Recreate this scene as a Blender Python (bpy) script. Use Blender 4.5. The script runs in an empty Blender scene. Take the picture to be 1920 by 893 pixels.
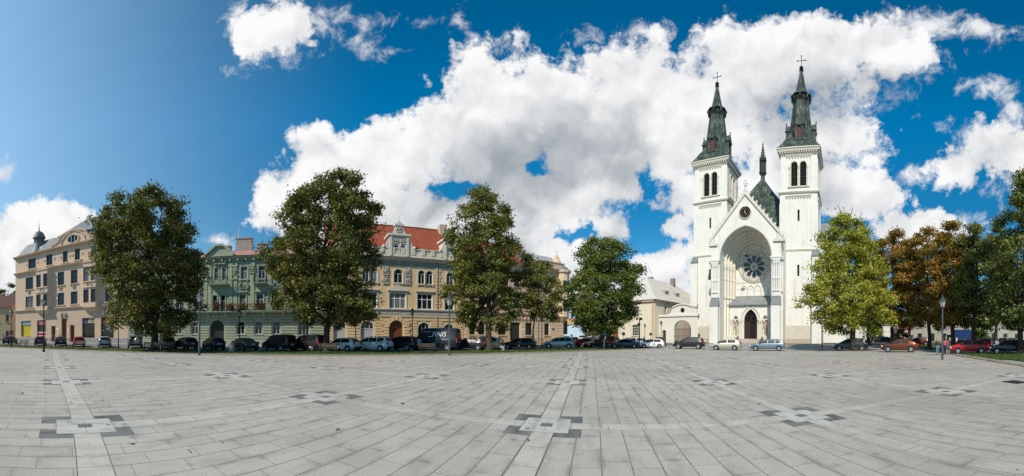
import bpy, bmesh, math, random
import numpy as np
from math import sin, cos, tan, atan2, pi, radians, sqrt, hypot
from mathutils import Vector, Matrix

SC = bpy.context.scene
COL = SC.collection

# ------------------------------------------------------------------ camera, sky, sun, exposure
CAM_H = 1.65
FOC = 650.0                      # photograph pixels per radian
AZV = radians(-32.6)             # bearing of world +Y (towards the row of houses); world +X is 90 deg clockwise (towards the church)
SUN_AZ, SUN_EL = radians(32.0), radians(42.0)    # bearing the sunlight travels to, sun height


def horizon(x):
    return 632 + 3 * sin((x - 960) / FOC)


def bearing(x):
    return (x - 960) / FOC


def wdir(az):
    r = az - AZV
    return Vector((sin(r), cos(r), 0))


cam = bpy.data.cameras.new("camera")
cam.type = 'PANO'
cam.panorama_type = 'CENTRAL_CYLINDRICAL'
cam.central_cylindrical_range_u_min = -960 / FOC
cam.central_cylindrical_range_u_max = 960 / FOC
cam.central_cylindrical_range_v_min = -(893 - 632) / FOC
cam.central_cylindrical_range_v_max = 632 / FOC
cam.central_cylindrical_radius = 1.0
cam.clip_start = 0.05
cam.clip_end = 5000
cam_o = bpy.data.objects.new("camera", cam)
COL.objects.link(cam_o)
cam_o.location = (0, 0, CAM_H)
_f = wdir(0)
_z = -_f
_x = Vector((_f.y, -_f.x, 0))
_y = Vector((0, 0, 1))
ROLL = -3 / FOC
_xr = _x * cos(ROLL) - _y * sin(ROLL)
_yr = _x * sin(ROLL) + _y * cos(ROLL)
cam_o.rotation_euler = Matrix((_xr, _yr, _z)).transposed().to_euler()
SC.camera = cam_o

SC.view_settings.view_transform = 'Standard'
SC.view_settings.look = 'None'
SC.view_settings.exposure = 0.0
SC.view_settings.gamma = 1.0
SC.view_settings.use_curve_mapping = False
SC.cycles.max_bounces = 6
SC.cycles.diffuse_bounces = 4
SC.cycles.glossy_bounces = 3
SC.cycles.transmission_bounces = 3
SC.cycles.transparent_max_bounces = 6
SC.cycles.use_denoising = False
SC.cycles.sample_clamp_indirect = 4

sun_d = bpy.data.lights.new("sun", 'SUN')
sun_d.energy = 5.0
sun_d.angle = radians(0.53)
sun_d.color = (1.0, 0.91, 0.77)
sun_o = bpy.data.objects.new("sun", sun_d)
COL.objects.link(sun_o)
_t = wdir(SUN_AZ) * cos(SUN_EL) + Vector((0, 0, -sin(SUN_EL)))
sun_o.rotation_euler = _t.to_track_quat('-Z', 'Y').to_euler()
sun_o.location = (0, 0, 80)


class NG:
    """tiny helper to write shader nodes"""

    def __init__(self, tree):
        self.t = tree
        self.n = tree.nodes
        self.l = tree.links

    def node(self, typ, **kw):
        nd = self.n.new(typ)
        for k, v in kw.items():
            if k == 'ins':
                for kk, vv in v.items():
                    s = nd.inputs[kk]
                    if hasattr(vv, 'node'):
                        self.l.new(vv, s)
                    else:
                        s.default_value = vv
            else:
                setattr(nd, k, v)
        return nd

    def math(self, op, a, b=None, c=None, clamp=False):
        nd = self.n.new('ShaderNodeMath')
        nd.operation = op
        nd.use_clamp = clamp
        for i, v in enumerate((a, b, c)):
            if v is None:
                continue
            if hasattr(v, 'node'):
                self.l.new(v, nd.inputs[i])
            else:
                nd.inputs[i].default_value = v
        return nd.outputs[0]

    def vmath(self, op, a, b=None, c=None):
        nd = self.n.new('ShaderNodeVectorMath')
        nd.operation = op
        for i, v in enumerate((a, b, c)):
            if v is None:
                continue
            if hasattr(v, 'node'):
                self.l.new(v, nd.inputs[i])
            else:
                nd.inputs[i].default_value = v
        return nd.outputs['Value'] if op in ('LENGTH', 'DOT_PRODUCT', 'DISTANCE') else nd.outputs[0]

    def mix(self, f, a, b, mode='MIX'):
        nd = self.n.new('ShaderNodeMix')
        nd.data_type = 'RGBA'
        nd.blend_type = mode
        for i, v in ((0, f), (6, a), (7, b)):
            if hasattr(v, 'node'):
                self.l.new(v, nd.inputs[i])
            elif i == 0:
                nd.inputs[0].default_value = v
            else:
                nd.inputs[i].default_value = (*v[:3], 1)
        return nd.outputs[2]

    def smooth(self, v, a, b, c=0.0, d=1.0):
        nd = self.n.new('ShaderNodeMapRange')
        nd.interpolation_type = 'SMOOTHSTEP'
        self.l.new(v, nd.inputs[0])
        for i, q in enumerate((a, b, c, d)):
            nd.inputs[i + 1].default_value = q
        return nd.outputs[0]

    def noise(self, vec, scale, detail=4, rough=0.55, lac=2.0, dist=0.0):
        nd = self.n.new('ShaderNodeTexNoise')
        nd.inputs['Scale'].default_value = scale
        nd.inputs['Detail'].default_value = detail
        nd.inputs['Roughness'].default_value = rough
        nd.inputs['Lacunarity'].default_value = lac
        nd.inputs['Distortion'].default_value = dist
        if vec is not None:
            self.l.new(vec, nd.inputs['Vector'])
        return nd

    def ramp(self, f, stops, interp='LINEAR'):
        nd = self.n.new('ShaderNodeValToRGB')
        cr = nd.color_ramp
        cr.interpolation = interp
        while len(cr.elements) < len(stops):
            cr.elements.new(0.5)
        for e, (p, c) in zip(cr.elements, stops):
            e.position = p
            e.color = (*c[:3], 1)
        self.l.new(f, nd.inputs[0])
        return nd.outputs[0]


# ---- the sky: Nishita air with a bank of cumulus placed by bearing and height
world = bpy.data.worlds.new("World")
SC.world = world
world.use_nodes = True
W = NG(world.node_tree)
for _n in list(W.n):
    W.n.remove(_n)
_out = W.node('ShaderNodeOutputWorld')
_bg = W.node('ShaderNodeBackground')
W.l.new(_bg.outputs[0], _out.inputs[0])
SKY_STRENGTH = 0.10
_bg.inputs[1].default_value = SKY_STRENGTH
_sky = W.node('ShaderNodeTexSky', sky_type='NISHITA', sun_disc=False, sun_elevation=SUN_EL, sun_rotation=SUN_AZ + pi - AZV,
              altitude=300, air_density=1.0, dust_density=0.6, ozone_density=3.0)
_tc = W.node('ShaderNodeTexCoord')
_rot = W.node('ShaderNodeVectorRotate', rotation_type='Z_AXIS', ins={'Vector': _tc.outputs['Generated'], 'Angle': -AZV})
_sx = W.node('ShaderNodeSeparateXYZ', ins={0: _rot.outputs[0]})
# after the turn by +32.6 deg: x = right of bearing 0, y = along bearing 0
_az = W.math('ARCTAN2', _sx.outputs[0], _sx.outputs[1])
_hor = W.math('SQRT', W.math('ADD', W.math('POWER', _sx.outputs[0], 2.0), W.math('POWER', _sx.outputs[1], 2.0)))
_hh = W.math('DIVIDE', _sx.outputs[2], W.math('MAXIMUM', _hor, 0.05))
_q = W.node('ShaderNodeCombineXYZ', ins={0: _az, 1: _hh}).outputs[0]
CLOUDS = [  # x, y, rx, ry of the photograph's clouds, weight
    (560, 395, 125, 95, 1), (650, 335, 130, 100, 1), (765, 300, 130, 105, 1), (900, 255, 165, 140, 1.1), (1040, 225, 190, 145, 1.2),
    (1190, 205, 180, 140, 1.2), (1310, 195, 160, 120, 1.1), (1425, 150, 140, 110, 1.1), (1530, 110, 125, 95, 1), (1640, 80, 110, 65, .8),
    (1745, 45, 120, 50, .62), (1850, 45, 110, 40, .5), (620, 480, 150, 70, 1), (800, 490, 140, 60, 1), (960, 490, 120, 60, .9), (1490, 200, 70, 60, .9), (1080, 350, 230, 120, 1.2), (820, 400, 200, 90, 1.0), (1000, 420, 200, 80, 1.0), (930, 395, 120, 80, .9), (660, 430, 190, 85, 1), (820, 430, 90, 60, .8),
    (1150, 425, 85, 55, .8), (1030, 465, 100, 60, .9), (1570, 200, 75, 65, .7), (1480, 260, 160, 95, .9), (508, 58, 74, 46, .76), (455, 115, 45, 45, .55),
    (560, 95, 60, 40, .5), (780, 38, 42, 26, .55), (845, 35, 48, 30, .4), (690, 40, 55, 40, .4),
    (1590, 365, 95, 48, .9), (1720, 432, 110, 36, .9), (1718, 325, 36, 24, .6), (1805, 315, 75, 40, .75), (1890, 295, 80, 60, .8),
    (1845, 165, 75, 30, .5), (1895, 205, 50, 28, .5), (1860, 245, 90, 28, .55), (1905, 350, 55, 70, .6), (1830, 415, 60, 30, .6),
    (60, 440, 165, 66, 1), (15, 500, 130, 90, 1), (0, 332, 36, 34, .7), (130, 412, 80, 32, .8), (1258, 430, 52, 30, .85), (1245, 480, 80, 45, .8),
    (1235, 530, 110, 45, .8), (400, 455, 40, 14, .4), (1080, 520, 120, 60, .8), (700, 250, 60, 30, .7), (1540, 330, 60, 40, .7),
]
_warp = W.noise(_q, 5.0, 3, 0.5)
_wv = W.vmath('MULTIPLY', W.vmath('SUBTRACT', _warp.outputs['Color'], (0.5, 0.5, 0.5)), (0.10, 0.10, 0.0))
_qw = W.vmath('ADD', _q, _wv)


def blob_field(vec, items):
    acc = None
    for (x, y, rx, ry, w) in items:
        cx, cy = (x - 960) / FOC, (632 - y) / FOC
        ix, iy = FOC / rx, FOC / ry
        d = W.vmath('MULTIPLY_ADD', vec, (ix, iy, 0), (-cx * ix, -cy * iy, 0))
        ln = W.vmath('LENGTH', d)
        v = W.math('MULTIPLY_ADD', ln, -w, w)
        acc = v if acc is None else W.math('SMOOTH_MAX', acc, v, 0.12)
    return acc


SOLID = [c for c in CLOUDS if c[4] > .72]
WISPS = [c for c in CLOUDS if c[4] <= .72] + [(440, 60, 40, 50, .5), (620, 35, 60, 18, .45), (700, 90, 60, 30, .4), (1700, 110, 140, 45, .6), (1660, 175, 60, 60, .5), (1340, 55, 60, 30, .4),
                                              (1130, 65, 60, 24, .4), (960, 100, 50, 28, .5), (1215, 60, 70, 22, .35), (880, 75, 30, 24, .35), (1590, 300, 60, 50, .5), (590, 40, 60, 50, .55)]
HOLES = [(761, 285, 40, 55, 1), (748, 338, 60, 30, 1), (842, 362, 60, 30, 1), (885, 346, 50, 22, .9), (1165, 380, 85, 40, 1), (1073, 438, 70, 34, .9), (1010, 318, 40, 22, .7), (1215, 350, 60, 60, 1),
         (1220, 440, 50, 60, 1), (1500, 330, 40, 60, .8), (1150, 470, 60, 30, .8)]


def n2d(vec, scale, detail, rough, dist=0.0):
    nd = W.noise(vec, scale, detail, rough, 2.0, dist)
    nd.noise_dimensions = '2D'
    return nd


def billow(vec, scale, detail, rough):
    """rounded cumulus lobes: fractal cells, turned inside out"""
    v = W.node('ShaderNodeTexVoronoi', feature='F1', voronoi_dimensions='2D', ins={'Vector': vec, 'Scale': scale, 'Detail': detail, 'Roughness': rough, 'Lacunarity': 2.15, 'Randomness': 1.0})
    v.normalize = True
    return W.math('SUBTRACT', 1.0, v.outputs['Distance'])


_w2 = n2d(_q, 9.0, 5, 0.6)
_vq = W.vmath('ADD', _q, W.vmath('MULTIPLY', W.vmath('SUBTRACT', _w2.outputs['Color'], (0.5, 0.5, 0.5)), (0.075, 0.075, 0.0)))
_w3 = n2d(_q, 40.0, 4, 0.6)
_vq2 = W.vmath('ADD', _vq, W.vmath('MULTIPLY', W.vmath('SUBTRACT', _w3.outputs['Color'], (0.5, 0.5, 0.5)), (0.016, 0.016, 0.0)))
_big = n2d(_q, 3.6, 5, 0.55).outputs[0]
_fb = W.math('SUBTRACT', blob_field(_vq, SOLID), W.math('MULTIPLY', W.math('MAXIMUM', blob_field(_vq, HOLES), 0.0), 0.72))
_b1 = billow(_vq2, 6.0, 4.0, 0.58)
_n2 = n2d(_q, 30.0, 8, 0.7).outputs[0]
_dens = W.math('ADD', W.math('ADD', _fb, W.math('MULTIPLY', W.math('SUBTRACT', _big, 0.5), 1.6)), W.math('MULTIPLY', W.math('SUBTRACT', _b1, 0.68), 1.7))
_dens = W.math('ADD', _dens, W.math('MULTIPLY', W.math('SUBTRACT', _n2, 0.5), 0.55))
_cov1 = W.math('POWER', W.smooth(_dens, -0.03, 0.30), 0.7)
COARSE = [c for c in SOLID if c[2] * c[3] > 6500]
_up2 = blob_field(W.vmath('ADD', _vq, (-0.02, 0.12, 0)), COARSE)
_fw = blob_field(_qw, WISPS)
_str = W.node('ShaderNodeVectorRotate', rotation_type='Z_AXIS', ins={'Vector': _q, 'Angle': -0.45})
_n4 = n2d(W.vmath('MULTIPLY', _str.outputs[0], (9.0, 10.5, 1.0)), 1.0, 10, 0.68, 0.25).outputs[0]
_cov2 = W.math('MULTIPLY', W.smooth(W.math('ADD', _fw, W.math('MULTIPLY', W.math('SUBTRACT', _n4, 0.52), 2.1)), 0.05, 0.72), 0.9)
_cov = W.math('MAXIMUM', _cov1, _cov2)
_n5 = n2d(W.vmath('ADD', _q, (3.1, 1.7, 0)), 2.6, 5, 0.5, 0.3).outputs[0]
_under = W.math('MULTIPLY', W.smooth(_up2, 0.10, 0.75), W.smooth(_n5, 0.38, 0.58, 0.2, 1.0))
_bs = billow(W.vmath('ADD', _vq2, (-0.012, 0.03, 0)), 6.0, 4.0, 0.58)
_self = W.math('SUBTRACT', _bs, _b1)                      # more cloud above than here: shaded
_bulk = W.math('SUBTRACT', n2d(W.vmath('ADD', _vq, (-0.015, 0.05, 0)), 3.6, 3, 0.5).outputs[0], n2d(_vq, 3.6, 3, 0.5).outputs[0])
_tone = W.math('SUBTRACT', W.math('SUBTRACT', 0.89, W.math('MULTIPLY', _under, 0.58)), W.math('MULTIPLY', _self, 0.62))
_tone = W.math('SUBTRACT', _tone, W.math('MULTIPLY', _bulk, 1.25), clamp=True)
_ccol = W.ramp(_tone, [(0.0, (3.1, 3.45, 3.9)), (0.35, (4.8, 5.15, 5.5)), (0.7, (7.5, 7.65, 7.8)), (1.0, (9.7, 9.7, 9.7))])
_tint = W.ramp(_hh, [(0.0, (0.9, 0.95, 1.0)), (0.12, (0.42, 0.95, 1.15)), (0.36, (0.10, 0.93, 1.17)), (0.62, (0.0, 1.2, 1.55)), (0.95, (0.0, 0.9, 1.2))])
_left = W.math('MULTIPLY', W.smooth(_az, -0.35, -1.60), W.smooth(_az, -2.6, -1.8))      # the sky pales towards the sun's side
_pale = W.ramp(_hh, [(0.0, (1.2, 1.2, 1.2)), (0.15, (1.5, 1.8, 1.6)), (0.6, (2.15, 2.4, 2.05)), (1.0, (2.2, 2.55, 2.15))])
_tint = W.mix(_left, _tint, _pale)
_blue = W.mix(1.0, _sky.outputs[0], _tint, 'MULTIPLY')
_skycol = W.mix(_cov, _blue, _ccol)
W.l.new(_skycol, _bg.inputs[0])
world.cycles.sampling_method = 'MANUAL'
world.cycles.sample_map_resolution = 512

# ------------------------------------------------------------------ pixel -> place helpers (used once, to survey the place)


def at_ground(x, y, z=0.0):
    d = (CAM_H - z) * FOC / (y - horizon(x))
    p = wdir(bearing(x)) * d
    return Vector((p.x, p.y, z))


def at_dist(x, d, z=0.0):
    p = wdir(bearing(x)) * d
    return Vector((p.x, p.y, z))


def at_row(x, v, z=0.0):
    r = bearing(x) - AZV
    return Vector((v * tan(r), v, z))


def height(x, y, d):
    return CAM_H + (horizon(x) - y) / FOC * d


# ------------------------------------------------------------------ materials
MATS = {}


def principled(name, col, rough=0.7, metal=0.0, spec=0.3, coat=0.0):
    m = bpy.data.materials.new(name)
    m.use_nodes = True
    g = NG(m.node_tree)
    b = g.n['Principled BSDF']
    b.inputs['Base Color'].default_value = (*col, 1)
    b.inputs['Roughness'].default_value = rough
    b.inputs['Metallic'].default_value = metal
    b.inputs['Specular IOR Level'].default_value = spec
    b.inputs['Coat Weight'].default_value = coat
    b.inputs['Coat Roughness'].default_value = 0.08
    return m, g, b


def M_plain(name, col, rough=0.6, metal=0.0, spec=0.3, coat=0.0, var=0.12, scale=6.0):
    if name in MATS:
        return MATS[name]
    m, g, b = principled(name, col, rough, metal, spec, coat)
    tc = g.node('ShaderNodeTexCoord')
    n = g.noise(tc.outputs['Object'], scale, 5, 0.6)
    c = g.mix(n.outputs[0], [x * (1 - var) for x in col], [min(1, x * (1 + var)) for x in col])
    g.l.new(c, b.inputs['Base Color'])
    MATS[name] = m
    return m


def M_plaster(name, col, stain=(0.5, 0.46, 0.4), amt=0.35, streak=0.3, bump=0.25, rough=0.85):
    """painted render: blotches, soft dirt streaks running down, fine grain"""
    if name in MATS:
        return MATS[name]
    m, g, b = principled(name, col, rough, 0, 0.2)
    tc = g.node('ShaderNodeTexCoord')
    v = tc.outputs['Object']
    n1 = g.noise(v, 0.45, 6, 0.62)
    st = g.vmath('MULTIPLY', v, (1.6, 1.6, 0.10))
    n2 = g.noise(st, 1.2, 5, 0.6)
    n3 = g.noise(v, 9.0, 4, 0.6)
    f1 = g.smooth(n1.outputs[0], 0.42, 0.75, 0, amt)
    f2 = g.smooth(n2.outputs[0], 0.5, 0.8, 0, streak)
    dirty = [c * s * 1.25 for c, s in zip(col, stain)]
    c = g.mix(f1, col, [0.72 * x for x in col])
    c = g.mix(f2, c, dirty)
    c = g.mix(g.math('MULTIPLY', n3.outputs[0], 0.08), c, [0.6 * x for x in col])
    g.l.new(c, b.inputs['Base Color'])
    bp = g.node('ShaderNodeBump', ins={'Strength': bump, 'Distance': 0.02, 'Height': g.noise(v, 14, 4, 0.6).outputs[0]})
    g.l.new(bp.outputs[0], b.inputs['Normal'])
    MATS[name] = m
    return m


def M_relief(name, col, dark=0.55, scale=5.0, depth=0.06):
    """stucco ornament: carved relief carried by bump and a noise tone, darker in the hollows"""
    if name in MATS:
        return MATS[name]
    m, g, b = principled(name, col, 0.85, 0, 0.2)
    v = g.node('ShaderNodeTexCoord').outputs['Object']
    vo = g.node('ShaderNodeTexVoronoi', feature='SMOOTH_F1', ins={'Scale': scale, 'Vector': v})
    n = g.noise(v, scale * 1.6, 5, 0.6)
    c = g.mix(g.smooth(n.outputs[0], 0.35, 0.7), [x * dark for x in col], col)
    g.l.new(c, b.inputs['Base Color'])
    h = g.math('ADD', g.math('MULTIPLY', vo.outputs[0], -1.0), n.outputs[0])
    bp = g.node('ShaderNodeBump', ins={'Strength': 1.0, 'Distance': depth, 'Height': h})
    g.l.new(bp.outputs[0], b.inputs['Normal'])
    MATS[name] = m
    return m


def M_tiles(name, c1, c2, w=0.3, h=0.35, mortar=(0.05, 0.03, 0.02), rough=0.8, bump=0.6, patch=0.5, rot=None):
    """roof covering laid in courses; mapped by UV in metres"""
    if name in MATS:
        return MATS[name]
    m, g, b = principled(name, c1, rough, 0, 0.25)
    uv = g.node('ShaderNodeUVMap').outputs[0]
    br = g.node('ShaderNodeTexBrick', offset=0.5, ins={'Vector': uv, 'Color1': (*c1, 1), 'Color2': (*c2, 1), 'Mortar': (*mortar, 1), 'Scale': 1.0,
                'Mortar Size': 0.022, 'Mortar Smooth': 0.2, 'Bias': 0.0, 'Brick Width': w, 'Row Height': h})
    n = g.noise(uv, 0.5, 6, 0.65)
    c = g.mix(g.smooth(n.outputs[0], 0.4, 0.75, 0, patch), br.outputs[0], [x * 0.55 for x in c1])
    g.l.new(c, b.inputs['Base Color'])
    sp = g.node('ShaderNodeSeparateXYZ', ins={0: uv})
    saw = g.math('FRACT', g.math('DIVIDE', sp.outputs[1], h))
    wv = g.math('SINE', g.math('MULTIPLY', sp.outputs[0], 2 * pi / w))
    hh = g.math('ADD', g.math('MULTIPLY', saw, -0.6), g.math('MULTIPLY', wv, 0.35))
    bp = g.node('ShaderNodeBump', ins={'Strength': bump, 'Distance': 0.05, 'Height': hh})
    g.l.new(bp.outputs[0], b.inputs['Normal'])
    MATS[name] = m
    return m


def M_copper(name):
    """weathered copper sheet: green patina with near-black streaks down the seams"""
    if name in MATS:
        return MATS[name]
    m, g, b = principled(name, (0.1, 0.2, 0.16), 0.6, 0.0, 0.35)
    v = g.node('ShaderNodeTexCoord').outputs['Object']
    n1 = g.noise(v, 0.7, 7, 0.65)
    st = g.vmath('MULTIPLY', v, (3.2, 3.2, 0.28))
    n2 = g.noise(st, 1.0, 6, 0.62)
    s = g.math('ADD', g.math('MULTIPLY', n1.outputs[0], 0.45), g.math('MULTIPLY', n2.outputs[0], 0.55))
    c = g.ramp(s, [(0.38, (0.009, 0.013, 0.012)), (0.5, (0.028, 0.042, 0.034)), (0.57, (0.075, 0.11, 0.088)), (0.68, (0.22, 0.30, 0.24))])
    g.l.new(c, b.inputs['Base Color'])
    bp = g.node('ShaderNodeBump', ins={'Strength': 0.4, 'Distance': 0.03, 'Height': n2.outputs[0]})
    g.l.new(bp.outputs[0], b.inputs['Normal'])
    MATS[name] = m
    return m


def M_leaf(name, stops, trans=0.3, noise_w=0.5):
    if name in MATS:
        return MATS[name]
    m = bpy.data.materials.new(name)
    m.use_nodes = True
    g = NG(m.node_tree)
    b = g.n['Principled BSDF']
    geo = g.node('ShaderNodeNewGeometry')
    v = g.node('ShaderNodeTexCoord').outputs['Object']
    n = g.noise(v, 0.38, 3, 0.55)
    f = g.math('ADD', g.math('MULTIPLY', geo.outputs['Random Per Island'], 1 - noise_w), g.math('MULTIPLY', g.smooth(n.outputs[0], 0.25, 0.75), noise_w))
    c = g.ramp(f, stops)
    g.l.new(c, b.inputs['Base Color'])
    b.inputs['Roughness'].default_value = 0.55
    b.inputs['Specular IOR Level'].default_value = 0.35
    tr = g.node('ShaderNodeBsdfTranslucent')
    c2 = g.mix(1.0, c, (1.5, 1.6, 0.5), 'MULTIPLY')
    g.l.new(c2, tr.inputs[0])
    mx = g.node('ShaderNodeMixShader', ins={0: trans})
    g.l.new(b.outputs[0], mx.inputs[1])
    g.l.new(tr.outputs[0], mx.inputs[2])
    g.l.new(mx.outputs[0], g.n['Material Output'].inputs[0])
    MATS[name] = m
    return m


def M_bark(name, col=(0.07, 0.055, 0.045)):
    if name in MATS:
        return MATS[name]
    m, g, b = principled(name, col, 0.95, 0, 0.1)
    v = g.node('ShaderNodeTexCoord').outputs['Object']
    n = g.noise(g.vmath('MULTIPLY', v, (7, 7, 1.2)), 1.5, 6, 0.65)
    c = g.ramp(n.outputs[0], [(0.3, [x * 0.4 for x in col]), (0.7, [x * 1.5 for x in col])])
    g.l.new(c, b.inputs['Base Color'])
    bp = g.node('ShaderNodeBump', ins={'Strength': 0.9, 'Distance': 0.05, 'Height': n.outputs[0]})
    g.l.new(bp.outputs[0], b.inputs['Normal'])
    MATS[name] = m
    return m


def M_glass(name, col=(0.015, 0.018, 0.022), curtain=0.0):
    """window pane of an unlit room; a few rooms have a pale net curtain behind the glass"""
    if name in MATS:
        return MATS[name]
    m, g, b = principled(name, col, 0.06, 0, 0.5)
    if curtain > 0:
        oi = g.node('ShaderNodeObjectInfo')
        v = g.node('ShaderNodeTexCoord').outputs['Object']
        w = g.node('ShaderNodeTexWave', ins={'Vector': v, 'Scale': 3.0, 'Distortion': 1.5})
        cc = g.mix(w.outputs[1], (0.10, 0.10, 0.10), (0.24, 0.24, 0.23))
        on = g.math('LESS_THAN', oi.outputs['Random'], curtain)
        c = g.mix(on, col, cc)
        g.l.new(c, b.inputs['Base Color'])
    MATS[name] = m
    return m


def M_paint(col, name, metal=0.0):
    if name in MATS:
        return MATS[name]
    m, g, b = principled(name, col, 0.4 if metal else 0.5, metal, 0.25, 0.4)
    v = g.node('ShaderNodeTexCoord').outputs['Object']
    n = g.noise(v, 2.5, 5, 0.6)
    sp = g.node('ShaderNodeSeparateXYZ', ins={0: v})
    dust = g.math('MULTIPLY', g.smooth(sp.outputs[2], 0.75, 0.2), g.smooth(n.outputs[0], 0.3, 0.7, 0.0, 0.14))
    c = g.mix(dust, col, (0.14, 0.125, 0.105))
    g.l.new(c, b.inputs['Base Color'])
    MATS[name] = m
    return m


# ------------------------------------------------------------------ mesh building


class MB:
    def __init__(self):
        self.v = []
        self.f = []
        self.m = []
        self.uv = {}

    def poly(self, pts, mi=0, uv=None):
        i = len(self.v)
        self.v.extend([tuple(p) for p in pts])
        self.f.append(tuple(range(i, i + len(pts))))
        self.m.append(mi)
        if uv is not None:
            self.uv[len(self.f) - 1] = uv
        return self

    def box(self, x0, x1, y0, y1, z0, z1, mi=0, skip=''):
        i = len(self.v)
        self.v.extend([(x0, y0, z0), (x1, y0, z0), (x1, y1, z0), (x0, y1, z0), (x0, y0, z1), (x1, y0, z1), (x1, y1, z1), (x0, y1, z1)])
        for k, q in (('b', (0, 3, 2, 1)), ('t', (4, 5, 6, 7)), ('f', (0, 1, 5, 4)), ('r', (1, 2, 6, 5)), ('k', (2, 3, 7, 6)), ('l', (3, 0, 4, 7))):
            if k in skip:
                continue
            self.f.append(tuple(i + a for a in q))
            self.m.append(mi)
        return self

    def frustum(self, a, z0, b, z1, mi=0, caps=True):
        """a, b: equal-length lists of (x, y)"""
        i = len(self.v)
        n = len(a)
        self.v.extend([(x, y, z0) for x, y in a] + [(x, y, z1) for x, y in b])
        for k in range(n):
            j = (k + 1) % n
            self.f.append((i + k, i + j, i + n + j, i + n + k))
            self.m.append(mi)
        if caps:
            self.f.append(tuple(i + k for k in range(n))[::-1])
            self.f.append(tuple(i + n + k for k in range(n)))
            self.m += [mi, mi]
        return self

    def ext_y(self, poly, y0, y1, mi=0, caps=True):
        """poly of (x, z) seen from the front, pushed from y0 to y1"""
        i = len(self.v)
        n = len(poly)
        self.v.extend([(x, y0, z) for x, z in poly] + [(x, y1, z) for x, z in poly])
        for k in range(n):
            j = (k + 1) % n
            self.f.append((i + k, i + n + k, i + n + j, i + j))
            self.m.append(mi)
        if caps:
            self.f.append(tuple(i + k for k in range(n)))
            self.f.append(tuple(i + n + k for k in range(n))[::-1])
            self.m += [mi, mi]
        return self

    def ext_x(self, poly, x0, x1, mi=0, caps=True):
        """poly of (y, z), pushed from x0 to x1"""
        i = len(self.v)
        n = len(poly)
        self.v.extend([(x0, y, z) for y, z in poly] + [(x1, y, z) for y, z in poly])
        for k in range(n):
            j = (k + 1) % n
            self.f.append((i + k, i + j, i + n + j, i + n + k))
            self.m.append(mi)
        if caps:
            self.f.append(tuple(i + k for k in range(n))[::-1])
            self.f.append(tuple(i + n + k for k in range(n)))
            self.m += [mi, mi]
        return self

    def lathe(self, prof, cx=0, cy=0, n=12, mi=0, ph=0.0, sx=1.0, sy=1.0, cap=True):
        i = len(self.v)
        for r, z in prof:
            for k in range(n):
                a = ph + 2 * pi * k / n
                self.v.append((cx + r * cos(a) * sx, cy + r * sin(a) * sy, z))
        for s in range(len(prof) - 1):
            for k in range(n):
                j = (k + 1) % n
                self.f.append((i + s * n + k, i + s * n + j, i + (s + 1) * n + j, i + (s + 1) * n + k))
                self.m.append(mi)
        if cap and prof[0][0] > 1e-4:
            self.f.append(tuple(i + k for k in range(n))[::-1])
            self.m.append(mi)
        if cap and prof[-1][0] > 1e-4:
            b = i + (len(prof) - 1) * n
            self.f.append(tuple(b + k for k in range(n)))
            self.m.append(mi)
        return self

    def tube(self, pts, rad, n=8, mi=0, cap=True):
        pts = [Vector(p) for p in pts]
        if not hasattr(rad, '__len__'):
            rad = [rad] * len(pts)
        i = len(self.v)
        ref = None
        for k, p in enumerate(pts):
            d = (pts[min(k + 1, len(pts) - 1)] - pts[max(k - 1, 0)]).normalized()
            if ref is None:
                ref = d.orthogonal().normalized()
            ref = (ref - d * ref.dot(d))
            ref = ref.normalized() if ref.length > 1e-6 else d.orthogonal().normalized()
            q = d.cross(ref)
            for s in range(n):
                a = 2 * pi * s / n
                self.v.append(tuple(p + (ref * cos(a) + q * sin(a)) * rad[k]))
        for k in range(len(pts) - 1):
            for s in range(n):
                t = (s + 1) % n
                self.f.append((i + k * n + s, i + k * n + t, i + (k + 1) * n + t, i + (k + 1) * n + s))
                self.m.append(mi)
        if cap:
            self.f.append(tuple(i + s for s in range(n))[::-1])
            b = i + (len(pts) - 1) * n
            self.f.append(tuple(b + s for s in range(n)))
            self.m += [mi, mi]
        return self

    def ball(self, c, r, n=10, mi=0, sz=1.0):
        k = max(4, n // 2)
        prof = [(max(1e-5, r * sin(pi * t / k)), c[2] - r * sz * cos(pi * t / k)) for t in range(k + 1)]
        return self.lathe(prof, c[0], c[1], n, mi)

    def mesh(self, name, mats, smooth=False):
        me = bpy.data.meshes.new(name)
        me.from_pydata(self.v, [], self.f)
        if not isinstance(mats, (list, tuple)):
            mats = [mats]
        for m in mats:
            me.materials.append(m)
        if len(mats) > 1:
            me.polygons.foreach_set('material_index', self.m)
        if self.uv:
            ul = me.uv_layers.new(name='UVMap')
            for fi, uv in self.uv.items():
                p = me.polygons[fi]
                for li, c in zip(p.loop_indices, uv):
                    ul.data[li].uv = c
        if smooth:
            bm = bmesh.new()
            bm.from_mesh(me)
            bmesh.ops.remove_doubles(bm, verts=bm.verts, dist=1e-4)
            bmesh.ops.recalc_face_normals(bm, faces=bm.faces)
            bm.to_mesh(me)
            bm.free()
            me.polygons.foreach_set('use_smooth', [True] * len(me.polygons))
            if smooth != 'all':
                try:
                    me.set_sharp_from_angle(angle=radians(38))
                except Exception:
                    pass
        me.update()
        return me

    def build(self, name, mats, parent=None, smooth=False, loc=(0, 0, 0), rz=0.0):
        return link(name, self.mesh(name, mats, smooth), parent, loc, rz)


def link(name, data, parent=None, loc=(0, 0, 0), rz=0.0):
    o = bpy.data.objects.new(name, data)
    COL.objects.link(o)
    o.location = loc
    o.rotation_euler = (0, 0, rz)
    if parent is not None:
        o.parent = parent
    return o


def tag(o, label, cat=None, group=None, kind=None):
    if label:
        o['label'] = label
    if cat:
        o['category'] = cat
    if group:
        o['group'] = group
    if kind:
        o['kind'] = kind
    return o


def thing(name, label, cat, loc=(0, 0, 0), rz=0.0, group=None):
    return tag(link(name, None, None, loc, rz), label, cat, group)


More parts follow.
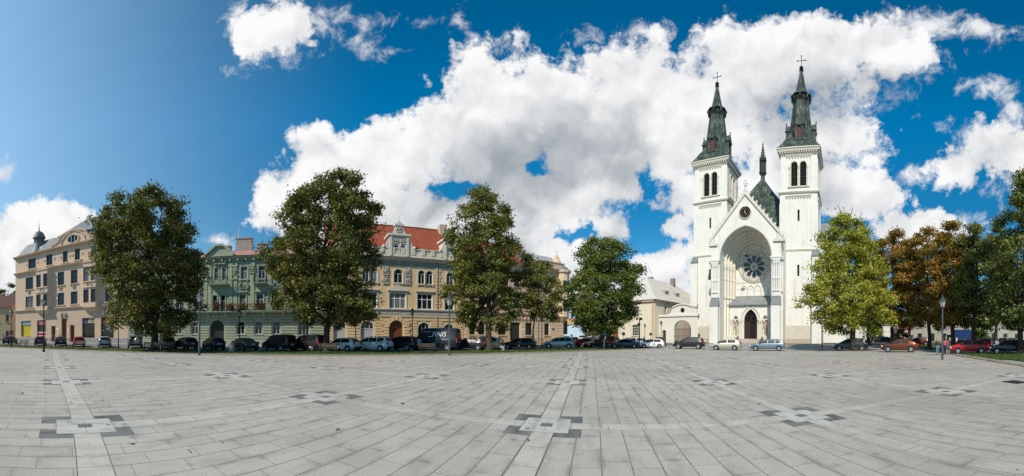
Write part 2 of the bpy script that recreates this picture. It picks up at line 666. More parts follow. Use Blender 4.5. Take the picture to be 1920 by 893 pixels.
KIDS = {}


def kids(o):
    return [c for c in o.children]


def dup(o, parent=None):
    c = o.copy()
    COL.objects.link(c)
    if parent is not None:
        c.parent = parent
    for ch in kids(o):
        dup(ch, c)
    return c


def rz_depth(az):
    """turn a local frame (x right, y away, z up) so that y runs along bearing az"""
    return -(az - AZV)


def rz_head(az):
    d = wdir(az)
    return atan2(d.y, d.x)


def arch_pts(xa, xb, zs, zt, kind='a', n=10):
    """left springing -> crown -> right springing"""
    xc, h, r = (xa + xb) / 2, (xb - xa) / 2, zt - zs
    if kind == 'a':
        return [(xc - h * cos(pi * k / n), zs + r * sin(pi * k / n)) for k in range(n + 1)]
    R = (h * h + r * r) / (2 * h)
    a1 = atan2(r, R - h)
    half = [(xa + R - R * cos(a1 * k / (n // 2)), zs + R * sin(a1 * k / (n // 2))) for k in range(n // 2 + 1)]
    return half + [(2 * xc - x, z) for x, z in half[-2::-1]]


class Op:
    def __init__(s, xa, xb, za, zb, kind='r', rise=None):
        s.xa, s.xb, s.za, s.zb, s.kind = xa, xb, za, zb, kind
        s.rise = rise if rise is not None else ((xb - xa) / 2 if kind == 'a' else (xb - xa) * 0.8)

    def outline(s, g=0.0, n=10):
        """closed outline, grown by g (sill left in place)"""
        if s.kind == 'r':
            return [(s.xa - g, s.za), (s.xa - g, s.zb + g), (s.xb + g, s.zb + g), (s.xb + g, s.za)]
        return [(s.xa - g, s.za)] + arch_pts(s.xa - g, s.xb + g, s.zb - s.rise, s.zb + g, s.kind, n) + [(s.xb + g, s.za)]


def facade(mb, x0, x1, z0, z1, y, ops, dep=0.3, mi=0, mr=None):
    """flat wall with real openings and their reveals"""
    mr = mi if mr is None else mr
    ops = [o for o in ops if o.xb > x0 and o.xa < x1 and o.zb > z0 and o.za < z1]
    xs = sorted({x0, x1} | {min(max(v, x0), x1) for o in ops for v in (o.xa, o.xb)})
    zs = sorted({z0, z1} | {min(max(v, z0), z1) for o in ops for v in (o.za, o.zb)})
    for a, b in zip(xs, xs[1:]):
        run = None
        for c, d in zip(zs, zs[1:]):
            mx, mz = (a + b) / 2, (c + d) / 2
            hole = any(o.xa < mx < o.xb and o.za < mz < o.zb for o in ops)
            if not hole:
                run = (run[0], d) if run else (c, d)
            if (hole or d == z1) and run:
                mb.poly([(a, y, run[0]), (b, y, run[0]), (b, y, run[1]), (a, y, run[1])], mi)
                run = None
    for o in ops:
        ol = o.outline()
        for p, q in zip(ol, ol[1:]):
            mb.poly([(p[0], y, p[1]), (q[0], y, q[1]), (q[0], y + dep, q[1]), (p[0], y + dep, p[1])], mr)
        mb.poly([(o.xa, y, o.za), (o.xb, y, o.za), (o.xb, y + dep, o.za), (o.xa, y + dep, o.za)], mr)
        if o.kind != 'r':
            ap = arch_pts(o.xa, o.xb, o.zb - o.rise, o.zb, o.kind, 10)
            for p, q in zip(ap, ap[1:]):
                mb.poly([(p[0], y, p[1]), (q[0], y, q[1]), (q[0], y, o.zb), (p[0], y, o.zb)], mi)


def ring(mb, inner, outer, y0, y1, mi=0, closed=False):
    """flat band between two outlines of equal length, from y0 (front) to y1"""
    n = len(inner)
    for k in range(n if closed else n - 1):
        j = (k + 1) % n
        a, b, c, d = inner[k], inner[j], outer[j], outer[k]
        mb.poly([(a[0], y0, a[1]), (b[0], y0, b[1]), (c[0], y0, c[1]), (d[0], y0, d[1])], mi)
        mb.poly([(d[0], y0, d[1]), (c[0], y0, c[1]), (c[0], y1, c[1]), (d[0], y1, d[1])], mi)
        mb.poly([(a[0], y0, a[1]), (b[0], y0, b[1]), (b[0], y1, b[1]), (a[0], y1, a[1])], mi)
    if not closed:
        for p, q in ((inner[0], outer[0]), (inner[-1], outer[-1])):
            mb.poly([(p[0], y0, p[1]), (q[0], y0, q[1]), (q[0], y1, q[1]), (p[0], y1, p[1])], mi)


WCACHE = {}


def window(parent, o, y, frame, glass, style='cross', surround=None, sm=None, depth=0.16, name='window', fw=0.07):
    """one window: frame (with bars), pane and trim; the mesh data is shared between equal windows"""
    w, h = o.xb - o.xa, o.zb - o.za
    key = (round(w, 2), round(h, 2), o.kind, round(o.rise, 2), style, surround, frame.name, glass.name, sm.name if sm else '', depth, fw)
    if key not in WCACHE:
        p = Op(-w / 2, w / 2, 0, h, o.kind, o.rise)
        f = MB()
        ol = p.outline()
        inn = []
        cx, cz = 0, h * 0.5
        q = Op(-w / 2 + fw, w / 2 - fw, fw, h - fw, o.kind, max(0.05, o.rise - fw) if o.kind != 'r' else 0)
        inn = q.outline()
        ring(f, inn, ol, depth - 0.05, depth + 0.05)
        f.box(-w / 2, w / 2, depth - 0.05, depth + 0.05, 0, fw)
        zt = h * 0.64 if o.kind == 'r' else h - o.rise
        b = fw * 0.42
        if style in ('cross', 'tri', 'tee'):
            f.box(-w / 2 + fw, w / 2 - fw, depth - 0.045, depth + 0.04, zt - b, zt + b)
        if style == 'cross':
            f.box(-b, b, depth - 0.04, depth + 0.04, fw, zt - b)
            if o.kind == 'a':
                f.box(-b, b, depth - 0.04, depth + 0.04, zt + b, h - fw)
        elif style == 'tee':
            f.box(-b, b, depth - 0.04, depth + 0.04, fw, zt - b)
        elif style == 'tri':
            for s in (-1, 1):
                f.box(s * w / 6 - b, s * w / 6 + b, depth - 0.04, depth + 0.04, fw, h - fw - (o.rise * .2 if o.kind == 'a' else 0))
        elif style.startswith('grid'):
            nx, nz = int(style[4]), int(style[5])
            for i in range(1, nx):
                x = -w / 2 + w * i / nx
                top = h - fw if o.kind == 'r' else h - o.rise + o.rise * sqrt(max(0, 1 - (2 * x / w) ** 2)) - fw * .5
                f.box(x - b, x + b, depth - 0.04, depth + 0.04, fw, top)
            for i in range(1, nz):
                z = h * i / nz
                hw = w / 2 - fw
                if o.kind != 'r' and z > h - o.rise:
                    hw = w / 2 * sqrt(max(0.01, 1 - ((z - h + o.rise) / o.rise) ** 2)) - fw
                f.box(-hw, hw, depth - 0.038, depth + 0.038, z - b, z + b)
        g = MB()
        pts = q.outline()
        g.poly([(x, depth + 0.012, z) for x, z in pts])
        s = None
        if surround:
            s = MB()
            t = 0.17
            if 'b' in surround:
                ring(s, ol, p.outline(t), -0.06, 0.0)
            if 's' in surround:
                s.box(-w / 2 - t - .06, w / 2 + t + .06, -0.16, 0.10, -0.16, 0.0)
                for k in (-1, 1):
                    s.box(k * w / 2 - .1, k * w / 2 + .1, -0.11, 0, -0.36, -0.162)
            if 'h' in surround:
                zz = h + t + .12
                s.box(-w / 2 - t, w / 2 + t, -0.07, 0, h + t + .003, zz)
                s.box(-w / 2 - t - .14, w / 2 + t + .14, -0.24, 0, zz + .003, zz + .13)
            if 'p' in surround:
                zz = h + t + .26
                s.ext_y([(-w / 2 - t - .14, zz), (w / 2 + t + .14, zz), (0, zz + w * .32)], -0.2, 0)
            if 'k' in surround:
                s.ext_y([(-.13, h - .02), (.13, h - .02), (.19, h + t + .14), (-.19, h + t + .14)], -0.13, -0.062)
        WCACHE[key] = (f.mesh(name, frame), g.mesh('pane', glass), s.mesh('surround', sm) if s else None)
    fm, gm, sme = WCACHE[key]
    ob = link(name, fm, parent, ((o.xa + o.xb) / 2, y, o.za))
    link('pane', gm, ob)
    if sme:
        link('surround', sme, ob)
    return ob


def roof_quad(mb, pts, mi=0):
    """sloping face with metre UVs: u along the first edge, v up the slope"""
    p = [Vector(q) for q in pts]
    u = (p[1] - p[0]).normalized()
    nrm = u.cross(p[-1] - p[0]).normalized()
    v = nrm.cross(u)
    mb.poly(pts, mi, [((q - p[0]).dot(u), (q - p[0]).dot(v)) for q in p])

# ------------------------------------------------------------------ ground
def ss(a, b, x):
    t = min(1, max(0, (x - a) / (b - a)))
    return t * t * (3 - 2 * t)


def gz(u, v):
    return max(0.5 * ss(50, 66, u) * ss(-30, 0, v + 10), 0.2 * ss(34, 45, v))


def sheet(name, us, vs, off, mat, kind='structure', inside=None, uvf=None, z=None):
    vs_, fs = [], []
    idx = {}
    for i, u in enumerate(us):
        for j, v in enumerate(vs):
            idx[i, j] = len(vs_)
            vs_.append((u, v, (gz(u, v) if z is None else z) + off))
    for i in range(len(us) - 1):
        for j in range(len(vs) - 1):
            if inside and not inside((us[i] + us[i + 1]) / 2, (vs[j] + vs[j + 1]) / 2):
                continue
            fs.append((idx[i, j], idx[i + 1, j], idx[i + 1, j + 1], idx[i, j + 1]))
    me = bpy.data.meshes.new(name)
    me.from_pydata(vs_, [], fs)
    me.materials.append(mat)
    if uvf:
        ul = me.uv_layers.new(name='UVMap')
        vv = np.array(vs_)
        uv = uvf(vv[:, 0], vv[:, 1])
        li = np.zeros(len(me.loops), int)
        me.loops.foreach_get('vertex_index', li)
        ul.data.foreach_set('uv', uv[li].astype(np.float32).ravel())
    o = link(name, me)
    o['kind'] = kind
    return o


def span(a, b, st):
    n = max(1, int(round((b - a) / st)))
    return [a + (b - a) * k / n for k in range(n + 1)]


def M_ground(name, col, col2, scale=0.15, grain=25, rough=0.9, bump=0.3):
    m, g, b = principled(name, col, rough, 0, 0.2)
    v = g.node('ShaderNodeTexCoord').outputs['Object']
    n1 = g.noise(v, scale, 7, 0.65)
    n2 = g.noise(v, grain, 3, 0.6)
    c = g.mix(g.smooth(n1.outputs[0], 0.35, 0.7), col, col2)
    c = g.mix(g.math('MULTIPLY', n2.outputs[0], 0.35), c, [x * 0.55 for x in col])
    g.l.new(c, b.inputs['Base Color'])
    bp = g.node('ShaderNodeBump', ins={'Strength': bump, 'Distance': 0.02, 'Height': n2.outputs[0]})
    g.l.new(bp.outputs[0], b.inputs['Normal'])
    return m


m_asphalt = M_ground('asphalt', (0.19, 0.185, 0.175), (0.14, 0.138, 0.132))
m_cobble = M_ground('pale_street', (0.33, 0.32, 0.30), (0.25, 0.24, 0.225))
m_gravel = M_ground('gravel_path', (0.27, 0.225, 0.185), (0.20, 0.165, 0.135), 0.4, 18)
m_turf = M_ground('turf', (0.055, 0.095, 0.018), (0.085, 0.105, 0.03), 0.5, 14)
m_slab = M_ground('sidewalk_slabs', (0.36, 0.345, 0.32), (0.27, 0.26, 0.24), 0.3, 12)
m_kerb = M_plain('kerb_stone', (0.36, 0.35, 0.33), 0.85)

g_us = [-1800, -600, -250] + span(-120, 160, 4) + [300, 700, 1800]
sheet('ground', g_us, g_us, -0.03, m_asphalt)

# -- the square: slabs laid on a lattice whose crossings were surveyed from the photograph
MARK = [(160.7, 799.2, 0, -1), (124.1, 716.2, 0, -2), (111.9, 689.3, 0, -3), (106, 675.4, 0, -4), (426.5, 704.6, 1, -2), (330, 683.6, 1, -3),
        (610.9, 744.3, 1, -1), (614.9, 690.2, 2, -2), (800.2, 705.7, 2, -1), (890, 684.8, 3, -1), (734.2, 677.7, 3, -2), (1027.2, 797, 1, 0),
        (1064.3, 716.8, 2, 0), (1078.2, 688.2, 3, 0), (1084.7, 674.3, 4, 0), (1268.9, 688.2, 3, 1), (1339.7, 717.6, 2, 1), (1501.8, 779.1, 1, 1),
        (1556.2, 704, 2, 2), (1772.4, 734.4, 1, 2), (1706.4, 691.6, 2, 3)]
_P = np.array([[at_ground(m[0], m[1]).x, at_ground(m[0], m[1]).y] for m in MARK])
_T = np.array([[m[2], m[3]] for m in MARK], float)


def _tps():
    n = len(_P)
    d = np.linalg.norm(_P[:, None] - _P[None], axis=2)
    K = np.where(d > 0, d * d * np.log(d + 1e-9), 0) + np.eye(n) * 2.0
    Q = np.hstack([np.ones((n, 1)), _P])
    A = np.block([[K, Q], [Q.T, np.zeros((3, 3))]])
    return np.linalg.solve(A, np.vstack([_T, np.zeros((3, 2))]))


_C = _tps()


def lattice(x, y):
    X = np.stack([np.asarray(x), np.asarray(y)], 1)
    d = np.linalg.norm(X[:, None] - _P[None], axis=2)
    K = np.where(d > 0, d * d * np.log(d + 1e-9), 0)
    return K @ _C[:-3] + np.hstack([np.ones((len(X), 1)), X]) @ _C[-3:]


def M_paving():
    m, g, b = principled('granite_paving', (0.4, 0.4, 0.39), 0.75, 0, 0.3)
    uv = g.node('ShaderNodeUVMap').outputs[0]
    N = 13.2
    p = g.vmath('MULTIPLY', uv, (N, N, 0))
    pp = g.vmath('ADD', p, (0, 0.5, 0))          # so that a course is centred on each lattice line
    bk = lambda c1, c2, cm, ms, sm: g.node('ShaderNodeTexBrick', offset=0.37, offset_frequency=2, ins={'Vector': pp, 'Color1': (*c1, 1), 'Color2': (*c2, 1),
                                           'Mortar': (*cm, 1), 'Scale': 1.0, 'Mortar Size': ms, 'Mortar Smooth': sm, 'Bias': 0.0, 'Brick Width': 1.55, 'Row Height': 1.0})
    br = bk((0.385, 0.366, 0.322), (0.44, 0.418, 0.368), (0.16, 0.15, 0.13), 0.010, 0.2)
    rim = bk((0, 0, 0), (0, 0, 0), (1, 1, 1), 0.20, 1.0)          # grime gathers towards slab edges
    odd = g.node('ShaderNodeTexBrick', offset=0.37, offset_frequency=2, ins={'Vector': pp, 'Color1': (1, 1, 1, 1), 'Color2': (0.66, 0.65, 0.63, 1), 'Mortar': (1, 1, 1, 1), 'Scale': 1.0,
                 'Mortar Size': 0.0, 'Bias': -0.72, 'Brick Width': 1.55, 'Row Height': 1.0})     # now and then a darker replacement slab
    spp = g.node('ShaderNodeSeparateXYZ', ins={0: pp})
    sp = g.node('ShaderNodeSeparateXYZ', ins={0: p})
    qx = g.math('ABSOLUTE', g.math('WRAP', sp.outputs[0], N / 2, -N / 2))
    qy = g.math('ABSOLUTE', g.math('WRAP', sp.outputs[1], N / 2, -N / 2))
    mx = g.math('MAXIMUM', qx, qy)
    mn = g.math('MINIMUM', qx, qy)
    lt = lambda a, t: g.math('LESS_THAN', a, t)
    gt = lambda a, t: g.math('GREATER_THAN', a, t)
    AND = lambda a, b_: g.math('MULTIPLY', a, b_)
    obj = g.node('ShaderNodeTexCoord').outputs['Object']
    big = g.noise(obj, 0.16, 7, 0.68)
    mid = g.noise(obj, 1.1, 6, 0.7)
    fine = g.noise(obj, 45, 4, 0.75)
    smear = g.noise(g.vmath('MULTIPLY', p, (0.55, 1.25, 0)), 0.9, 6, 0.66)
    # bands of long pale slabs along the lattice lines
    band = lt(mn, 0.46)
    bj1 = g.math('FRACT', g.math('DIVIDE', g.math('ADD', mx, 0.6), 1.75))
    joint = lt(bj1, 0.014)
    bcol = g.mix(joint, (0.47, 0.449, 0.397), (0.13, 0.12, 0.105))
    rl = g.math('ABSOLUTE', g.math('SUBTRACT', g.math('FRACT', spp.outputs[1]), 0.5))
    wob = g.noise(obj, 2.3, 3, 0.6)
    rowj = g.math('MULTIPLY', gt(rl, 0.483), g.smooth(wob.outputs[0], 0.25, 0.55, 0.35, 1.0))
    bcol0 = g.mix(rowj, br.outputs[0], (0.075, 0.068, 0.055))
    bcol0 = g.mix(1.0, bcol0, odd.outputs[0], 'MULTIPLY')
    c = g.mix(band, bcol0, bcol)
    edge = AND(gt(mn, 0.46), lt(mn, 0.488))
    c = g.mix(edge, c, (0.055, 0.05, 0.042))
    # crossing: pale square, dark central block, four dark angle pieces
    mk = lt(mx, 1.68)
    inner = lt(mx, 1.08)
    dark = AND(AND(mk, g.math('SUBTRACT', 1.0, inner)), gt(mn, 0.5))
    mj = AND(gt(mx, 1.08), lt(mx, 1.105))
    cen = AND(lt(qx, 0.28), lt(qy, 0.28))
    c = g.mix(inner, c, g.mix(lt(mn, 0.012), (0.49, 0.478, 0.44), (0.2, 0.19, 0.175)))
    dk = g.mix(g.smooth(smear.outputs[0], 0.3, 0.7), (0.05, 0.052, 0.055), (0.165, 0.165, 0.162))
    c = g.mix(dark, c, dk)
    c = g.mix(cen, c, (0.11, 0.11, 0.115))
    c = g.mix(AND(mj, mk), c, (0.16, 0.15, 0.135))
    # weather: broad damp patches, grime inside slabs, gum spots, speckled granite
    c = g.mix(g.smooth(big.outputs[0], 0.42, 0.70, 0, 0.42), c, (0.20, 0.192, 0.178))
    grime = g.math('MULTIPLY', g.smooth(smear.outputs[0], 0.44, 0.66, 0, 0.95), g.math('ADD', g.math('MULTIPLY', rim.outputs[1], 0.55), 0.35))
    c = g.mix(grime, c, (0.185, 0.178, 0.165))
    c = g.mix(g.smooth(mid.outputs[0], 0.52, 0.75, 0, 0.35), c, (0.19, 0.185, 0.175))
    warm = g.noise(obj, 0.07, 4, 0.6)
    c = g.mix(g.smooth(warm.outputs[0], 0.42, 0.62, 0, 0.9), c, g.mix(1.0, c, (1.03, 0.965, 0.94), 'MULTIPLY'))
    c = g.mix(g.smooth(fine.outputs[0], 0.42, 0.72, 0, 0.42), c, (0.13, 0.125, 0.118))
    c = g.mix(g.smooth(fine.outputs[0], 0.5, 0.25, 0, 0.30), c, (0.60, 0.59, 0.56))
    gum = g.node('ShaderNodeTexVoronoi', ins={'Vector': obj, 'Scale': 1.1, 'Randomness': 1.0})
    c = g.mix(g.smooth(gum.outputs[0], 0.036, 0.02, 0, 0.7), c, (0.07, 0.066, 0.06))
    g.l.new(c, b.inputs['Base Color'])
    hgt = g.math('ADD', g.math('MULTIPLY', br.outputs[1], -1.0), g.math('MULTIPLY', fine.outputs[0], 0.25))
    bp = g.node('ShaderNodeBump', ins={'Strength': 0.35, 'Distance': 0.01, 'Height': hgt})
    g.l.new(bp.outputs[0], b.inputs['Normal'])
    return m


PV0, PV1, PU1 = -60, 28.6, 43.0
sheet('plaza_paving', span(-70, PU1, 1.0), span(PV0, PV1, 1.0), 0.0, M_paving(), uvf=lattice, z=0.0, inside=lambda u, v: not (v < -9.5 and u > 10 + 0))
sheet('plaza_apron', span(10, 45, 1.4), span(-30, -9.5, 1.25), 0.004, m_cobble, z=0.0, inside=lambda u, v: True)
sheet('forecourt_road', span(PU1, 66, 2.3), span(-40, 34, 2.2), 0.006, m_cobble)
sheet('parking_street', span(-140, 62, 4), span(35.4, 45.4, 2.5), 0.006, m_asphalt)
sheet('gravel_path', span(-110, 47, 3), span(PV1, 31.2, 0.65), 0.004, m_gravel, z=0.0)


def slab(name, u0, u1, v0, v1, z0, z1, mat):
    return tag(MB().box(u0, u1, v0, v1, z0, z1, skip='b').build(name, mat), None, kind='structure')


slab('sidewalk', -62, 45, 45.5, 50.05, 0.0, 0.33, m_slab)
slab('kerb', -62, 45, 45.33, 45.5, 0.0, 0.322, m_kerb)
slab('church_path', 66, 68.6, -4, 40, 0.2, 0.53, m_slab)


def lawn(name, us, vs, inside=None, h=0.05, seed=1):
    """a turf bed with blades of grass standing on it"""
    rnd = np.random.default_rng(seed)
    vv, ff, idx = [], [], {}
    for i, u in enumerate(us):
        for j, v in enumerate(vs):
            idx[i, j] = len(vv)
            edge = j in (0, len(vs) - 1) or i in (0, len(us) - 1)
            vv.append((u, v, gz(u, v) + (0.008 if edge else h + 0.03 * rnd.random())))
    cells = []
    for i in range(len(us) - 1):
        for j in range(len(vs) - 1):
            if inside and not inside((us[i] + us[i + 1]) / 2, (vs[j] + vs[j + 1]) / 2):
                continue
            cells.append((us[i], us[i + 1], vs[j], vs[j + 1]))
            ff.append((idx[i, j], idx[i + 1, j], idx[i + 1, j + 1], idx[i, j + 1]))
    me = bpy.data.meshes.new(name)
    me.from_pydata(vv, [], ff)
    me.materials.append(m_turf)
    o = link(name, me)
    o['kind'] = 'structure'
    return cells


def blades(name, cells, n, mat, seed=2, hh=0.11):
    rnd = np.random.default_rng(seed)
    ar = np.array(cells)
    a = (ar[:, 1] - ar[:, 0]) * (ar[:, 3] - ar[:, 2])
    pick = rnd.choice(len(ar), n, p=a / a.sum())
    c = ar[pick]
    u = c[:, 0] + (c[:, 1] - c[:, 0]) * rnd.random(n)
    v = c[:, 2] + (c[:, 3] - c[:, 2]) * rnd.random(n)
    z = np.array([gz(x, y) for x, y in zip(u, v)]) + 0.03
    th = rnd.random(n) * 2 * pi
    w = 0.02 + 0.03 * rnd.random(n)
    h = hh * (0.5 + rnd.random(n))
    lx, ly = rnd.normal(0, .05, n), rnd.normal(0, .05, n)
    V = np.zeros((n, 3, 3))
    V[:, 0] = np.stack([u - w * np.cos(th), v - w * np.sin(th), z], 1)
    V[:, 1] = np.stack([u + w * np.cos(th), v + w * np.sin(th), z], 1)
    V[:, 2] = np.stack([u + lx, v + ly, z + h], 1)
    o = link(name, np_mesh(name, V.reshape(-1, 3), 3, mat))
    o['kind'] = 'stuff'
    return o


def np_mesh(name, V, k, mat):
    n = len(V) // k
    me = bpy.data.meshes.new(name)
    me.vertices.add(len(V))
    me.vertices.foreach_set('co', V.astype(np.float32).ravel())
    me.loops.add(len(V))
    me.loops.foreach_set('vertex_index', np.arange(len(V), dtype=np.int32))
    me.polygons.add(n)
    me.polygons.foreach_set('loop_start', np.arange(0, len(V), k, dtype=np.int32))
    me.polygons.foreach_set('loop_total', np.full(n, k, np.int32))
    me.materials.append(mat)
    me.update(calc_edges=True)
    return me


m_grass = M_leaf('grass_blades', [(0.0, (0.035, 0.075, 0.012)), (0.5, (0.07, 0.13, 0.02)), (1.0, (0.14, 0.17, 0.04))], 0.3, 0.6)
_c = lawn('lawn', span(-110, 46, 1.5), span(31.2, 35.2, 0.5), None, 0.05, 3)
blades('grass', [c for c in _c if c[0] > -75], 34000, m_grass, 4)
_c = lawn('lawn', span(15, 36, 0.75), span(-24, -10.4, 0.7), lambda u, v: v < -10.4 - max(0, 0.09 * (28 - u)) and v > -22, 0.05, 5)
blades('grass', _c, 16000, m_grass, 6)
_c = lawn('lawn', span(63.5, 66, 0.5), span(-14, 14, 1.4), None, 0.03, 7)
_c += lawn('lawn', span(63.5, 66, 0.5), span(30, 33.6, 0.9), None, 0.03, 8)
_c += lawn('lawn', span(47.5, 95, 2.5), span(-40, -8, 2.0), lambda u, v: v < -10 - 0.0 * u, 0.04, 9)
blades('grass', _c, 16000, m_grass, 10)

# ------------------------------------------------------------------ the row of houses along the square
ROW = 50.0
m_cream = M_plaster('ochre_render', (0.68, 0.50, 0.36), amt=.2, streak=.2)
m_cream_d = M_plaster('ochre_trim', (0.62, 0.45, 0.315), amt=.3, streak=.3)
m_green = M_plaster('green_render', (0.35, 0.395, 0.285), amt=.3, streak=.3)
m_green_l = M_plaster('green_trim', (0.36, 0.405, 0.28), amt=.35, streak=.35)
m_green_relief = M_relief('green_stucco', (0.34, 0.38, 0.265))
m_yellow = M_plaster('yellow_render', (0.68, 0.49, 0.28), amt=.2, streak=.2)
m_white = M_plaster('white_trim', (0.60, 0.545, 0.45), amt=.3, streak=.35)
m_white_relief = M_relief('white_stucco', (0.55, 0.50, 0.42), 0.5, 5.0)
m_sand = M_plaster('sand_render', (0.66, 0.50, 0.34), amt=.25, streak=.35)
m_plinth = M_plaster('grey_plinth', (0.33, 0.32, 0.31), amt=.4, streak=.3)
m_slate = M_tiles('grey_slate', (0.20, 0.205, 0.215), (0.29, 0.295, 0.305), .32, .28, (0.09, 0.09, 0.095), .6, .4, .5)
m_redtile = M_tiles('red_tiles', (0.36, 0.088, 0.045), (0.27, 0.062, 0.034), .30, .36, (0.10, 0.025, 0.015), .75, .8, .45)
m_rusttin = M_tiles('rusty_tin', (0.40, 0.19, 0.15), (0.47, 0.25, 0.21), .75, 2.4, (0.2, 0.08, 0.06), .6, .3, .7)
m_tin = M_tiles('grey_tin', (0.30, 0.33, 0.34), (0.34, 0.37, 0.38), .7, 3.0, (0.14, 0.15, 0.16), .45, .3, .3)
m_wf_white = M_plain('white_window_paint', (0.68, 0.67, 0.64), .5)
m_wf_brown = M_plain('oxblood_window_paint', (0.13, 0.05, 0.04), .5)
m_wf_green = M_plain('dark_green_window_paint', (0.035, 0.06, 0.05), .5)
m_glass = M_glass('window_glass', (0.014, 0.017, 0.02), 0.30)
m_glass_d = M_glass('dark_glass', (0.012, 0.014, 0.016), 0.0)
m_wood = M_plain('brown_door_wood', (0.16, 0.055, 0.022), .55, var=.35)
m_wood_d = M_plain('dark_door_wood', (0.035, 0.04, 0.035), .5, var=.3)
m_iron = M_plain('black_iron', (0.015, 0.016, 0.018), .5, .3, .4)
m_zinc = M_plain('zinc_pipe', (0.27, 0.29, 0.29), .5, .4)
m_brick = M_tiles('chimney_brick', (0.30, 0.12, 0.08), (0.24, 0.1, 0.07), .25, .08, (0.2, 0.17, 0.15), .9, .3, .4)
m_redsign = M_plain('red_sign', (0.42, 0.015, 0.03), .4, var=.05)
m_whitesign = M_plain('white_sign', (0.72, 0.72, 0.70), .4, var=.05)
m_bluesign = M_plain('blue_enamel', (0.02, 0.05, 0.28), .35, var=.05)
m_yellowsign = M_plain('yellow_shop_print', (0.55, 0.42, 0.03), .5, var=.5, scale=1.5)
m_greysign = M_plain('grey_blue_sign', (0.25, 0.31, 0.33), .5, var=.1)
m_shutter = M_tiles('roller_shutter', (0.45, 0.45, 0.44), (0.43, 0.43, 0.42), 9, .09, (0.28, 0.28, 0.28), .5, .4, .1)


def text(name, s, size, mat, parent, loc, rx=pi / 2, rz=0.0, shear=0.0, ext=0.004, align='CENTER', ry=0.0):
    cu = bpy.data.curves.new(name, 'FONT')
    cu.body = s
    cu.size = size
    cu.align_x = align
    cu.shear = shear
    cu.extrude = ext
    cu.materials.append(mat)
    t_ = bpy.data.objects.new('t_', cu)
    COL.objects.link(t_)
    bpy.context.view_layer.update()
    me = bpy.data.meshes.new_from_object(t_.evaluated_get(bpy.context.evaluated_depsgraph_get()))
    bpy.data.objects.remove(t_)
    me.name = name
    o = link(name, me, parent, loc)
    o.rotation_euler = (rx, ry, rz)
    return o


class Row:
    """frame of one house: x metres from its left end, z metres up; pixels of the photograph are converted once"""

    def __init__(s, name, label, px0, px1, cat='building', group=None):
        s.u0 = at_row(px0, ROW).x
        s.u1 = at_row(px1, ROW).x
        s.w = s.u1 - s.u0
        s.o = thing(name, label, cat, (s.u0, ROW, 0), group=group)

    def x(s, px):
        return at_row(px, ROW).x - s.u0

    def z(s, px, py):
        r = bearing(px) - AZV
        return height(px, py, ROW / cos(r))

    def op(s, pa, pb, za, zb, kind='r', rise=None):
        return Op(s.x(pa), s.x(pb), za, zb, kind, rise)


def cornice(mb, x0, x1, z, prof, ends=True, mi=0, y=0.0):
    """running moulding: prof = [(out, dz)] from bottom to top, projecting towards the square"""
    pts = [(y, z)] + [(y - a, z + b) for a, b in prof] + [(y, z + prof[-1][1])]
    mb.ext_x(pts, x0, x1, mi)


def side_walls(mb, w, z0, z1, depth, mi=0):
    mb.poly([(0, 0, z0), (0, depth, z0), (0, depth, z1), (0, 0, z1)], mi)
    mb.poly([(w, 0, z0), (w, depth, z0), (w, depth, z1), (w, 0, z1)], mi)
    mb.poly([(0, depth, z0), (w, depth, z0), (w, depth, z1), (0, depth, z1)], mi)


def courses(mb, x0, x1, z0, z1, step, ops, out=0.05, gap=0.05, mi=0):
    """banded rustication: proud courses cut around the openings"""
    z = z0
    while z < z1 - 0.05:
        t = min(z + step - gap, z1)
        cut = sorted((o.xa - .16, o.xb + .16) for o in ops if o.za - .1 < t and o.zb + .18 > z)
        a = x0
        for p, q in cut + [(x1, x1)]:
            if p - a > 0.12:
                mb.box(a, min(p, x1), -out, 0.0, z, t, mi, skip='k')
            a = max(a, q)
        z += step


def balcony(parent, x0, x1, z, out=0.9, h=1.0, slab_m=None, name='balcony', brackets=True, rail=True):
    s = MB()
    s.box(x0, x1, -out, -0.003, z - 0.22, z)
    s.box(x0 - .06, x1 + .06, -out - .06, -0.003, z - 0.09, z - 0.02)
    n = max(2, int((x1 - x0) / 2.6) + 1)
    for k in range(n if brackets else 0):
        x = x0 + .25 + (x1 - x0 - .5) * k / (n - 1)
        s.ext_x([(-out * .8, z - .221), (-0.003, z - .221), (-0.003, z - .85), (-out * .25, z - .7)], x - .13, x + .13)
    b = s.build(name, slab_m, parent)
    if rail:
        r = MB()
        for zz in (z + .08, z + h):
            r.box(x0 + .03, x1 - .03, -out + .02, -out + .06, zz, zz + .04)
            for xx in (x0 + .03, x1 - .07):
                r.box(xx, xx + .04, -out + .06, -.02, zz, zz + .04)
        m = int((x1 - x0) / .13)
        for k in range(m + 1):
            xx = x0 + .04 + (x1 - x0 - .1) * k / m
            r.box(xx, xx + .018, -out + .03, -out + .05, z, z + h)
        for k in range(int(out / .13)):
            for xx in (x0 + .04, x1 - .06):
                r.box(xx, xx + .018, -out + .1 + k * .13, -out + .12 + k * .13, z, z + h)
        r.build('railing', m_iron, b)
    return b


